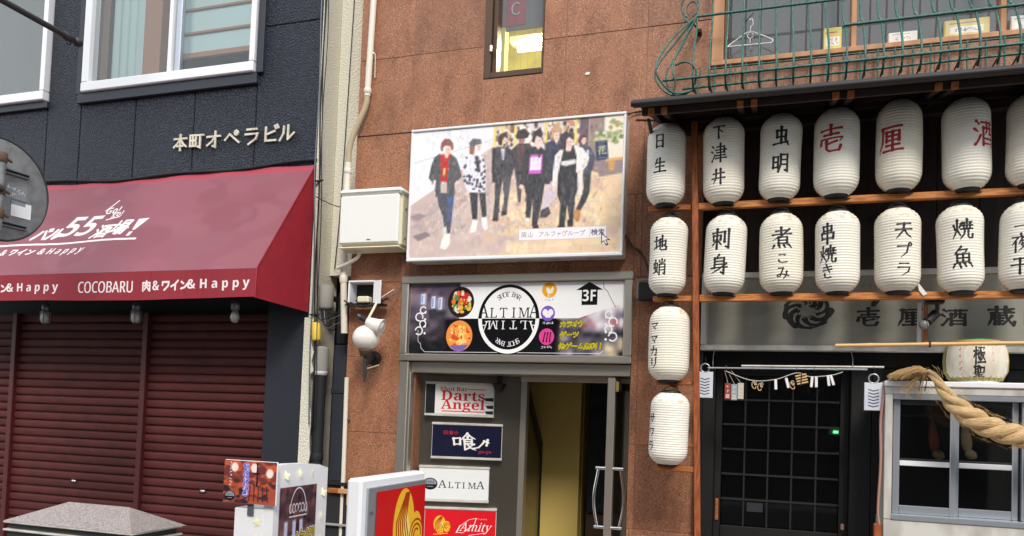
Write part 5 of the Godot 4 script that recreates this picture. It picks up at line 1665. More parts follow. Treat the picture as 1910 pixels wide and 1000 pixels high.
func entrance(g):
	var e = Node3D.new()
	e.name = "entrance"
	g.add_child(e, true)
	var s = M.steel
	# frame of the doorway
	bx(e, "jamb", Vector3(-2.608, 0.0, -0.06), Vector3(-2.535, 1.951, 0.03), s, 0.004)
	bx(e, "jamb_bead", Vector3(-2.534, 0.0, -0.05), Vector3(-2.518, 1.87, 0.012), s, 0.003)
	bx(e, "header", Vector3(-2.534, 1.872, -0.52), Vector3(-0.888, 1.951, -0.02), s, 0.004)
	# granite return, slanted steel wall, its corner post
	bx(e, "stone_return", Vector3(-2.58, 0.0, -0.3), Vector3(-2.515, 1.871, -0.062), M.granite1, 0.003)
	var th = 0.325
	var sl = part(e, "slanted_wall", cbox(Vector3(0.83, 1.87, 0.03), 0.002), M.steel_dark_reflection, Vector3(-2.162, 0.935, -0.313), Vector3(0, th, 0))
	bx(e, "corner_post", Vector3(-1.795, 0.0, -0.49), Vector3(-1.745, 1.871, -0.42), s, 0.004)
	bx(e, "door_head", Vector3(-1.744, 1.835, -0.33), Vector3(-0.888, 1.871, -0.25), s, 0.003)
	bx(e, "soffit", Vector3(-2.6, 1.952, -3.0), Vector3(-0.86, 2.6, -0.05), M.dark_plain, 0.0)
	# stairwell behind the door
	bx(e, "floor", Vector3(-2.6, -0.05, -3.0), Vector3(-0.86, -0.001, 0.0), M.brown_floor, 0.0)
	var under = PackedVector2Array([Vector2(0.365, 0.0), Vector2(0.365, 1.80), Vector2(0.90, 1.24), Vector2(0.90, 0.0)])
	part(e, "side_panel", prism(under, 0.012), M.glass_dark, Vector3(-1.782, 0, -0.1), Vector3(0, PI / 2, 0))
	bx(e, "side_wall", Vector3(-2.35, 0.0, -3.0), Vector3(-2.3, 1.95, -0.5), M.stair_wall, 0.0)
	bx(e, "back_wall", Vector3(-2.299, 0.0, -1.12), Vector3(-1.458, 1.95, -1.02), M.stair_wall, 0.0)
	part(e, "corner_wall", cbox(Vector3(0.5, 1.95, 0.05), 0.0), M.stair_wall, Vector3(-1.512, 0.975, -1.37), Vector3(0, 1.70, 0))
	bx(e, "back_wall", Vector3(-1.58, 0.0, -3.0), Vector3(-0.9, 1.95, -2.9), M.brown_floor, 0.0)
	bx(e, "side_wall", Vector3(-0.9, 0.0, -3.0), Vector3(-0.862, 1.95, -0.06), M.brown_floor, 0.0)
	# dark raking panel of the stair rail
	var rail = PackedVector2Array([Vector2(0.36, 1.85), Vector2(0.44, 1.85), Vector2(0.98, 1.30), Vector2(0.98, 0.0), Vector2(0.90, 0.0), Vector2(0.90, 1.25)])
	part(e, "raking_rail", prism(rail, 0.03), M.black, Vector3(-1.775, 0, -0.1), Vector3(0, PI / 2, 0))
	for k in 4:
		bx(e, "stair_step", Vector3(-1.455, 0.0, -0.90 - k * 0.2), Vector3(-1.06, 0.19 * (k + 1), -0.70 - k * 0.2), M.brown_floor, 0.006)
	# open door leaf, edge towards the street
	var d = thing("glass_door", "open steel-framed glass door with paired bow handles seen edge-on", "door", Vector3(-1.018, 0.0, -0.02))
	bx(d, "stile", Vector3(-0.026, 0.02, -0.06), Vector3(0.026, 1.86, 0.0), s, 0.004)
	bx(d, "stile", Vector3(-0.02, 0.02, -0.70), Vector3(0.02, 1.86, -0.64), s, 0.004)
	bx(d, "rail", Vector3(-0.02, 1.79, -0.639), Vector3(0.02, 1.86, -0.061), s, 0.004)
	bx(d, "rail", Vector3(-0.02, 0.02, -0.639), Vector3(0.02, 0.14, -0.061), s, 0.004)
	bx(d, "pane", Vector3(-0.004, 0.141, -0.638), Vector3(0.004, 1.789, -0.062), M.glass, 0.0)
	for sg in [-1.0, 1.0]:
		var hp = spline([Vector3(sg * 0.075, 1.245, -0.03), Vector3(sg * 0.082, 1.20, -0.03), Vector3(sg * 0.10, 1.09, -0.03), Vector3(sg * 0.104, 1.03, -0.03), Vector3(sg * 0.098, 0.95, -0.03), Vector3(sg * 0.08, 0.86, -0.03), Vector3(sg * 0.072, 0.825, -0.03)], 5)
		var hd = part(d, "handle", tube(hp, 0.0115, 10), M.chrome)
		for y in [1.238, 0.835]:
			part(hd, "mount", tube([Vector3(sg * 0.026, y, -0.03), Vector3(sg * 0.096, y, -0.03)], 0.0135, 10), M.chrome)
	part(d, "door_closer", cbox(Vector3(0.03, 0.05, 0.16), 0.005), M.black, Vector3(0.045, 1.80, -0.14))
	part(d, "hinge_plate", cbox(Vector3(0.02, 0.07, 0.02), 0.003), sm(c8(206, 178, 110), 0.3, 0.8), Vector3(0.042, 1.80, 0.005))

# ---------------------------------------------------------------- the tavern front
func build_tavern():
	var t = thing("tavern_front", "black timber tavern front with lattice door under lantern-hung eave", "storefront")
	# dark boarding behind the lanterns, back wall round the door
	for k in 11:
		bx(t, "board", Vector3(-0.438 + k * 0.235, 2.53, -0.12), Vector3(-0.438 + k * 0.235 + 0.231, 3.615, -0.09), M.wood_dark, 0.003)
	bx(t, "wall", Vector3(-0.44, 2.53, -0.28), Vector3(2.13, 3.615, -0.121), M.wood_black, 0.0)
	bx(t, "lintel", Vector3(-0.438, 1.96, -0.28), Vector3(2.12, 2.529, -0.12), M.wood_black, 0.004)
	bx(t, "jamb", Vector3(-0.438, 0.0, -0.28), Vector3(-0.33, 1.959, -0.06), M.wood_black, 0.004)
	bx(t, "jamb", Vector3(-0.44, 0.0, -0.06), Vector3(-0.405, 2.529, 0.06), M.wood_black, 0.004)
	bx(t, "jamb", Vector3(0.50, 0.0, -0.28), Vector3(0.62, 1.959, -0.06), M.wood_black, 0.004)
	for k in 7:
		bx(t, "board", Vector3(0.68 + k * 0.17, 0.0, -0.16), Vector3(0.68 + k * 0.17 + 0.167, 1.05, -0.10), M.wood_black, 0.003)
		bx(t, "board", Vector3(0.68 + k * 0.17, 1.79, -0.16), Vector3(0.68 + k * 0.17 + 0.167, 1.958, -0.10), M.wood_black, 0.003)
	bx(t, "jamb", Vector3(0.622, 0.0, -0.28), Vector3(0.678, 1.958, -0.06), M.wood_black, 0.003)
	bx(t, "jamb", Vector3(1.872, 0.0, -0.28), Vector3(2.12, 1.958, -0.06), M.wood_black, 0.003)
	# inside
	bx(t, "room_wall", Vector3(-0.438, -0.1, -2.6), Vector3(2.12, 2.6, -2.5), M.room_dark, 0.0)
	bx(t, "room_wall", Vector3(-0.5, -0.1, -2.6), Vector3(-0.44, 2.6, -0.281), M.room_dark, 0.0)
	bx(t, "room_wall", Vector3(2.07, -0.1, -2.499), Vector3(2.125, 2.6, -0.281), M.room_dark, 0.0)
	bx(t, "room_ceiling", Vector3(-0.438, 2.5, -2.499), Vector3(2.069, 2.56, -0.29), M.room_dark, 0.0)
	bx(t, "room_floor", Vector3(-0.438, -0.1, -2.499), Vector3(2.12, -0.002, -0.02), M.brown_floor, 0.0)
	# lattice door
	var d = thing("lattice_door", "black timber sliding door with square glazed lattice", "door", Vector3(-0.33, 0.0, -0.15))
	bx(d, "stile", Vector3(0.0, 0.0, -0.04), Vector3(0.045, 1.958, 0.0), M.wood_black, 0.004)
	bx(d, "stile", Vector3(0.775, 0.0, -0.04), Vector3(0.83, 1.958, 0.0), M.wood_black, 0.004)
	bx(d, "rail", Vector3(0.046, 0.60, -0.038), Vector3(0.774, 0.90, -0.002), M.wood_black, 0.004)
	bx(d, "rail", Vector3(0.046, 0.0, -0.038), Vector3(0.774, 0.12, -0.002), M.wood_black, 0.004)
	bx(d, "rail", Vector3(0.046, 1.90, -0.038), Vector3(0.774, 1.958, -0.002), M.wood_black, 0.004)
	bx(d, "lower_panel", Vector3(0.046, 0.121, -0.03), Vector3(0.774, 0.599, -0.012), M.wood_black, 0.002)
	var bar = sm(c8(44, 42, 44), 0.35)
	for k in 4:
		bx(d, "lattice_bar", Vector3(0.186 + k * 0.148, 0.901, -0.03), Vector3(0.198 + k * 0.148, 1.899, -0.006), bar, 0.002)
	for k in 5:
		bx(d, "lattice_bar", Vector3(0.046, 1.07 + k * 0.165, -0.028), Vector3(0.774, 1.084 + k * 0.165, -0.001), bar, 0.002)
	var xs = [0.046, 0.192, 0.340, 0.488, 0.636, 0.774]
	var ys = [0.901, 1.077, 1.242, 1.407, 1.572, 1.737, 1.899]
	for i in 5:
		for j in 6:
			bx(d, "pane", Vector3(xs[i] + 0.007, ys[j] + 0.008, -0.021), Vector3(xs[i + 1] - 0.007, ys[j + 1] - 0.008, -0.017), M.glass_dark, 0.0)
	bx(d, "pull", Vector3(0.012, 0.93, 0.001), Vector3(0.034, 1.075, 0.012), M.wood_pale, 0.004)
	bx(d, "pull", Vector3(0.79, 0.925, 0.001), Vector3(0.812, 0.965, 0.012), M.copper, 0.004)
	bx(d, "notice_or_reflection", Vector3(0.215, 1.0, -0.0155), Vector3(0.315, 1.06, -0.0125), sm(c8(40, 42, 50), 0.6), 0.0)
	# lit exit sign inside
	var ex = thing("exit_light", "small green lit sign glowing inside behind the lattice door", "sign", Vector3(0.455, 1.545, -0.6))
	bx(ex, "case", Vector3(-0.05, -0.022, -0.02), Vector3(0.05, 0.022, 0.0), M.black, 0.003)
	var em = sm(c8(120, 230, 160), 0.5)
	em.emission_enabled = true
	em.emission = Color(0.45, 1.0, 0.6)
	em.emission_energy_multiplier = 1.6
	part(ex, "lit_face", cbox(Vector3(0.034, 0.016, 0.004), 0.001), em, Vector3(0.0, 0.0, 0.004))
	part(ex, "bracket", tube([Vector3(0, 0.022, -0.01), Vector3(0, 0.955, -0.01)], 0.006, 6), M.black)
	var ol = OmniLight3D.new()
	ol.name = "exit_glow"
	ex.add_child(ol)
	ol.position = Vector3(0, 0, 0.03)
	ol.light_energy = 0.004
	ol.light_color = Color(0.45, 1.0, 0.6)
	ol.omni_attenuation = 2.0
	ol.shadow_enabled = true
	build_eave()
	build_rack()
	# white shop board
	var sb = thing("shop_board", "long pale shop board with round wave emblem and four brush letters", "sign", Vector3(0.76, 2.295, 0.09))
	bx(sb, "panel", Vector3(-1.165, -0.235, -0.05), Vector3(1.165, 0.235, 0.0), M.alu_white, 0.004)
	part(sb, "printed_face", sheet(2.27, 0.43), printed(print_shop_board(), 0.5), Vector3(0.0, 0.0, 0.004))
	for q in [[-1.18, -0.25, 1.18, -0.216], [-1.18, 0.216, 1.18, 0.25]]:
		bx(sb, "frame", Vector3(q[0], q[1], -0.055), Vector3(q[2], q[3], 0.02), M.alu_white, 0.004)
	for x in [-1.18, 1.15]:
		bx(sb, "frame", Vector3(x, -0.215, -0.055), Vector3(x + 0.03, 0.215, 0.019), M.alu_white, 0.004)
	for x in [-0.9, 0.9]:
		bx(sb, "bracket", Vector3(x, -0.1, -0.21), Vector3(x + 0.04, 0.1, -0.056), M.black, 0.003)

func build_eave():
	var e = thing("eave", "dark tiled eave with timber rafters above the hanging lanterns", "roof")
	# sloping deck from the wall (y 3.64) to the front edge (y 3.42, z 0.8)
	var L = 0.83
	var tilt = atan2(0.215, 0.8)
	var piv = Node3D.new()
	piv.name = "deck_frame"
	e.add_child(piv)
	piv.position = Vector3(0, 3.645, 0.0)
	piv.rotation.x = tilt
	bx(piv, "deck", Vector3(-0.75, -0.03, 0.003), Vector3(2.2, -0.008, L), M.wood_dark, 0.003)
	bx(piv, "roof_sheet", Vector3(-0.775, -0.007, 0.002), Vector3(2.2, 0.004, L + 0.02), M.tile_dark, 0.002)
	bx(piv, "front_edge", Vector3(-0.785, -0.034, L + 0.001), Vector3(2.2, 0.010, L + 0.04), M.tile_dark, 0.008)
	part(piv, "edge_roll", tube([Vector3(-0.79, -0.012, L + 0.034), Vector3(2.2, -0.012, L + 0.034)], 0.018, 10), M.tile_dark)
	bx(piv, "fascia", Vector3(-0.74, -0.075, L - 0.07), Vector3(2.2, -0.031, L - 0.035), M.wood_dark, 0.003)
	var x = -0.70
	while x < 2.1:
		for dx in [0.0, 0.075]:
			bx(piv, "rafter", Vector3(x + dx, -0.078, 0.02), Vector3(x + dx + 0.034, -0.031, L - 0.071), M.wood_dark, 0.003)
			bx(piv, "rafter_end", Vector3(x + dx, -0.078, L - 0.034), Vector3(x + dx + 0.034, -0.036, L - 0.012), M.wood_pale, 0.003)
		x += 0.50
	bx(e, "wall_plate", Vector3(-0.74, 3.50, 0.003), Vector3(2.2, 3.555, 0.06), M.wood_dark, 0.003)
	part(e, "bracket", tube([Vector3(-0.72, 3.25, 0.02), Vector3(-0.72, 3.39, 0.62)], 0.012, 6), M.black)
	part(e, "bracket", tube([Vector3(-0.72, 3.62, 0.0), Vector3(-0.90, 3.64, 0.004)], 0.006, 6), M.rust_joint)

func build_rack():
	var r = thing("lantern_rack", "orange-brown timber rack of post and rails holding paper lanterns", "rack")
	# the post leans a little
	var po = part(r, "post", cbox(Vector3(0.036, 3.45, 0.04), 0.004), M.wood_v, Vector3(-0.4075, 1.70, 0.43), Vector3(0, 0, 0.033))
	part(r, "post", cbox(Vector3(0.036, 3.4, 0.04), 0.004), M.wood_v, Vector3(1.83, 1.70, 0.43))
	bx(r, "rail", Vector3(-0.735, 2.883, 0.38), Vector3(-0.47, 2.918, 0.42), M.wood_pale, 0.004)
	bx(r, "rail", Vector3(-0.43, 2.880, 0.385), Vector3(1.81, 2.921, 0.425), M.wood_h, 0.004)
	bx(r, "rail", Vector3(-0.69, 2.316, 0.38), Vector3(-0.445, 2.350, 0.42), M.wood_h, 0.004)
	bx(r, "rail", Vector3(-0.409, 2.312, 0.385), Vector3(1.81, 2.354, 0.425), M.wood_h, 0.004)
	bx(r, "rail", Vector3(-0.66, 1.800, 0.38), Vector3(-0.43, 1.828, 0.42), M.wood_pale, 0.004)
	bx(r, "rail", Vector3(-0.64, 1.272, 0.36), Vector3(-0.41, 1.306, 0.44), M.wood_pale, 0.004)
	bx(r, "rail", Vector3(-0.45, 3.43, 0.39), Vector3(1.81, 3.465, 0.42), M.wood_dark, 0.004)
	for q in [[-0.6, 2.90], [-0.6, 2.332], [-0.58, 1.815], [-0.57, 1.29], [0.6, 2.90], [0.6, 2.333]]:
		bx(r, "strut", Vector3(q[0] - 0.012, q[1] - 0.012, 0.003 if q[0] < 0 else -0.088), Vector3(q[0] + 0.012, q[1] + 0.012, 0.379), M.wood_dark, 0.002)

func lantern_mesh(dent: float) -> ArrayMesh:
	var prof = []
	var H = 0.47
	var R = 0.1215
	var ribs = 30
	for k in ribs * 4 + 1:
		var y = -H / 2 + H * k / (ribs * 4.0)
		var s = absf(y) / (H / 2)
		var q = maxf(0.0, (s - 0.56) / 0.44)
		var r = R * (1.0 - 0.46 * pow(q, 2.9))
		r *= 1.0 - dent * 0.05 * sin(PI * (y / H + 0.5)) + dent * 0.03 * (y / H)
		r -= [0.0, 0.0026, 0.0038, 0.0026][k % 4]
		prof.append(Vector2(r, y))
	return lathe(prof, 48, 0.006, 9)

func build_lanterns():
	var ink = c8(28, 27, 32)
	var red = c8(168, 24, 44)
	var w = 0.125
	var rows = [
		# x, y, z, height, turn of the writing, tilt, colour, letters, words
		[-0.631, 3.165, 1.06, -20, ink, [["日", 0.26, 0.2, w], ["生", 0.57, 0.21, w]], "white paper lantern with black letters of sun and life at eave end"],
		[-0.286, 3.165, 1.08, -15, ink, [["下", 0.20, 0.19, w], ["津", 0.45, 0.24, 0.1], ["井", 0.73, 0.21, w]], "white paper lantern with three black letters in the top row"],
		[0.041, 3.165, 1.06, 0, ink, [["虫", 0.31, 0.26, w], ["明", 0.62, 0.25, w]], "white paper lantern with black letters of insect and bright"],
		[0.351, 3.172, 1.07, -15, red, [["壱", 0.39, 0.36, 0.1]], "white paper lantern with red letter shaped like a pot on legs"],
		[0.681, 3.188, 1.08, -22, red, [["厘", 0.47, 0.36, 0.1]], "white paper lantern with red letter under a slanted roof stroke"],
		[1.021, 3.170, 1.06, 48, red, [["酒", 0.43, 0.36, 0.095]], "white paper lantern with red letter half turned away"],
		[1.337, 3.172, 1.05, 105, red, [["蔵", 0.43, 0.36, 0.09]], "white paper lantern showing a blank side in the top row"],
		[-0.603, 2.592, 0.99, -28, ink, [["地", 0.36, 0.23, 0.12], ["蛸", 0.67, 0.24, 0.1]], "white paper lantern with octopus lettering above the black floodlight"],
		[-0.263, 2.592, 0.985, -16, ink, [["刺", 0.335, 0.29, 0.11], ["身", 0.67, 0.28, 0.11]], "white paper lantern with sashimi lettering beside the timber post"],
		[0.058, 2.590, 0.98, 3, ink, [["煮", 0.35, 0.30, 0.1], ["こ", 0.60, 0.17, 0.13], ["み", 0.785, 0.19, 0.12]], "white paper lantern with stew lettering above the wave emblem"],
		[0.367, 2.588, 0.98, -27, ink, [["串", 0.30, 0.27, 0.11], ["焼", 0.56, 0.25, 0.1], ["き", 0.77, 0.20, 0.12]], "white paper lantern with grilled skewer lettering"],
		[0.682, 2.588, 0.99, 17, ink, [["天", 0.30, 0.24, w], ["プ", 0.54, 0.21, w], ["ラ", 0.765, 0.20, w]], "white paper lantern with tempura lettering"],
		[0.997, 2.584, 1.0, 6, ink, [["焼", 0.31, 0.27, 0.1], ["魚", 0.64, 0.29, 0.1]], "white paper lantern with grilled fish lettering"],
		[1.306, 2.588, 1.0, -8, ink, [["一", 0.30, 0.17, w], ["夜", 0.50, 0.23, 0.1], ["干", 0.75, 0.22, w]], "white paper lantern with overnight-dried lettering"],
		[-0.583, 2.050, 0.95, -46, ink, [["マ", 0.28, 0.15, 0.15], ["マ", 0.46, 0.15, 0.15], ["カ", 0.62, 0.16, 0.14], ["リ", 0.78, 0.17, 0.13]], "yellowed paper lantern with four small angular letters on the granite wall"],
		[-0.568, 1.532, 0.92, -64, ink, [["サ", 0.37, 0.17, 0.15], ["ワ", 0.56, 0.16, 0.15], ["ラ", 0.75, 0.16, 0.15]], "lowest yellowed paper lantern with writing turned to the wall"],
	]
	var shapes = [lantern_mesh(0.0), lantern_mesh(0.9), lantern_mesh(-0.8), lantern_mesh(0.4), lantern_mesh(-0.3)]
	var rim_lo = lathe([Vector2(0.0, -0.014), Vector2(0.05, -0.014), Vector2(0.062, -0.006), Vector2(0.064, 0.012), Vector2(0.04, 0.014)], 24)
	var rim_hi = lathe([Vector2(0.04, -0.012), Vector2(0.064, -0.01), Vector2(0.062, 0.008), Vector2(0.05, 0.016), Vector2(0.0, 0.016)], 24)
	for k in rows.size():
		var q = rows[k]
		var o = thing("paper_lantern", q[6], "lantern", Vector3(q[0], q[1], 0.42), 0.0, "paper lanterns on the rack")
		o.rotation.z = deg_to_rad(rng.randf_range(-1.6, 1.6))
		o.rotation.x = deg_to_rad(rng.randf_range(-1.5, 1.5))
		var face = atan2(-q[0], 4.83)
		var mt = printed(lantern_print(q[5], q[4], 100 + k), 0.62)
		mt.texture_repeat = true
		mt.subsurf_scatter_enabled = false
		part(o, "paper_body", shapes[(k * 3) % 5], mt, Vector3.ZERO, Vector3(0, deg_to_rad(q[3]) + face, 0), Vector3(rng.randf_range(0.965, 1.03), q[2], rng.randf_range(0.96, 1.03)))
		var hh = 0.235 * q[2]
		part(o, "lower_ring", rim_lo, M.black, Vector3(0, -hh - 0.004, 0))
		part(o, "upper_ring", rim_hi, M.black, Vector3(0, hh + 0.002, 0))
		part(o, "hanger", tube(arc_pts(Vector3(0, hh + 0.014, 0), Vector3(0.045, 0, 0), Vector3(0, 0.03, 0), 0.0, PI, 10), 0.003, 6), M.black)
		if k != 14 and k != 15:
			part(o, "cable", tube(spline([Vector3(0.02, -hh - 0.012, 0.02), Vector3(0.06, -hh - 0.02, 0.01), Vector3(0.10, -hh - 0.012, -0.02)], 4), 0.004, 6), M.black)

# ---------------------------------------------------------------- the gap between the buildings
func build_gap():
	var c = thing("cream_bay", "cream roughcast bay wedged high between the dark and granite buildings", "bay")
	var st = SurfaceTool.new()
	st.begin(Mesh.PRIMITIVE_TRIANGLES)
	var pl = PackedVector2Array([Vector2(-3.376, 0.2), Vector2(-3.262, 0.19), Vector2(-3.18, 0.28), Vector2(-3.075, 0.6), Vector2(-3.075, 1.0), Vector2(-3.376, 1.0)])
	prism_into(st, pl, 0.0, 3.95)
	part(c, "bay_wall", st.commit(), M.cream_stucco, Vector3(0, 6.6, 0), Vector3(-PI / 2, 0, 0))
	part(c, "crack_wire", tube(spline([Vector3(-3.24, 6.0, -0.19), Vector3(-3.262, 4.2, -0.165), Vector3(-3.29, 3.2, -0.17), Vector3(-3.32, 2.7, -0.175)], 6), 0.004, 5), M.cable)
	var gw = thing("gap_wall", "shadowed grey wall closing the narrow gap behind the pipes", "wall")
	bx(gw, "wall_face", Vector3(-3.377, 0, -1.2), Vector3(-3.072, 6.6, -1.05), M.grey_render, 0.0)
	# run of cables down the corner
	var cab = ["thick black cable strapped down the cream corner strip", "thin black cable beside the thick one on the corner", "grey cable running loose over the corner strip", "slack black cable hanging in front of the cream bay"]
	for k in 4:
		var dx = [0.0, 0.014, -0.018, 0.04][k]
		var pts = []
		for j in 26:
			var y = 6.2 - j * 0.19
			pts.append(Vector3(-3.385 + dx + 0.006 * sin(j * 0.9 + k * 2.0) + maxf(0, (4.0 - y) * 0.022), y, 0.034 + 0.008 * k + 0.006 * cos(j * 0.7 + k)))
		var o = thing("cable", cab[k], "cable", Vector3.ZERO, 0.0, "cables down the corner")
		part(o, "sheath", tube(pts, [0.006, 0.004, 0.005, 0.0035][k], 6), M.cable if k != 2 else M.grey_metal)
		for y in [5.0, 3.35, 2.3]:
			part(o, "clip", cbox(Vector3(0.03, 0.012, 0.02), 0.002), M.dark_metal, Vector3(-3.385 + dx + maxf(0, (4.0 - y) * 0.022), y, 0.034 + 0.008 * k))
	var o2 = thing("cable", "short black cable crossing from corner bundle to meter box", "cable")
	part(o2, "sheath", tube(spline([Vector3(-3.37, 3.22, 0.06), Vector3(-3.2, 3.14, 0.10), Vector3(-3.05, 3.09, 0.14)], 5), 0.004, 6), M.cable)
	var o3 = thing("cable", "looped grey wires gathered below the small grey box", "cable")
	for k in 5:
		part(o3, "wire", tube(spline([Vector3(-3.36 + 0.02 * k, 2.34, -0.02), Vector3(-3.30 + 0.02 * k, 2.26 - 0.02 * k, 0.03), Vector3(-3.18 + 0.01 * k, 2.30 - 0.025 * k, 0.05), Vector3(-3.09, 2.33 - 0.03 * k, 0.06)], 5), 0.004, 5), M.grey_metal if k % 2 else M.cable)
	# small equipment
	var gb = thing("junction_box", "weathered pale grey junction box in the gap beside the awning", "box", Vector3(-3.325, 2.36, -0.08))
	part(gb, "case", lathe([Vector2(0.0, 0.0), Vector2(0.055, 0.0), Vector2(0.058, 0.02), Vector2(0.058, 0.18), Vector2(0.045, 0.19), Vector2(0.0, 0.19)], 20), M.concrete)
	part(gb, "bracket", cbox(Vector3(0.03, 0.04, 0.12), 0.003), M.dark_metal, Vector3(0, 0.1, -0.11))
	var yt = thing("cable_tag", "yellow plastic cable marker hanging in the gap", "marker", Vector3(-3.322, 2.10, 0.035))
	part(yt, "sleeve", lathe([Vector2(0.0, 0.0), Vector2(0.032, 0.0), Vector2(0.035, 0.01), Vector2(0.033, 0.13), Vector2(0.02, 0.142), Vector2(0.0, 0.142)], 14), M.yellow, Vector3.ZERO, Vector3(0, 0, 0.08))
	part(yt, "strap", tube([Vector3(0, 0.14, 0), Vector3(-0.03, 0.24, 0.0)], 0.003, 5), M.cable)
	var jr = thing("pipe_cap", "grey cylindrical capped fitting on top of the black drain pipe", "pipe fitting", Vector3(-3.323, 1.865, -0.04))
	part(jr, "collar", lathe([Vector2(0.0, -0.03), Vector2(0.052, -0.03), Vector2(0.06, -0.005), Vector2(0.06, 0.005), Vector2(0.0, 0.006)], 20), M.white_frame)
	part(jr, "cylinder", lathe([Vector2(0.06, 0.0), Vector2(0.062, 0.02), Vector2(0.06, 0.17), Vector2(0.054, 0.195), Vector2(0.0, 0.2)], 22), M.concrete)
	var dp = thing("drain_pipe", "black drain pipe under the grey capped fitting", "pipe", Vector3(-3.318, 0, -0.04))
	part(dp, "pipe", tube([Vector3(0, 0, 0), Vector3(0, 1.835, 0)], 0.045, 14), M.black_soft)
	for y in [0.5, 1.2]:
		part(dp, "collar", lathe([Vector2(0.047, -0.03), Vector2(0.052, -0.02), Vector2(0.052, 0.02), Vector2(0.047, 0.03)], 16), M.black_soft, Vector3(0, y, 0))
	var ds = thing("downpipe", "wide black rectangular downpipe beside the granite corner", "pipe", Vector3(-3.19, 0, -0.14))
	bx(ds, "pipe", Vector3(-0.06, 0, -0.05), Vector3(0.06, 2.08, 0.04), M.dark_plain, 0.012)
	bx(ds, "spout", Vector3(-0.05, 2.081, -0.045), Vector3(0.045, 2.5, 0.03), M.black_soft, 0.012)
	for y in [0.8, 1.7]:
		bx(ds, "strap", Vector3(-0.066, y, -0.05), Vector3(0.066, y + 0.04, 0.046), M.dark_metal, 0.003)
	var wp = thing("timber_batten", "brown timber batten standing in the gap", "batten", Vector3(-3.27, 0, -0.26))
	bx(wp, "batten", Vector3(-0.022, 0, -0.02), Vector3(0.022, 2.28, 0.02), M.wood_v, 0.003)
	var cs = thing("plaster_strip", "crumbling cream plaster edge beside the black drain pipe", "plaster")
	var sp = PackedVector2Array()
	var yy = 0.0
	var r2 = RandomNumberGenerator.new()
	r2.seed = 12
	sp.append(Vector2(-3.438, 0.0))
	sp.append(Vector2(-3.438, 2.28))
	while yy < 2.28:
		sp.append(Vector2(-3.352 + r2.randf_range(-0.02, 0.02) - (0.014 if yy > 1.7 else 0.0), 2.28 - yy))
		yy += r2.randf_range(0.03, 0.09)
	sp.append(Vector2(-3.36, 0.0))
	part(cs, "plaster", prism(sp, 0.008), M.cream_stucco, Vector3(0, 0, 0.034))
	var cp = thing("conduit", "slim cream conduit on the granite corner below the globe lamp", "pipe", Vector3(-3.04, 0, 0.03))
	part(cp, "pipe", tube([Vector3(0.01, 0, 0), Vector3(0.006, 1.0, 0), Vector3(-0.004, 1.82, 0)], 0.017, 10), M.cream_pipe)
	for y in [0.9, 1.5]:
		part(cp, "clip", cbox(Vector3(0.05, 0.015, 0.03), 0.003), M.grey_metal, Vector3(0.004, y, -0.012))
	var cb = thing("black_cabinet", "small black cabinet at the foot of the gap with timber scraps", "cabinet", Vector3(-3.08, 0, 0.0))
	bx(cb, "case", Vector3(-0.11, 0.1, -0.10), Vector3(0.10, 1.0, 0.04), M.black_soft, 0.006)
	bx(cb, "cap", Vector3(-0.13, 1.001, -0.10), Vector3(0.12, 1.025, 0.06), M.black, 0.004)
	bx(cb, "shelf", Vector3(-0.12, 0.70, 0.041), Vector3(0.11, 0.715, 0.07), M.concrete, 0.002)
	bx(cb, "foot", Vector3(-0.1, 0.0, -0.09), Vector3(0.09, 0.099, 0.03), M.concrete, 0.004)
	bx(cb, "plank", Vector3(-0.06, 0.945, 0.042), Vector3(0.03, 0.98, 0.075), M.wood_pale, 0.003)
	bx(cb, "plank", Vector3(0.031, 0.945, 0.042), Vector3(0.12, 0.98, 0.078), M.window_wood, 0.003)
	bx(cb, "plank", Vector3(0.104, 0.86, 0.043), Vector3(0.13, 0.944, 0.074), M.bamboo, 0.003)
	# conduit and meter box on the granite
	var cd = thing("conduit", "white conduit bending down the granite edge into the meter box", "pipe")
	part(cd, "pipe", tube([Vector3(-2.957, 6.1, 0.035), Vector3(-2.957, 4.75, 0.035), Vector3(-2.975, 3.99, 0.035)], 0.024, 12), M.cream_pipe)
	part(cd, "bend", tube(spline([Vector3(-2.976, 3.995, 0.035), Vector3(-2.985, 3.90, 0.04), Vector3(-3.06, 3.70, 0.06), Vector3(-3.088, 3.58, 0.07), Vector3(-3.09, 3.46, 0.075)], 6), 0.022, 12), M.old_pipe)
	part(cd, "collar", lathe([Vector2(0.026, -0.02), Vector2(0.029, -0.015), Vector2(0.029, 0.015), Vector2(0.026, 0.02)], 14), M.cream_pipe, Vector3(-2.974, 4.03, 0.035))
	part(cd, "pipe", tube([Vector3(-3.09, 3.465, 0.075), Vector3(-3.095, 3.20, 0.075)], 0.024, 12), M.cream_pipe)
	part(cd, "collar", lathe([Vector2(0.026, -0.02), Vector2(0.029, -0.015), Vector2(0.029, 0.015), Vector2(0.026, 0.02)], 14), M.cream_pipe, Vector3(-3.091, 3.40, 0.075))
	part(cd, "clip", tube([Vector3(-2.93, 4.32, 0.035), Vector3(-2.99, 4.33, 0.035), Vector3(-2.99, 4.33, 0.0)], 0.008, 6), M.white_frame)
	part(cd, "clip", tube([Vector3(-2.925, 4.32, 0.03), Vector3(-2.93, 4.14, 0.012)], 0.004, 5), M.cream_pipe)
	var mb = thing("meter_box", "large white rounded-top meter box on the granite corner", "meter box", Vector3(-2.81, 2.78, 0.0))
	var prof = PackedVector2Array([Vector2(-0.245, 0.0), Vector2(0.225, 0.0), Vector2(0.235, 0.012), Vector2(0.235, 0.40), Vector2(-0.245, 0.40)])
	bx(mb, "case", Vector3(-0.25, 0.0, 0.003), Vector3(0.245, 0.40, 0.185), M.ivory, 0.02)
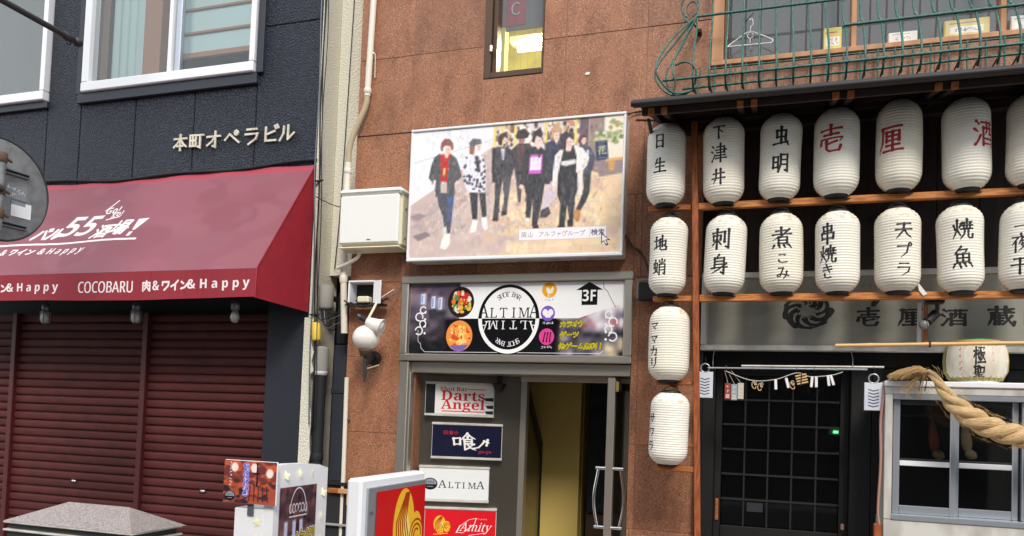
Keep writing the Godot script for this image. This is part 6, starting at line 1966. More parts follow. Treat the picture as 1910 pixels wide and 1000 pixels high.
	bx(mb, "cover", Vector3(-0.252, 0.02, 0.186), Vector3(0.235, 0.385, 0.215), M.white_box, 0.012)
	bx(mb, "lid", Vector3(-0.262, 0.386, 0.003), Vector3(0.258, 0.43, 0.225), M.white_box, 0.018)
	bx(mb, "bottom_lip", Vector3(-0.25, -0.012, 0.02), Vector3(0.24, 0.001, 0.21), M.ivory, 0.005)
	for y in [0.07, 0.29]:
		part(mb, "screw", lathe([Vector2(0.0, -0.004), Vector2(0.008, -0.004), Vector2(0.008, 0.004), Vector2(0.0, 0.005)], 10), M.grey_metal, Vector3(0.247, y, 0.12), Vector3(0, 0, -PI / 2))
	bx(mb, "badge", Vector3(-0.015, 0.045, 0.2155), Vector3(0.015, 0.053, 0.217), M.grey_metal, 0.0005)
	var c2 = thing("conduit", "cream conduit running down from the meter box past the cable tray", "pipe")
	part(c2, "pipe", tube([Vector3(-3.105, 2.79, 0.05), Vector3(-3.10, 2.58, 0.05), Vector3(-3.075, 2.155, 0.045)], 0.025, 12), M.cream_pipe)
	part(c2, "branch", tube(spline([Vector3(-2.92, 2.78, 0.14), Vector3(-2.94, 2.72, 0.13), Vector3(-3.03, 2.68, 0.11), Vector3(-3.13, 2.65, 0.09)], 6), 0.014, 10), M.cream_pipe)
	part(c2, "collar", lathe([Vector2(0.027, -0.03), Vector2(0.031, -0.02), Vector2(0.031, 0.02), Vector2(0.027, 0.03)], 14), M.cream_pipe, Vector3(-3.10, 2.57, 0.05))
	# open equipment tray with tangled plugs
	var tr = thing("equipment_tray", "open white metal box with dark inside and tangled plugs above the spotlight", "electrical box", Vector3(-2.88, 2.38, 0.003))
	bx(tr, "back", Vector3(-0.12, 0.0, 0.0), Vector3(0.07, 0.15, 0.012), M.black, 0.002)
	bx(tr, "top", Vector3(-0.135, 0.151, 0.0), Vector3(0.085, 0.165, 0.12), M.white_frame, 0.003)
	bx(tr, "side", Vector3(-0.135, 0.0, 0.0), Vector3(-0.121, 0.15, 0.12), M.white_frame, 0.003)
	part(tr, "door", cbox(Vector3(0.08, 0.175, 0.008), 0.002), M.white_frame, Vector3(0.112, 0.075, 0.12), Vector3(0, -0.35, 0))
	bx(tr, "shelf", Vector3(-0.16, -0.02, 0.02), Vector3(0.15, -0.004, 0.11), M.black, 0.004)
	bx(tr, "plug", Vector3(-0.05, -0.003, 0.06), Vector3(0.045, 0.045, 0.13), M.ivory, 0.008)
	for k in 6:
		part(tr, "wire", tube(spline([Vector3(-0.18 + 0.05 * k, 0.02 - 0.01 * (k % 2), 0.09), Vector3(-0.08 + 0.04 * k, -0.03, 0.12), Vector3(0.03 + 0.03 * k, -0.03 + 0.012 * k, 0.11), Vector3(0.10 + 0.02 * k, 0.02, 0.09)], 5), 0.006, 5), M.cable)
	part(tr, "wire", tube(spline([Vector3(0.1, 0.0, 0.1), Vector3(0.2, 0.03, 0.06), Vector3(0.27, 0.2, 0.02), Vector3(0.25, 0.42, 0.012)], 6), 0.003, 5), M.grey_metal)
	part(tr, "wire", tube(spline([Vector3(0.08, 0.0, 0.1), Vector3(0.16, 0.07, 0.06), Vector3(0.20, 0.11, 0.02)], 6), 0.003, 5), M.white_frame)
	# spotlight
	var s = thing("spotlight", "white cone spotlight on clamp above the globe lamp", "lamp", Vector3(-2.735, 2.20, 0.20))
	part(s, "shade", lathe([Vector2(0.028, -0.075), Vector2(0.036, -0.07), Vector2(0.048, 0.02), Vector2(0.064, 0.07), Vector2(0.060, 0.072), Vector2(0.045, 0.02), Vector2(0.0, -0.06)], 24), M.milk_glass, Vector3(0.015, 0.0, 0.03), Vector3(0.3, 0, -1.95), Vector3(1.0, 0.85, 1.0))
	part(s, "bulb", lathe([Vector2(0.0, -0.06), Vector2(0.03, -0.03), Vector2(0.05, 0.04), Vector2(0.035, 0.062), Vector2(0.0, 0.066)], 20), M.milk_glass, Vector3(0.015, 0.0, 0.03), Vector3(0.3, 0, -1.95))
	part(s, "socket", tube([Vector3(-0.11, 0.055, 0.0), Vector3(-0.045, 0.026, 0.012)], 0.022, 12), M.black)
	part(s, "clamp", tube([Vector3(-0.15, 0.075, -0.02), Vector3(-0.09, 0.05, 0.0)], 0.012, 8), M.grey_metal)
	part(s, "arm", tube(spline([Vector3(-0.03, 0.21, -0.10), Vector3(-0.045, 0.12, -0.05), Vector3(-0.055, 0.045, 0.0)], 5), 0.01, 8), M.ivory)
	# globe lamp
	var gl = thing("globe_lamp", "white glass globe wall lamp on a dark stem", "lamp", Vector3(-2.80, 2.105, 0.20))
	part(gl, "globe", lathe(globe_profile(0.1), 28), M.milk_glass)
	part(gl, "cup", lathe([Vector2(0.0, -0.135), Vector2(0.038, -0.132), Vector2(0.046, -0.105), Vector2(0.052, -0.10), Vector2(0.052, -0.086), Vector2(0.03, -0.084)], 20), M.rusty)
	part(gl, "stem", tube([Vector3(0, -0.13, 0), Vector3(0.0, -0.29, 0)], 0.014, 10), M.dark_metal)
	part(gl, "finial", lathe([Vector2(0.0, -0.325), Vector2(0.008, -0.315), Vector2(0.006, -0.29), Vector2(0.0, -0.288)], 10), M.dark_metal)
	part(gl, "arm", tube(spline([Vector3(0, -0.20, 0), Vector3(-0.01, -0.17, -0.08), Vector3(-0.028, -0.135, -0.17)], 5), 0.012, 8), M.dark_metal)
	part(gl, "wall_rose", lathe([Vector2(0.0, 0.0), Vector2(0.055, 0.0), Vector2(0.052, 0.018), Vector2(0.03, 0.03), Vector2(0.0, 0.032)], 24), M.black, Vector3(-0.03, -0.135, -0.196), Vector3(PI / 2, 0, 0))
	part(gl, "supply_wire", tube(spline([Vector3(-0.06, 0.16, -0.16), Vector3(-0.062, -0.16, -0.12), Vector3(-0.04, -0.21, -0.06), Vector3(0.0, -0.225, -0.02), Vector3(0.05, -0.19, -0.12)], 6), 0.006, 6), M.old_pipe)
	# thin wires on the granite
	var w1 = thing("cable", "twisted dark wire sagging from poster box to the black floodlight", "cable")
	part(w1, "strand", tube(spline([Vector3(-0.955, 2.85, 0.05), Vector3(-0.895, 2.756, 0.03), Vector3(-0.85, 2.72, 0.03), Vector3(-0.802, 2.66, 0.04), Vector3(-0.77, 2.53, 0.08)], 6), 0.006, 6), M.cable)
	part(w1, "strand", tube(spline([Vector3(-0.955, 2.845, 0.055), Vector3(-0.90, 2.75, 0.045), Vector3(-0.84, 2.725, 0.04), Vector3(-0.795, 2.64, 0.045), Vector3(-0.775, 2.53, 0.085)], 6), 0.004, 6), M.rusty)
	var w2 = thing("cable", "dark wire along the granite joint from poster box to eave", "cable")
	part(w2, "strand", tube(spline([Vector3(-0.945, 3.66, 0.05), Vector3(-0.92, 3.685, 0.02), Vector3(-0.83, 3.69, 0.02), Vector3(-0.74, 3.66, 0.03)], 5), 0.006, 6), M.cable)
	var fl = thing("floodlight", "black floodlight box on the granite beside the second lantern row", "lamp", Vector3(-0.76, 2.44, 0.003))
	bx(fl, "housing", Vector3(-0.075, -0.065, 0.03), Vector3(0.075, 0.055, 0.10), M.black, 0.01)
	bx(fl, "rim", Vector3(-0.082, -0.06, 0.101), Vector3(-0.070, 0.075, 0.115), M.grey_metal, 0.002)
	bx(fl, "rim", Vector3(-0.069, 0.062, 0.101), Vector3(0.08, 0.075, 0.115), M.grey_metal, 0.002)
	bx(fl, "bracket", Vector3(-0.02, -0.02, 0.0), Vector3(0.02, 0.02, 0.029), M.dark_metal, 0.003)

func globe_profile(r) -> Array:
	var p = []
	for k in 21:
		var a = -PI / 2 + PI * k / 20.0
		p.append(Vector2(maxf(0.0, r * cos(a)), r * 0.93 * sin(a)))
	return p

# ---------------------------------------------------------------- signs
func build_signs():
	# picture box over the entrance
	var p = thing("poster_box", "large white box sign showing a printed group of people walking", "sign", Vector3(-1.7275, 3.15, 0.0))
	bx(p, "case", Vector3(-0.785, -0.48, 0.003), Vector3(0.785, 0.48, 0.155), M.alu_white, 0.008)
	for q in [[-0.79, -0.485, 0.79, -0.462], [-0.79, 0.468, 0.79, 0.486]]:
		bx(p, "frame", Vector3(q[0], q[1], 0.15), Vector3(q[2], q[3], 0.178), M.white_frame, 0.004)
	for x in [-0.79, 0.775]:
		bx(p, "frame", Vector3(x, -0.461, 0.15), Vector3(x + 0.015, 0.467, 0.177), M.white_frame, 0.004)
	part(p, "printed_face", sheet(1.55, 0.928), printed(print_poster(), 0.3), Vector3(0, 0.003, 0.166))
	# transom sign in its steel frame
	var t = thing("transom_sign", "framed bar sign with round black and white crest over the entrance", "sign", Vector3(-1.745, 2.268, 0.0))
	for q in [[-0.865, 0.262, 0.865, 0.318], [-0.865, -0.312, 0.865, -0.262]]:
		bx(t, "frame", Vector3(q[0], q[1], -0.06), Vector3(q[2], q[3], 0.045), M.steel, 0.006)
	for x in [-0.865, 0.807]:
		bx(t, "frame", Vector3(x, -0.261, -0.06), Vector3(x + 0.058, 0.261, 0.044), M.steel, 0.006)
	bx(t, "back_panel", Vector3(-0.806, -0.26, -0.06), Vector3(0.806, 0.26, 0.0), M.white_frame, 0.0)
	part(t, "printed_face", sheet(1.606, 0.516), printed(print_transom(), 0.12), Vector3(0, 0, 0.005))
	# four plaques on the slanted wall
	var th = 0.325
	var ex = Vector3(cos(th), 0, -sin(th))
	var ez = Vector3(sin(th), 0, cos(th))
	var A = Vector3(-2.543, 0, -0.17)
	var pl = [[0.066, 0.588, 1.555, 1.813, print_darts(), "red serif lettered plaque at the top of the slanted steel wall"], [0.128, 0.660, 1.233, 1.506, print_kuu(), "navy plaque with one large white brush letter"], [0.041, 0.573, 0.910, 1.178, print_altima(), "white plaque with small round crest and thin black capitals"], [0.097, 0.639, 0.588, 0.869, print_amity(), "red plaque with gold emblem and white script, lowest on the slanted wall"]]
	for q in pl:
		var w = q[1] - q[0]
		var h = q[3] - q[2]
		var o = thing("plaque", q[5], "sign", A + ex * ((q[0] + q[1]) * 0.5) + ez * 0.005 + Vector3(0, (q[2] + q[3]) * 0.5, 0), th, "plaques on the slanted wall")
		bx(o, "box_body", Vector3(-w / 2, -h / 2, 0.0), Vector3(w / 2, h / 2, 0.045), M.white_frame, 0.004)
		for yy in [-h / 2 - 0.001, h / 2 - 0.017]:
			bx(o, "edge_strip", Vector3(-w / 2 - 0.003, yy, 0.002), Vector3(w / 2 + 0.003, yy + 0.018, 0.054), M.alu_white, 0.003)
		part(o, "printed_face", sheet(w * 0.985, h - 0.038), printed(q[4], 0.25), Vector3(0, 0, 0.0485))
	# small round dark dome camera beside the top plaque
	var cm = thing("dome_camera", "small dark dome camera beside the red lettered plaque", "camera", Vector3(-1.935, 1.80, -0.315), th)
	part(cm, "dome", lathe([Vector2(0.0, -0.05), Vector2(0.03, -0.04), Vector2(0.045, -0.012), Vector2(0.045, 0.0), Vector2(0.055, 0.0), Vector2(0.055, 0.014), Vector2(0.0, 0.015)], 22), M.black, Vector3(0, 0.0, 0.03))
	part(cm, "stalk", tube([Vector3(0, 0.012, 0.03), Vector3(0, 0.073, 0.03)], 0.02, 10), M.black)
	# red standing sign, its face across the pavement
	var r = thing("standing_sign", "white framed standing sign with red face and gold emblem", "sign", Vector3(-1.80, 0.0, 1.625), PI / 2)
	bx(r, "case", Vector3(-0.36, 0.06, -0.08), Vector3(0.36, 1.25, 0.0), M.white_frame, 0.014)
	bx(r, "inner_frame", Vector3(-0.31, 0.14, 0.0005), Vector3(0.342, 1.205, 0.012), M.aluminium, 0.003)
	part(r, "printed_face", sheet(0.56, 0.98), printed(print_red_stand(), 0.22), Vector3(0.05, 0.69, 0.0165))
	for y in [1.08, 0.8, 0.5, 0.3]:
		bx(r, "frame_clip", Vector3(-0.295, y, 0.0125), Vector3(-0.265, y + 0.012, 0.02), M.grey_metal, 0.002)
	for x in [-0.28, 0.28]:
		bx(r, "foot", Vector3(x - 0.03, 0.0, -0.18), Vector3(x + 0.03, 0.059, 0.1), M.dark_metal, 0.005)
	# white box sign, its arched face across the pavement
	var b = thing("box_sign", "white arched box sign with bar photo sheet and pale yellow flowers", "sign", Vector3(-2.50, 0.0, 1.40), PI / 2)
	var arch = PackedVector2Array([Vector2(-0.262, 0.05), Vector2(0.266, 0.05), Vector2(0.266, 1.222), Vector2(0.17, 1.246), Vector2(0.04, 1.258), Vector2(-0.12, 1.262), Vector2(-0.262, 1.256)])
	part(b, "panel_body", prism(arch, 0.06), M.white_frame)
	part(b, "photo_sheet", sheet(0.36, 0.98), printed(print_bar_sheet(), 0.3), Vector3(-0.034, 0.645, 0.004))
	var fy = sm(c8(244, 238, 196), 0.5)
	for q in [[-0.17, 1.20], [-0.03, 1.205], [0.11, 1.20], [0.21, 1.08], [0.212, 0.94], [0.212, 0.80], [0.21, 0.66], [0.212, 0.5]]:
		part(b, "flower_mark", lathe([Vector2(0.024, 0.0), Vector2(0.012, 0.002), Vector2(0.0, 0.002)], 10, 0.3, 5), fy, Vector3(q[0], q[1], 0.002), Vector3(PI / 2, 0, rng.randf() * 3.0))
	bx(b, "rear_body", Vector3(-0.262, 0.05, -0.25), Vector3(0.26, 1.02, -0.061), M.white_frame, 0.006)
	for y in [0.95, 0.86, 0.75, 0.62]:
		part(b, "flower_mark", lathe([Vector2(0.024, 0.0), Vector2(0.012, 0.002), Vector2(0.0, 0.002)], 10, 0.3, 5), fy, Vector3(-0.264, y, -0.10), Vector3(0, 0, PI / 2))
	bx(b, "base", Vector3(-0.24, 0.0, -0.24), Vector3(0.24, 0.049, 0.02), M.dark_metal, 0.01)
	var pc = thing("photo_card", "glossy orange bar photo card clipped on top of the white box sign", "card", Vector3(-2.64, 1.163, 1.685), 0.0)
	bx(pc, "card", Vector3(-0.168, -0.116, -0.012), Vector3(0.168, 0.116, 0.0), M.white_frame, 0.003)
	part(pc, "printed_face", sheet(0.333, 0.229), printed(print_bar_card(), 0.15), Vector3(0, 0, 0.004))
	bx(pc, "clip", Vector3(-0.02, -0.18, -0.021), Vector3(0.02, -0.08, -0.0125), M.grey_metal, 0.002)

# ---------------------------------------------------------------- things about the tavern door and kitchen window
func build_tavern_details():
	# bamboo pole under the board
	var bp = thing("bamboo_pole", "pale bamboo pole slung below the shop board", "pole", Vector3(0.351, 2.03, 0.6))
	var pts = []
	var rr = []
	for k in 25:
		pts.append(Vector3(k * 0.06, 0.0013 * k, 0.0))
		rr.append(0.0118 if k % 5 == 3 else 0.0102)
	part(bp, "cane", tube(pts, rr, 10), M.bamboo)
	for x in [0.47, 1.3]:
		part(bp, "hanging_wire", tube([Vector3(x, 0.01, 0), Vector3(x, 0.30, -0.19)], 0.002, 5), M.cable)
		part(bp, "lashing", tube(arc_pts(Vector3(x, 0.012, 0), Vector3(0, 0.0165, 0), Vector3(0, 0, 0.0165), 0.0, TAU, 12), 0.004, 6), M.rust_joint)
	# lamp on bracket in front of the board
	var l = thing("board_lamp", "clear bulb spotlight on black arm in front of the shop board", "lamp", Vector3(0.845, 2.31, 0.30))
	part(l, "arm", tube(spline([Vector3(0.02, 0.03, 0.10), Vector3(0.05, 0.0, 0.06), Vector3(0.06, -0.05, 0.02), Vector3(0.03, -0.085, 0.01)], 5), 0.012, 8), M.black)
	part(l, "clamp", cbox(Vector3(0.10, 0.03, 0.06), 0.005), M.black, Vector3(0.04, 0.0, 0.05))
	part(l, "socket", tube([Vector3(0.06, -0.06, 0.0), Vector3(0.01, -0.115, 0.03)], 0.026, 12), M.black)
	part(l, "bulb", lathe([Vector2(0.0, -0.03), Vector2(0.02, -0.024), Vector2(0.028, -0.004), Vector2(0.022, 0.016), Vector2(0.0, 0.024)], 18), M.jar_grey, Vector3(-0.01, -0.13, 0.045))
	part(l, "back_bar", cbox(Vector3(0.022, 0.25, 0.012), 0.002), M.alu_white, Vector3(-0.01, -0.11, -0.1))
	part(l, "back_bar", cbox(Vector3(0.022, 0.25, 0.012), 0.002), M.wood_pale, Vector3(0.025, -0.11, -0.1))
	part(l, "paper_scrap", prism(PackedVector2Array([Vector2(-0.02, 0.05), Vector2(0.03, -0.02), Vector2(0.01, -0.03), Vector2(-0.012, 0.0)]), 0.002), M.paper, Vector3(-0.04, 0.05, 0.132))
	# rail with peg line
	var cr = thing("hanging_rail", "thin metal hanging rail across the head of the tavern door", "rail", Vector3(-0.357, 1.918, 0.28))
	part(cr, "rod", tube([Vector3(0.0, 0.0, 0.0), Vector3(0.91, 0.004, 0.0)], 0.006, 8), M.chrome)
	part(cr, "rod", tube([Vector3(0.2, 0.016, -0.01), Vector3(1.0, 0.020, -0.01)], 0.006, 8), M.alu_white)
	for x in [0.03, 0.83]:
		part(cr, "hook", tube([Vector3(x, 0.0, 0.0), Vector3(x, 0.07, 0.0), Vector3(x, 0.13, -0.14)], 0.002, 5), M.grey_metal)
	for x in [0.11, 0.27, 0.38, 0.52, 0.62]:
		part(cr, "ring", tube(arc_pts(Vector3(x, 0.004, 0), Vector3(0, 0.014, 0), Vector3(0, 0, 0.014), 0.0, TAU, 10), 0.0018, 5), M.grey_metal)
	var sl = thing("peg_line", "sagging white string for pegs under the hanging rail", "string")
	var knots = [Vector3(-0.25, 1.90, 0.285), Vector3(-0.10, 1.845, 0.285), Vector3(0.04, 1.852, 0.285), Vector3(0.165, 1.895, 0.285), Vector3(0.24, 1.873, 0.285), Vector3(0.36, 1.885, 0.285), Vector3(0.42, 1.905, 0.285)]
	part(sl, "string", tube(spline(knots, 5), 0.0028, 5), M.string)
	var pegs = [[-0.085, 1.84, 0.2, 0], [-0.045, 1.83, -0.05, 0], [0.045, 1.836, 0.05, 1], [0.108, 1.846, 0.25, 1], [0.128, 1.84, 0.45, 0], [0.25, 1.855, -0.08, 1], [0.274, 1.855, 0.02, 1], [0.34, 1.865, 0.12, 1], [0.358, 1.868, 0.3, 1]]
	for k in pegs.size():
		var q = pegs[k]
		var o = thing("peg", "small %s clipped on the sagging string" % ("white plastic peg" if q[3] else "wire loop peg"), "peg", Vector3(q[0], q[1], 0.285), 0.0, "pegs on the string")
		o.rotation.z = q[2]
		if q[3]:
			bx(o, "jaw", Vector3(-0.008, -0.045, 0.003), Vector3(0.006, 0.018, 0.009), M.white_frame, 0.002)
			bx(o, "jaw", Vector3(-0.006, -0.045, -0.009), Vector3(0.008, 0.018, -0.003), M.paper, 0.002)
			bx(o, "spring", Vector3(-0.005, -0.012, -0.0029), Vector3(0.005, -0.004, 0.0029), M.grey_metal, 0.001)
		else:
			part(o, "loop", tube(arc_pts(Vector3(0, -0.025, 0), Vector3(0.012, 0, 0), Vector3(0, 0.022, 0), 0.0, TAU * 0.93, 14), 0.003, 6), M.straw)
			part(o, "loop", tube(arc_pts(Vector3(0.01, -0.012, 0.004), Vector3(0.008, 0, 0), Vector3(0, 0.014, 0), 0.0, TAU * 0.93, 12), 0.0025, 6), M.string)
	var bd = thing("charm_bundle", "small straw charm bundle tied at the middle of the string", "charm", Vector3(0.19, 1.858, 0.29))
	bd.rotation.z = 0.25
	for k in 4:
		bx(bd, "slat", Vector3(-0.03, -0.03 + k * 0.016, -0.004 + 0.001 * k), Vector3(0.034, -0.02 + k * 0.016, 0.004), M.straw, 0.002)
	part(bd, "tie", tube([Vector3(-0.012, -0.04, 0.006), Vector3(0.01, 0.036, 0.006)], 0.003, 5), M.wood_dark)
	# chevron tags and card charms
	for q in [[-0.374, 1.812, "white chevron-striped tag half hidden by the timber post"], [0.588, 1.764, "white chevron-striped tag on ring beside the kitchen window"]]:
		var o = thing("chevron_tag", q[2], "tag", Vector3(q[0], q[1], 0.27), 0.0, "chevron tags beside the door")
		bx(o, "plate", Vector3(-0.049, -0.082, -0.004), Vector3(0.049, 0.082, 0.0), M.white_frame, 0.003)
		part(o, "printed_face", sheet(0.094, 0.158), printed(print_chevrons(), 0.4), Vector3(0, 0, 0.003))
		part(o, "ring", tube(arc_pts(Vector3(0, 0.105, 0), Vector3(0.027, 0, 0), Vector3(0, 0.027, 0), 0.0, TAU, 20), 0.0045, 7, true), M.aluminium)
		part(o, "hook", tube(spline([Vector3(0, 0.13, 0), Vector3(0.004, 0.15, 0.004), Vector3(0.0, 0.175, 0.005)], 4), 0.003, 5), M.black)
	var cards = [[-0.235, 1.775, c8(150, 60, 50), "red paper charm card hanging under the rail"], [-0.196, 1.770, c8(150, 164, 176), "pale blue paper charm card hanging under the rail"], [-0.158, 1.778, c8(196, 186, 168), "cream paper charm card with red mark hanging under the rail"]]
	for q in cards:
		var o = thing("charm_card", q[3], "card", Vector3(q[0], q[1], 0.27), 0.0, "charm cards under the rail")
		bx(o, "card", Vector3(-0.018, -0.05, -0.0015), Vector3(0.018, 0.05, 0.0), sm(q[2], 0.7), 0.0008)
		var im = page(72, 200, q[2])
		marks(im, 36, 46, 34, 0, 54, 2, 6, c8(214, 206, 196))
		poly(im, [14, 140, 58, 140, 58, 184, 14, 184], c8(220, 210, 200))
		line(im, [Vector2(22, 162), Vector2(50, 162)], 10, c8(176, 60, 56))
		part(o, "printed_face", sheet(0.034, 0.096), printed(im, 0.6), Vector3(0, 0, 0.002))
		part(o, "thread", tube([Vector3(0, 0.05, 0), Vector3(-0.02 - (q[0] + 0.235) * 0.5, 0.125, 0.01)], 0.0015, 4), M.string)
	kitchen_window()

func kitchen_window():
	var k = thing("kitchen_window", "pale metal serving window box with two dark sliding sashes", "window", Vector3(0.648, 0.0, 0.0))
	var z = 0.30
	var W = 1.15
	bx(k, "base", Vector3(0.0, 0.0, -0.02), Vector3(W, 1.06, z - 0.004), M.alu_white, 0.005)
	bx(k, "top_cap", Vector3(-0.004, 1.825, -0.02), Vector3(W, 1.858, z + 0.012), M.white_frame, 0.005)
	bx(k, "head", Vector3(0.0, 1.782, -0.02), Vector3(W, 1.824, z), M.alu_white, 0.004)
	bx(k, "jamb", Vector3(0.0, 1.061, 0.10), Vector3(0.041, 1.781, z), M.alu_white, 0.004)
	bx(k, "side", Vector3(0.0, 1.061, -0.02), Vector3(0.02, 1.781, 0.099), M.wood_black, 0.002)
	bx(k, "sill", Vector3(0.042, 1.061, -0.01), Vector3(W, 1.093, z + 0.006), M.aluminium, 0.004)
	bx(k, "side", Vector3(W - 0.03, 1.094, -0.004), Vector3(W, 1.781, z), M.alu_white, 0.002)
	# outer track and two sashes
	bx(k, "track", Vector3(0.042, 1.752, 0.21), Vector3(W - 0.031, 1.781, z - 0.002), M.aluminium, 0.003)
	for q in [[0.05, 0.375, 0.262], [0.36, 0.69, 0.232]]:
		var s = Node3D.new()
		s.name = "sash"
		k.add_child(s, true)
		var a = q[0]
		var b = q[1]
		var zz = q[2]
		bx(s, "stile", Vector3(a, 1.094, zz - 0.022), Vector3(a + 0.035, 1.751, zz), M.aluminium, 0.003)
		bx(s, "stile", Vector3(b - 0.03, 1.094, zz - 0.022), Vector3(b, 1.751, zz), M.aluminium, 0.003)
		bx(s, "rail", Vector3(a + 0.036, 1.094, zz - 0.02), Vector3(b - 0.031, 1.142, zz - 0.001), M.aluminium, 0.003)
		bx(s, "rail", Vector3(a + 0.036, 1.722, zz - 0.02), Vector3(b - 0.031, 1.751, zz - 0.001), M.dark_metal, 0.003)
		bx(s, "middle_rail", Vector3(a + 0.036, 1.37, zz - 0.02), Vector3(b - 0.031, 1.40, zz - 0.001), M.white_frame, 0.003)
		bx(s, "dark_trim", Vector3(a + 0.036, 1.401, zz - 0.02), Vector3(b - 0.031, 1.412, zz - 0.003), M.dark_metal, 0.002)
		bx(s, "pane", Vector3(a + 0.036, 1.143, zz - 0.013), Vector3(b - 0.031, 1.369, zz - 0.009), M.glass_dark, 0.0)
		bx(s, "pane", Vector3(a + 0.036, 1.413, zz - 0.013), Vector3(b - 0.031, 1.721, zz - 0.009), M.glass_dark, 0.0)
	bx(k, "stile", Vector3(0.70, 1.094, 0.20), Vector3(0.73, 1.751, 0.262), M.aluminium, 0.003)
	bx(k, "inner_shelf", Vector3(0.06, 1.66, 0.02), Vector3(1.0, 1.675, 0.06), M.grey_metal, 0.002)
	# fish drying inside
	for q in [[0.935, 1.55, 0.10, "dried reddish fish hanging inside the first serving sash"], [1.10, 1.56, 0.12, "pale dried fish hanging inside the second serving sash"]]:
		var o = thing("dried_fish", q[3], "fish", Vector3(q[0], q[1], q[2]), 0.0, "dried fish in the serving window")
		var body = lathe([Vector2(0.0, -0.11), Vector2(0.02, -0.09), Vector2(0.03, -0.05), Vector2(0.026, 0.0), Vector2(0.016, 0.06), Vector2(0.006, 0.09)], 16)
		part(o, "body", body, M.fish if q[0] < 1.0 else M.fish_pale, Vector3.ZERO, Vector3(0, 0, 0.12), Vector3(1, 1, 0.45))
		part(o, "tail", prism(PackedVector2Array([Vector2(-0.004, 0.0), Vector2(-0.03, 0.045), Vector2(0.0, 0.03), Vector2(0.026, 0.05), Vector2(0.004, 0.0)]), 0.003), M.fish, Vector3(-0.012, 0.088, 0))
		part(o, "head", lathe([Vector2(0.0, -0.03), Vector2(0.022, -0.016), Vector2(0.03, 0.004), Vector2(0.018, 0.024), Vector2(0.0, 0.03)], 14), M.fish_pale, Vector3(0.03, -0.115, 0.0), Vector3(0, 0, 1.2), Vector3(1, 1.2, 0.6))
		part(o, "string", tube([Vector3(-0.012, 0.10, 0), Vector3(-0.012, 0.20, 0)], 0.002, 4), M.string)
	# copper pipe at the side
	var cp = thing("copper_pipe", "thin pinkish pipe up the side of the serving window", "pipe", Vector3(0.63, 0.0, 0.28))
	part(cp, "pipe", tube(spline([Vector3(0.0, 1.03, 0), Vector3(-0.008, 1.12, 0), Vector3(0.002, 1.38, 0), Vector3(-0.002, 1.62, 0), Vector3(0.012, 1.78, 0), Vector3(0.014, 1.84, -0.02)], 6), 0.0075, 8), M.copper)
	bx(cp, "wood_block", Vector3(-0.03, 0.90, -0.02), Vector3(0.01, 1.03, 0.02), M.wood_v, 0.004)
	bx(cp, "wood_post", Vector3(-0.03, 0.0, -0.02), Vector3(0.01, 0.899, 0.018), M.wood_black, 0.004)
	# straw-wrapped keg
	var kg = thing("sake_keg", "straw-wrapped white keg with black brush letters on the serving window top", "keg", Vector3(1.145, 1.859, 0.12))
	part(kg, "straw_body", lathe([Vector2(0.0, 0.0), Vector2(0.11, 0.0), Vector2(0.13, 0.02), Vector2(0.156, 0.06), Vector2(0.160, 0.13), Vector2(0.154, 0.2), Vector2(0.14, 0.235), Vector2(0.10, 0.245), Vector2(0.0, 0.247)], 40), M.straw_mat)
	for j in 26:
		var a = TAU * j / 26.0
		part(kg, "straw_cord", tube([Vector3(0.133 * cos(a), 0.018, 0.133 * sin(a)), Vector3(0.160 * cos(a + 0.06), 0.07, 0.160 * sin(a + 0.06)), Vector3(0.164 * cos(a + 0.12), 0.13, 0.164 * sin(a + 0.12)), Vector3(0.157 * cos(a + 0.18), 0.205, 0.157 * sin(a + 0.18)), Vector3(0.12 * cos(a + 0.2), 0.245, 0.12 * sin(a + 0.2))], 0.005, 5), M.straw_mat)
	# wrapped label on the front of the keg
	var pts = []
	var uvs = []
	var prof = [Vector2(0.142, 0.03), Vector2(0.163, 0.06), Vector2(0.1705, 0.13), Vector2(0.163, 0.2), Vector2(0.153, 0.222)]
	for r in 5:
		var row = []
		var uv = []
		for c in 33:
			var a = lerpf(-1.15, 1.15, c / 32.0) - 0.12
			row.append(Vector3(prof[4 - r].x * sin(a), prof[4 - r].y, prof[4 - r].x * cos(a)))
			uv.append(Vector2(c / 32.0, r / 4.0))
		pts.append(row)
		uvs.append(uv)
	part(kg, "paper_label", grid_mesh(pts, uvs), printed(print_keg(), 0.6))
	part(kg, "green_seal", lathe([Vector2(0.0, 0.0), Vector2(0.085, 0.0), Vector2(0.07, 0.012), Vector2(0.0, 0.016)], 24), M.green_leaf, Vector3(0.0, 0.247, 0.03))
	part(kg, "rope_ring", tube(arc_pts(Vector3(0, 0.236, 0), Vector3(0.128, 0, 0), Vector3(0, 0, 0.128), 0.0, TAU, 28), 0.012, 7, true), M.straw)
	part(kg, "foot_ring", lathe([Vector2(0.0, -0.0), Vector2(0.112, -0.0), Vector2(0.116, 0.006), Vector2(0.112, 0.012)], 28), M.paper, Vector3(0, 0.0, 0.012))
	straw_rope()

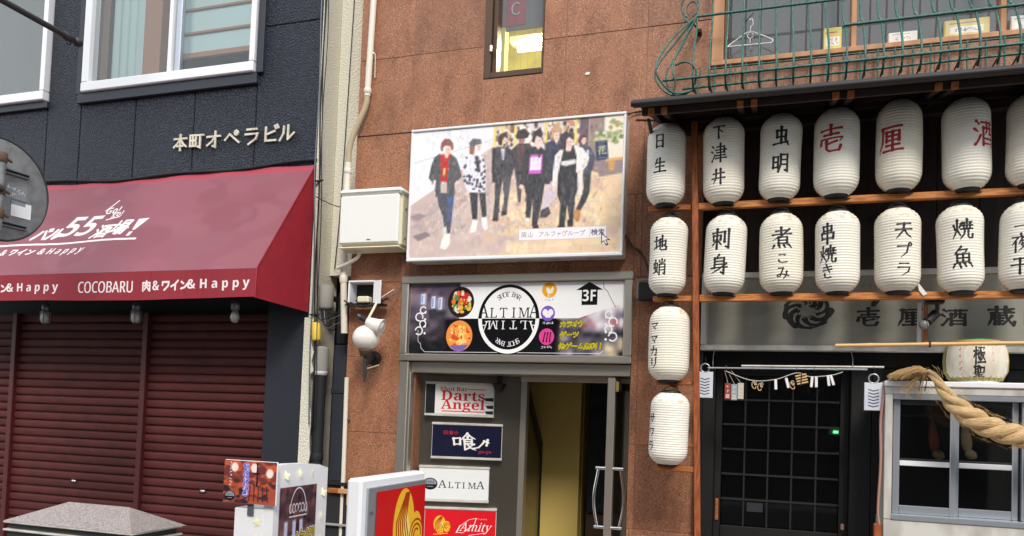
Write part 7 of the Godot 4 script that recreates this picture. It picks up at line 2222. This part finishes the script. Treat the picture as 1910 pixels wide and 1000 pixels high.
func straw_rope():
	var r = thing("straw_rope", "thick twisted straw rope with frayed end tied at the serving window", "rope")
	var path = spline([Vector3(0.76, 1.885, 0.33), Vector3(0.815, 1.908, 0.36), Vector3(0.865, 1.89, 0.42), Vector3(0.905, 1.82, 0.46), Vector3(0.955, 1.735, 0.49), Vector3(1.02, 1.675, 0.50), Vector3(1.10, 1.622, 0.50), Vector3(1.19, 1.585, 0.50), Vector3(1.30, 1.56, 0.50), Vector3(1.45, 1.55, 0.49), Vector3(1.65, 1.56, 0.47)], 12)
	var n = path.size()
	var acc = 0.0
	var frames = []
	var up = Vector3(0, 0, 1)
	for k in n:
		var t = (path[mini(k + 1, n - 1)] - path[maxi(k - 1, 0)]).normalized()
		up = (up - t * up.dot(t)).normalized()
		if k:
			acc += path[k].distance_to(path[k - 1])
		frames.append([path[k], up, t.cross(up), acc])
	for s in 3:
		var pts = []
		var rad = []
		for k in n:
			var g = clampf((frames[k][3] - 0.13) / 0.36, 0.0, 1.0)
			var big = lerpf(0.011, 0.0315, g * g * (3 - 2 * g))
			var ph = TAU * s / 3.0 - frames[k][3] * 22.0
			pts.append(frames[k][0] + (frames[k][1] * cos(ph) + frames[k][2] * sin(ph)) * big * 0.98)
			rad.append(big * 0.99)
		part(r, "strand", tube(pts, rad, 16), M.rope)
	# loose fibres along the strands
	var r2 = RandomNumberGenerator.new()
	r2.seed = 31
	var st = SurfaceTool.new()
	st.begin(Mesh.PRIMITIVE_TRIANGLES)
	for k in 220:
		var f = frames[r2.randi_range(20, n - 2)]
		var a = r2.randf() * TAU
		var d = f[1] * cos(a) + f[2] * sin(a)
		var big = lerpf(0.028, 0.075, clampf((f[3] - 0.06) / 0.34, 0.0, 1.0))
		var p0 = f[0] + d * big * 0.9
		var tg = f[1].cross(f[2])
		var m = tube([p0, p0 + d * 0.006 + tg * r2.randf_range(-0.02, 0.02), p0 + d * r2.randf_range(0.006, 0.016) + tg * r2.randf_range(-0.05, 0.05)], 0.0007, 3)
		st.append_from(m, 0, Transform3D())
	var fz = part(r, "loose_fibre", st.commit(), M.straw)
	fz.set_meta("kind", "stuff")
	# frayed end
	var tuft = SurfaceTool.new()
	tuft.begin(Mesh.PRIMITIVE_TRIANGLES)
	for k in 260:
		var a = r2.randf() * TAU
		var sp = r2.randf_range(0.0, 0.022)
		var o = Vector3(0.845, 1.897, 0.385) + Vector3(0, cos(a) * sp, sin(a) * sp)
		var e = Vector3(0.675 + r2.randf_range(-0.02, 0.07), 1.862 + r2.randf_range(-0.004, 0.03), 0.31 + r2.randf_range(-0.03, 0.09))
		if k % 11 == 0:
			e = Vector3(0.70 + r2.randf_range(0.0, 0.13), 1.80 + r2.randf_range(-0.05, 0.04), 0.325 + r2.randf_range(0.0, 0.03))
		var mid = o.lerp(e, 0.5) + Vector3(0, 0.026 + r2.randf_range(-0.012, 0.014), 0.01)
		tuft.append_from(tube([o, o.lerp(mid, 0.5) + Vector3(0, 0.012, 0), mid, mid.lerp(e, 0.5) + Vector3(0, 0.008, 0), e], 0.0014, 4), 0, Transform3D())
	var tf = part(r, "frayed_end", tuft.commit(), M.straw)
	tf.set_meta("kind", "stuff")
	part(r, "binding", tube(arc_pts(Vector3(0.845, 1.897, 0.388), Vector3(0, 0.027, 0.0), Vector3(0, 0, 0.027), 0.0, TAU * 3.0, 40), 0.005, 6), M.dark_metal)
	for x in [0.82, 0.85]:
		part(r, "binding_tail", tube([Vector3(x, 1.875, 0.39), Vector3(x - 0.004, 1.80, 0.335)], 0.003, 5), M.dark_metal)

# ---------------------------------------------------------------- nearer the road
func build_foreground():
	# utility pole just outside the view carries the arm and the road sign
	var u = thing("utility_pole", "grey utility pole with horizontal steel arm ending in a ball", "pole", Vector3(-4.33, 0.0, 2.62))
	part(u, "shaft", lathe([Vector2(0.16, 0.0), Vector2(0.12, 8.0), Vector2(0.0, 8.01)], 24), M.concrete)
	part(u, "arm", tube([Vector3(0, 3.905 - 0.0, -0.1), Vector3(0, 3.905, -1.17)], 0.019, 10), M.dark_metal)
	part(u, "ball", lathe(globe_profile(0.032), 18), M.dark_metal, Vector3(0, 3.905, -1.19))
	part(u, "arm_collar", lathe([Vector2(0.02, -0.04), Vector2(0.026, -0.03), Vector2(0.026, 0.03), Vector2(0.02, 0.04)], 14), M.dark_metal, Vector3(0, 3.905, -1.12), Vector3(PI / 2, 0, 0))
	for z in [-1.12, -0.55]:
		part(u, "hook", tube(arc_pts(Vector3(0, 3.875, z), Vector3(0, 0, 0.018), Vector3(0, -0.018, 0), 0.0, PI * 1.3, 8), 0.004, 5), M.dark_metal)
	var s = thing("road_sign", "round grey road sign seen from behind with pipe and bands", "sign", Vector3(-4.33, 2.80, 1.90), PI / 2 - 0.08)
	# local z is the side towards the granite building, local x runs towards the wall
	part(s, "plate", lathe([Vector2(0.0, -0.004), Vector2(0.303, -0.004), Vector2(0.305, 0.0), Vector2(0.297, 0.002), Vector2(0.0, 0.002)], 56), M.sign_grey, Vector3.ZERO, Vector3(PI / 2, 0, 0))
	part(s, "rolled_edge", tube(arc_pts(Vector3.ZERO, Vector3(0.303, 0, 0), Vector3(0, 0.303, 0), 0.0, TAU, 56), 0.007, 6, true), M.dark_metal)
	for y in [0.10, -0.215]:
		for dy in [0.0, 0.022]:
			bx(s, "band", Vector3(-0.17, y + dy, 0.003), Vector3(0.17, y + dy + 0.008, 0.022), M.grey_metal, 0.002)
		bx(s, "band_web", Vector3(-0.17, y + 0.009, 0.003), Vector3(0.17, y + 0.021, 0.010), M.black, 0.001)
	var px = -0.035
	part(s, "stub_pipe", tube([Vector3(px, 0.2, 0.055), Vector3(px, -0.26, 0.055)], 0.026, 14), M.sign_grey)
	for y in [0.17, -0.02, -0.16]:
		part(s, "clamp", lathe([Vector2(0.028, -0.03), Vector2(0.032, -0.026), Vector2(0.032, 0.026), Vector2(0.028, 0.03)], 16), M.rusty, Vector3(px, y, 0.055))
		part(s, "clamp_bolt", tube([Vector3(px + 0.03, y, 0.06), Vector3(px + 0.06, y - 0.01, 0.06)], 0.008, 6), M.rusty)
	part(s, "arm", tube([Vector3(px, -0.02, 0.08), Vector3(-0.62, -0.0, 0.08)], 0.02, 10), M.dark_metal)
	var st_img = page(240, 190, c8(232, 234, 236))
	poly(st_img, [0, 0, 170, 0, 170, 44, 0, 44], c8(136, 142, 146))
	for k in 5:
		line(st_img, [Vector2(20, 70 + k * 22), Vector2(210, 70 + k * 22)], 4, c8(210, 214, 218))
	part(s, "sticker", sheet(0.125, 0.09), printed(st_img, 0.5), Vector3(0.135, -0.095, 0.0055))
	var gf = page(240, 150, c8(132, 138, 142))
	marks(gf, 40, 40, 40, 52, 10, 4, 5, c8(222, 224, 228))
	marks(gf, 40, 104, 40, 56, 0, 2, 5, c8(216, 218, 222))
	part(s, "chalk_writing", sheet(0.13, 0.085), printed(gf, 0.6), Vector3(0.10, 0.005, 0.0055))
	# hipped cabinet on the pavement
	var c = thing("utility_cabinet", "grey speckled utility cabinet with hipped lid on the pavement", "cabinet", Vector3(-3.783, 0.0, 1.60))
	var b0 = 0.848
	var lid = SurfaceTool.new()
	lid.begin(Mesh.PRIMITIVE_TRIANGLES)
	var e = [Vector3(-0.475, b0, 0.20), Vector3(0.475, b0, 0.20), Vector3(0.50, b0, -0.20), Vector3(-0.475, b0, -0.20)]
	var rg = [Vector3(-0.20, b0 + 0.11, 0.0), Vector3(0.255, b0 + 0.11, 0.0)]
	var fc = [[e[0], e[1], rg[1], rg[0]], [e[2], e[3], rg[0], rg[1]]]
	for q in fc:
		var nn = (q[1] - q[0]).cross(q[2] - q[0]).normalized()
		if nn.y < 0:
			nn = -nn
		quad(lid, q[0], q[1], q[2], q[3], nn)
	for q in [[e[1], e[2], rg[1]], [e[3], e[0], rg[0]]]:
		var nn = (q[1] - q[0]).cross(q[2] - q[0]).normalized()
		if nn.y < 0:
			nn = -nn
		tri(lid, q[0], q[1], q[2], nn)
	part(c, "lid", lid.commit(), M.speckle)
	bx(c, "lid_edge", Vector3(-0.475, b0 - 0.012, -0.20), Vector3(0.475, b0 - 0.001, 0.20), M.alu_white, 0.003)
	bx(c, "neck", Vector3(-0.45, b0 - 0.045, -0.175), Vector3(0.45, b0 - 0.013, 0.175), M.dark_metal, 0.0)
	bx(c, "rim", Vector3(-0.475, b0 - 0.058, -0.20), Vector3(0.475, b0 - 0.046, 0.20), M.alu_white, 0.003)
	bx(c, "louvre", Vector3(-0.46, b0 - 0.10, -0.18), Vector3(0.46, b0 - 0.059, 0.18), M.dark_metal, 0.003)
	bx(c, "case", Vector3(-0.45, 0.0, -0.175), Vector3(0.45, b0 - 0.101, 0.175), M.speckle, 0.008)

# the buildings across the street, mirrored by the panes and the steel
func build_far_side():
	var specs = [[-14.0, -7.6, 7.2, c8(126, 120, 112), "grey rendered building across the street", 11.2], [-7.5, -1.6, 8.4, c8(112, 96, 84), "brown tiled building across the street", 11.0], [-1.5, 4.2, 6.6, c8(140, 136, 128), "pale rendered building across the street", 11.3], [4.3, 11.0, 7.8, c8(96, 98, 104), "slate grey building across the street", 11.1]]
	for q in specs:
		var o = thing("opposite_building", q[4], "building", Vector3(q[0], 0, q[5]), 0.0, "buildings across the street")
		var w = q[1] - q[0]
		bx(o, "wall", Vector3(0, 0, 0), Vector3(w, q[2], 0.3), sm(q[3], 0.85), 0.0)
		bx(o, "roof", Vector3(0, q[2] + 0.001, 0), Vector3(w, q[2] + 0.1, 4.0), M.concrete, 0.0)
		for fl in 2:
			var n = 3
			for k in n:
				var x = w * (k + 0.5) / n
				var wn = Node3D.new()
				wn.name = "window"
				o.add_child(wn, true)
				bx(wn, "frame", Vector3(x - 0.8, 3.6 + fl * 2.4, -0.05), Vector3(x + 0.8, 4.9 + fl * 2.4, -0.002), M.aluminium, 0.004)
				bx(wn, "pane", Vector3(x - 0.72, 3.68 + fl * 2.4, -0.058), Vector3(x + 0.72, 4.82 + fl * 2.4, -0.052), M.black, 0.0)
		bx(o, "shopfront", Vector3(0.4, 0.0, -0.06), Vector3(w - 0.4, 2.5, -0.002), M.black_soft, 0.0)
		bx(o, "sign_band", Vector3(0.3, 2.55, -0.12), Vector3(w - 0.3, 3.1, -0.003), M.concrete, 0.01)
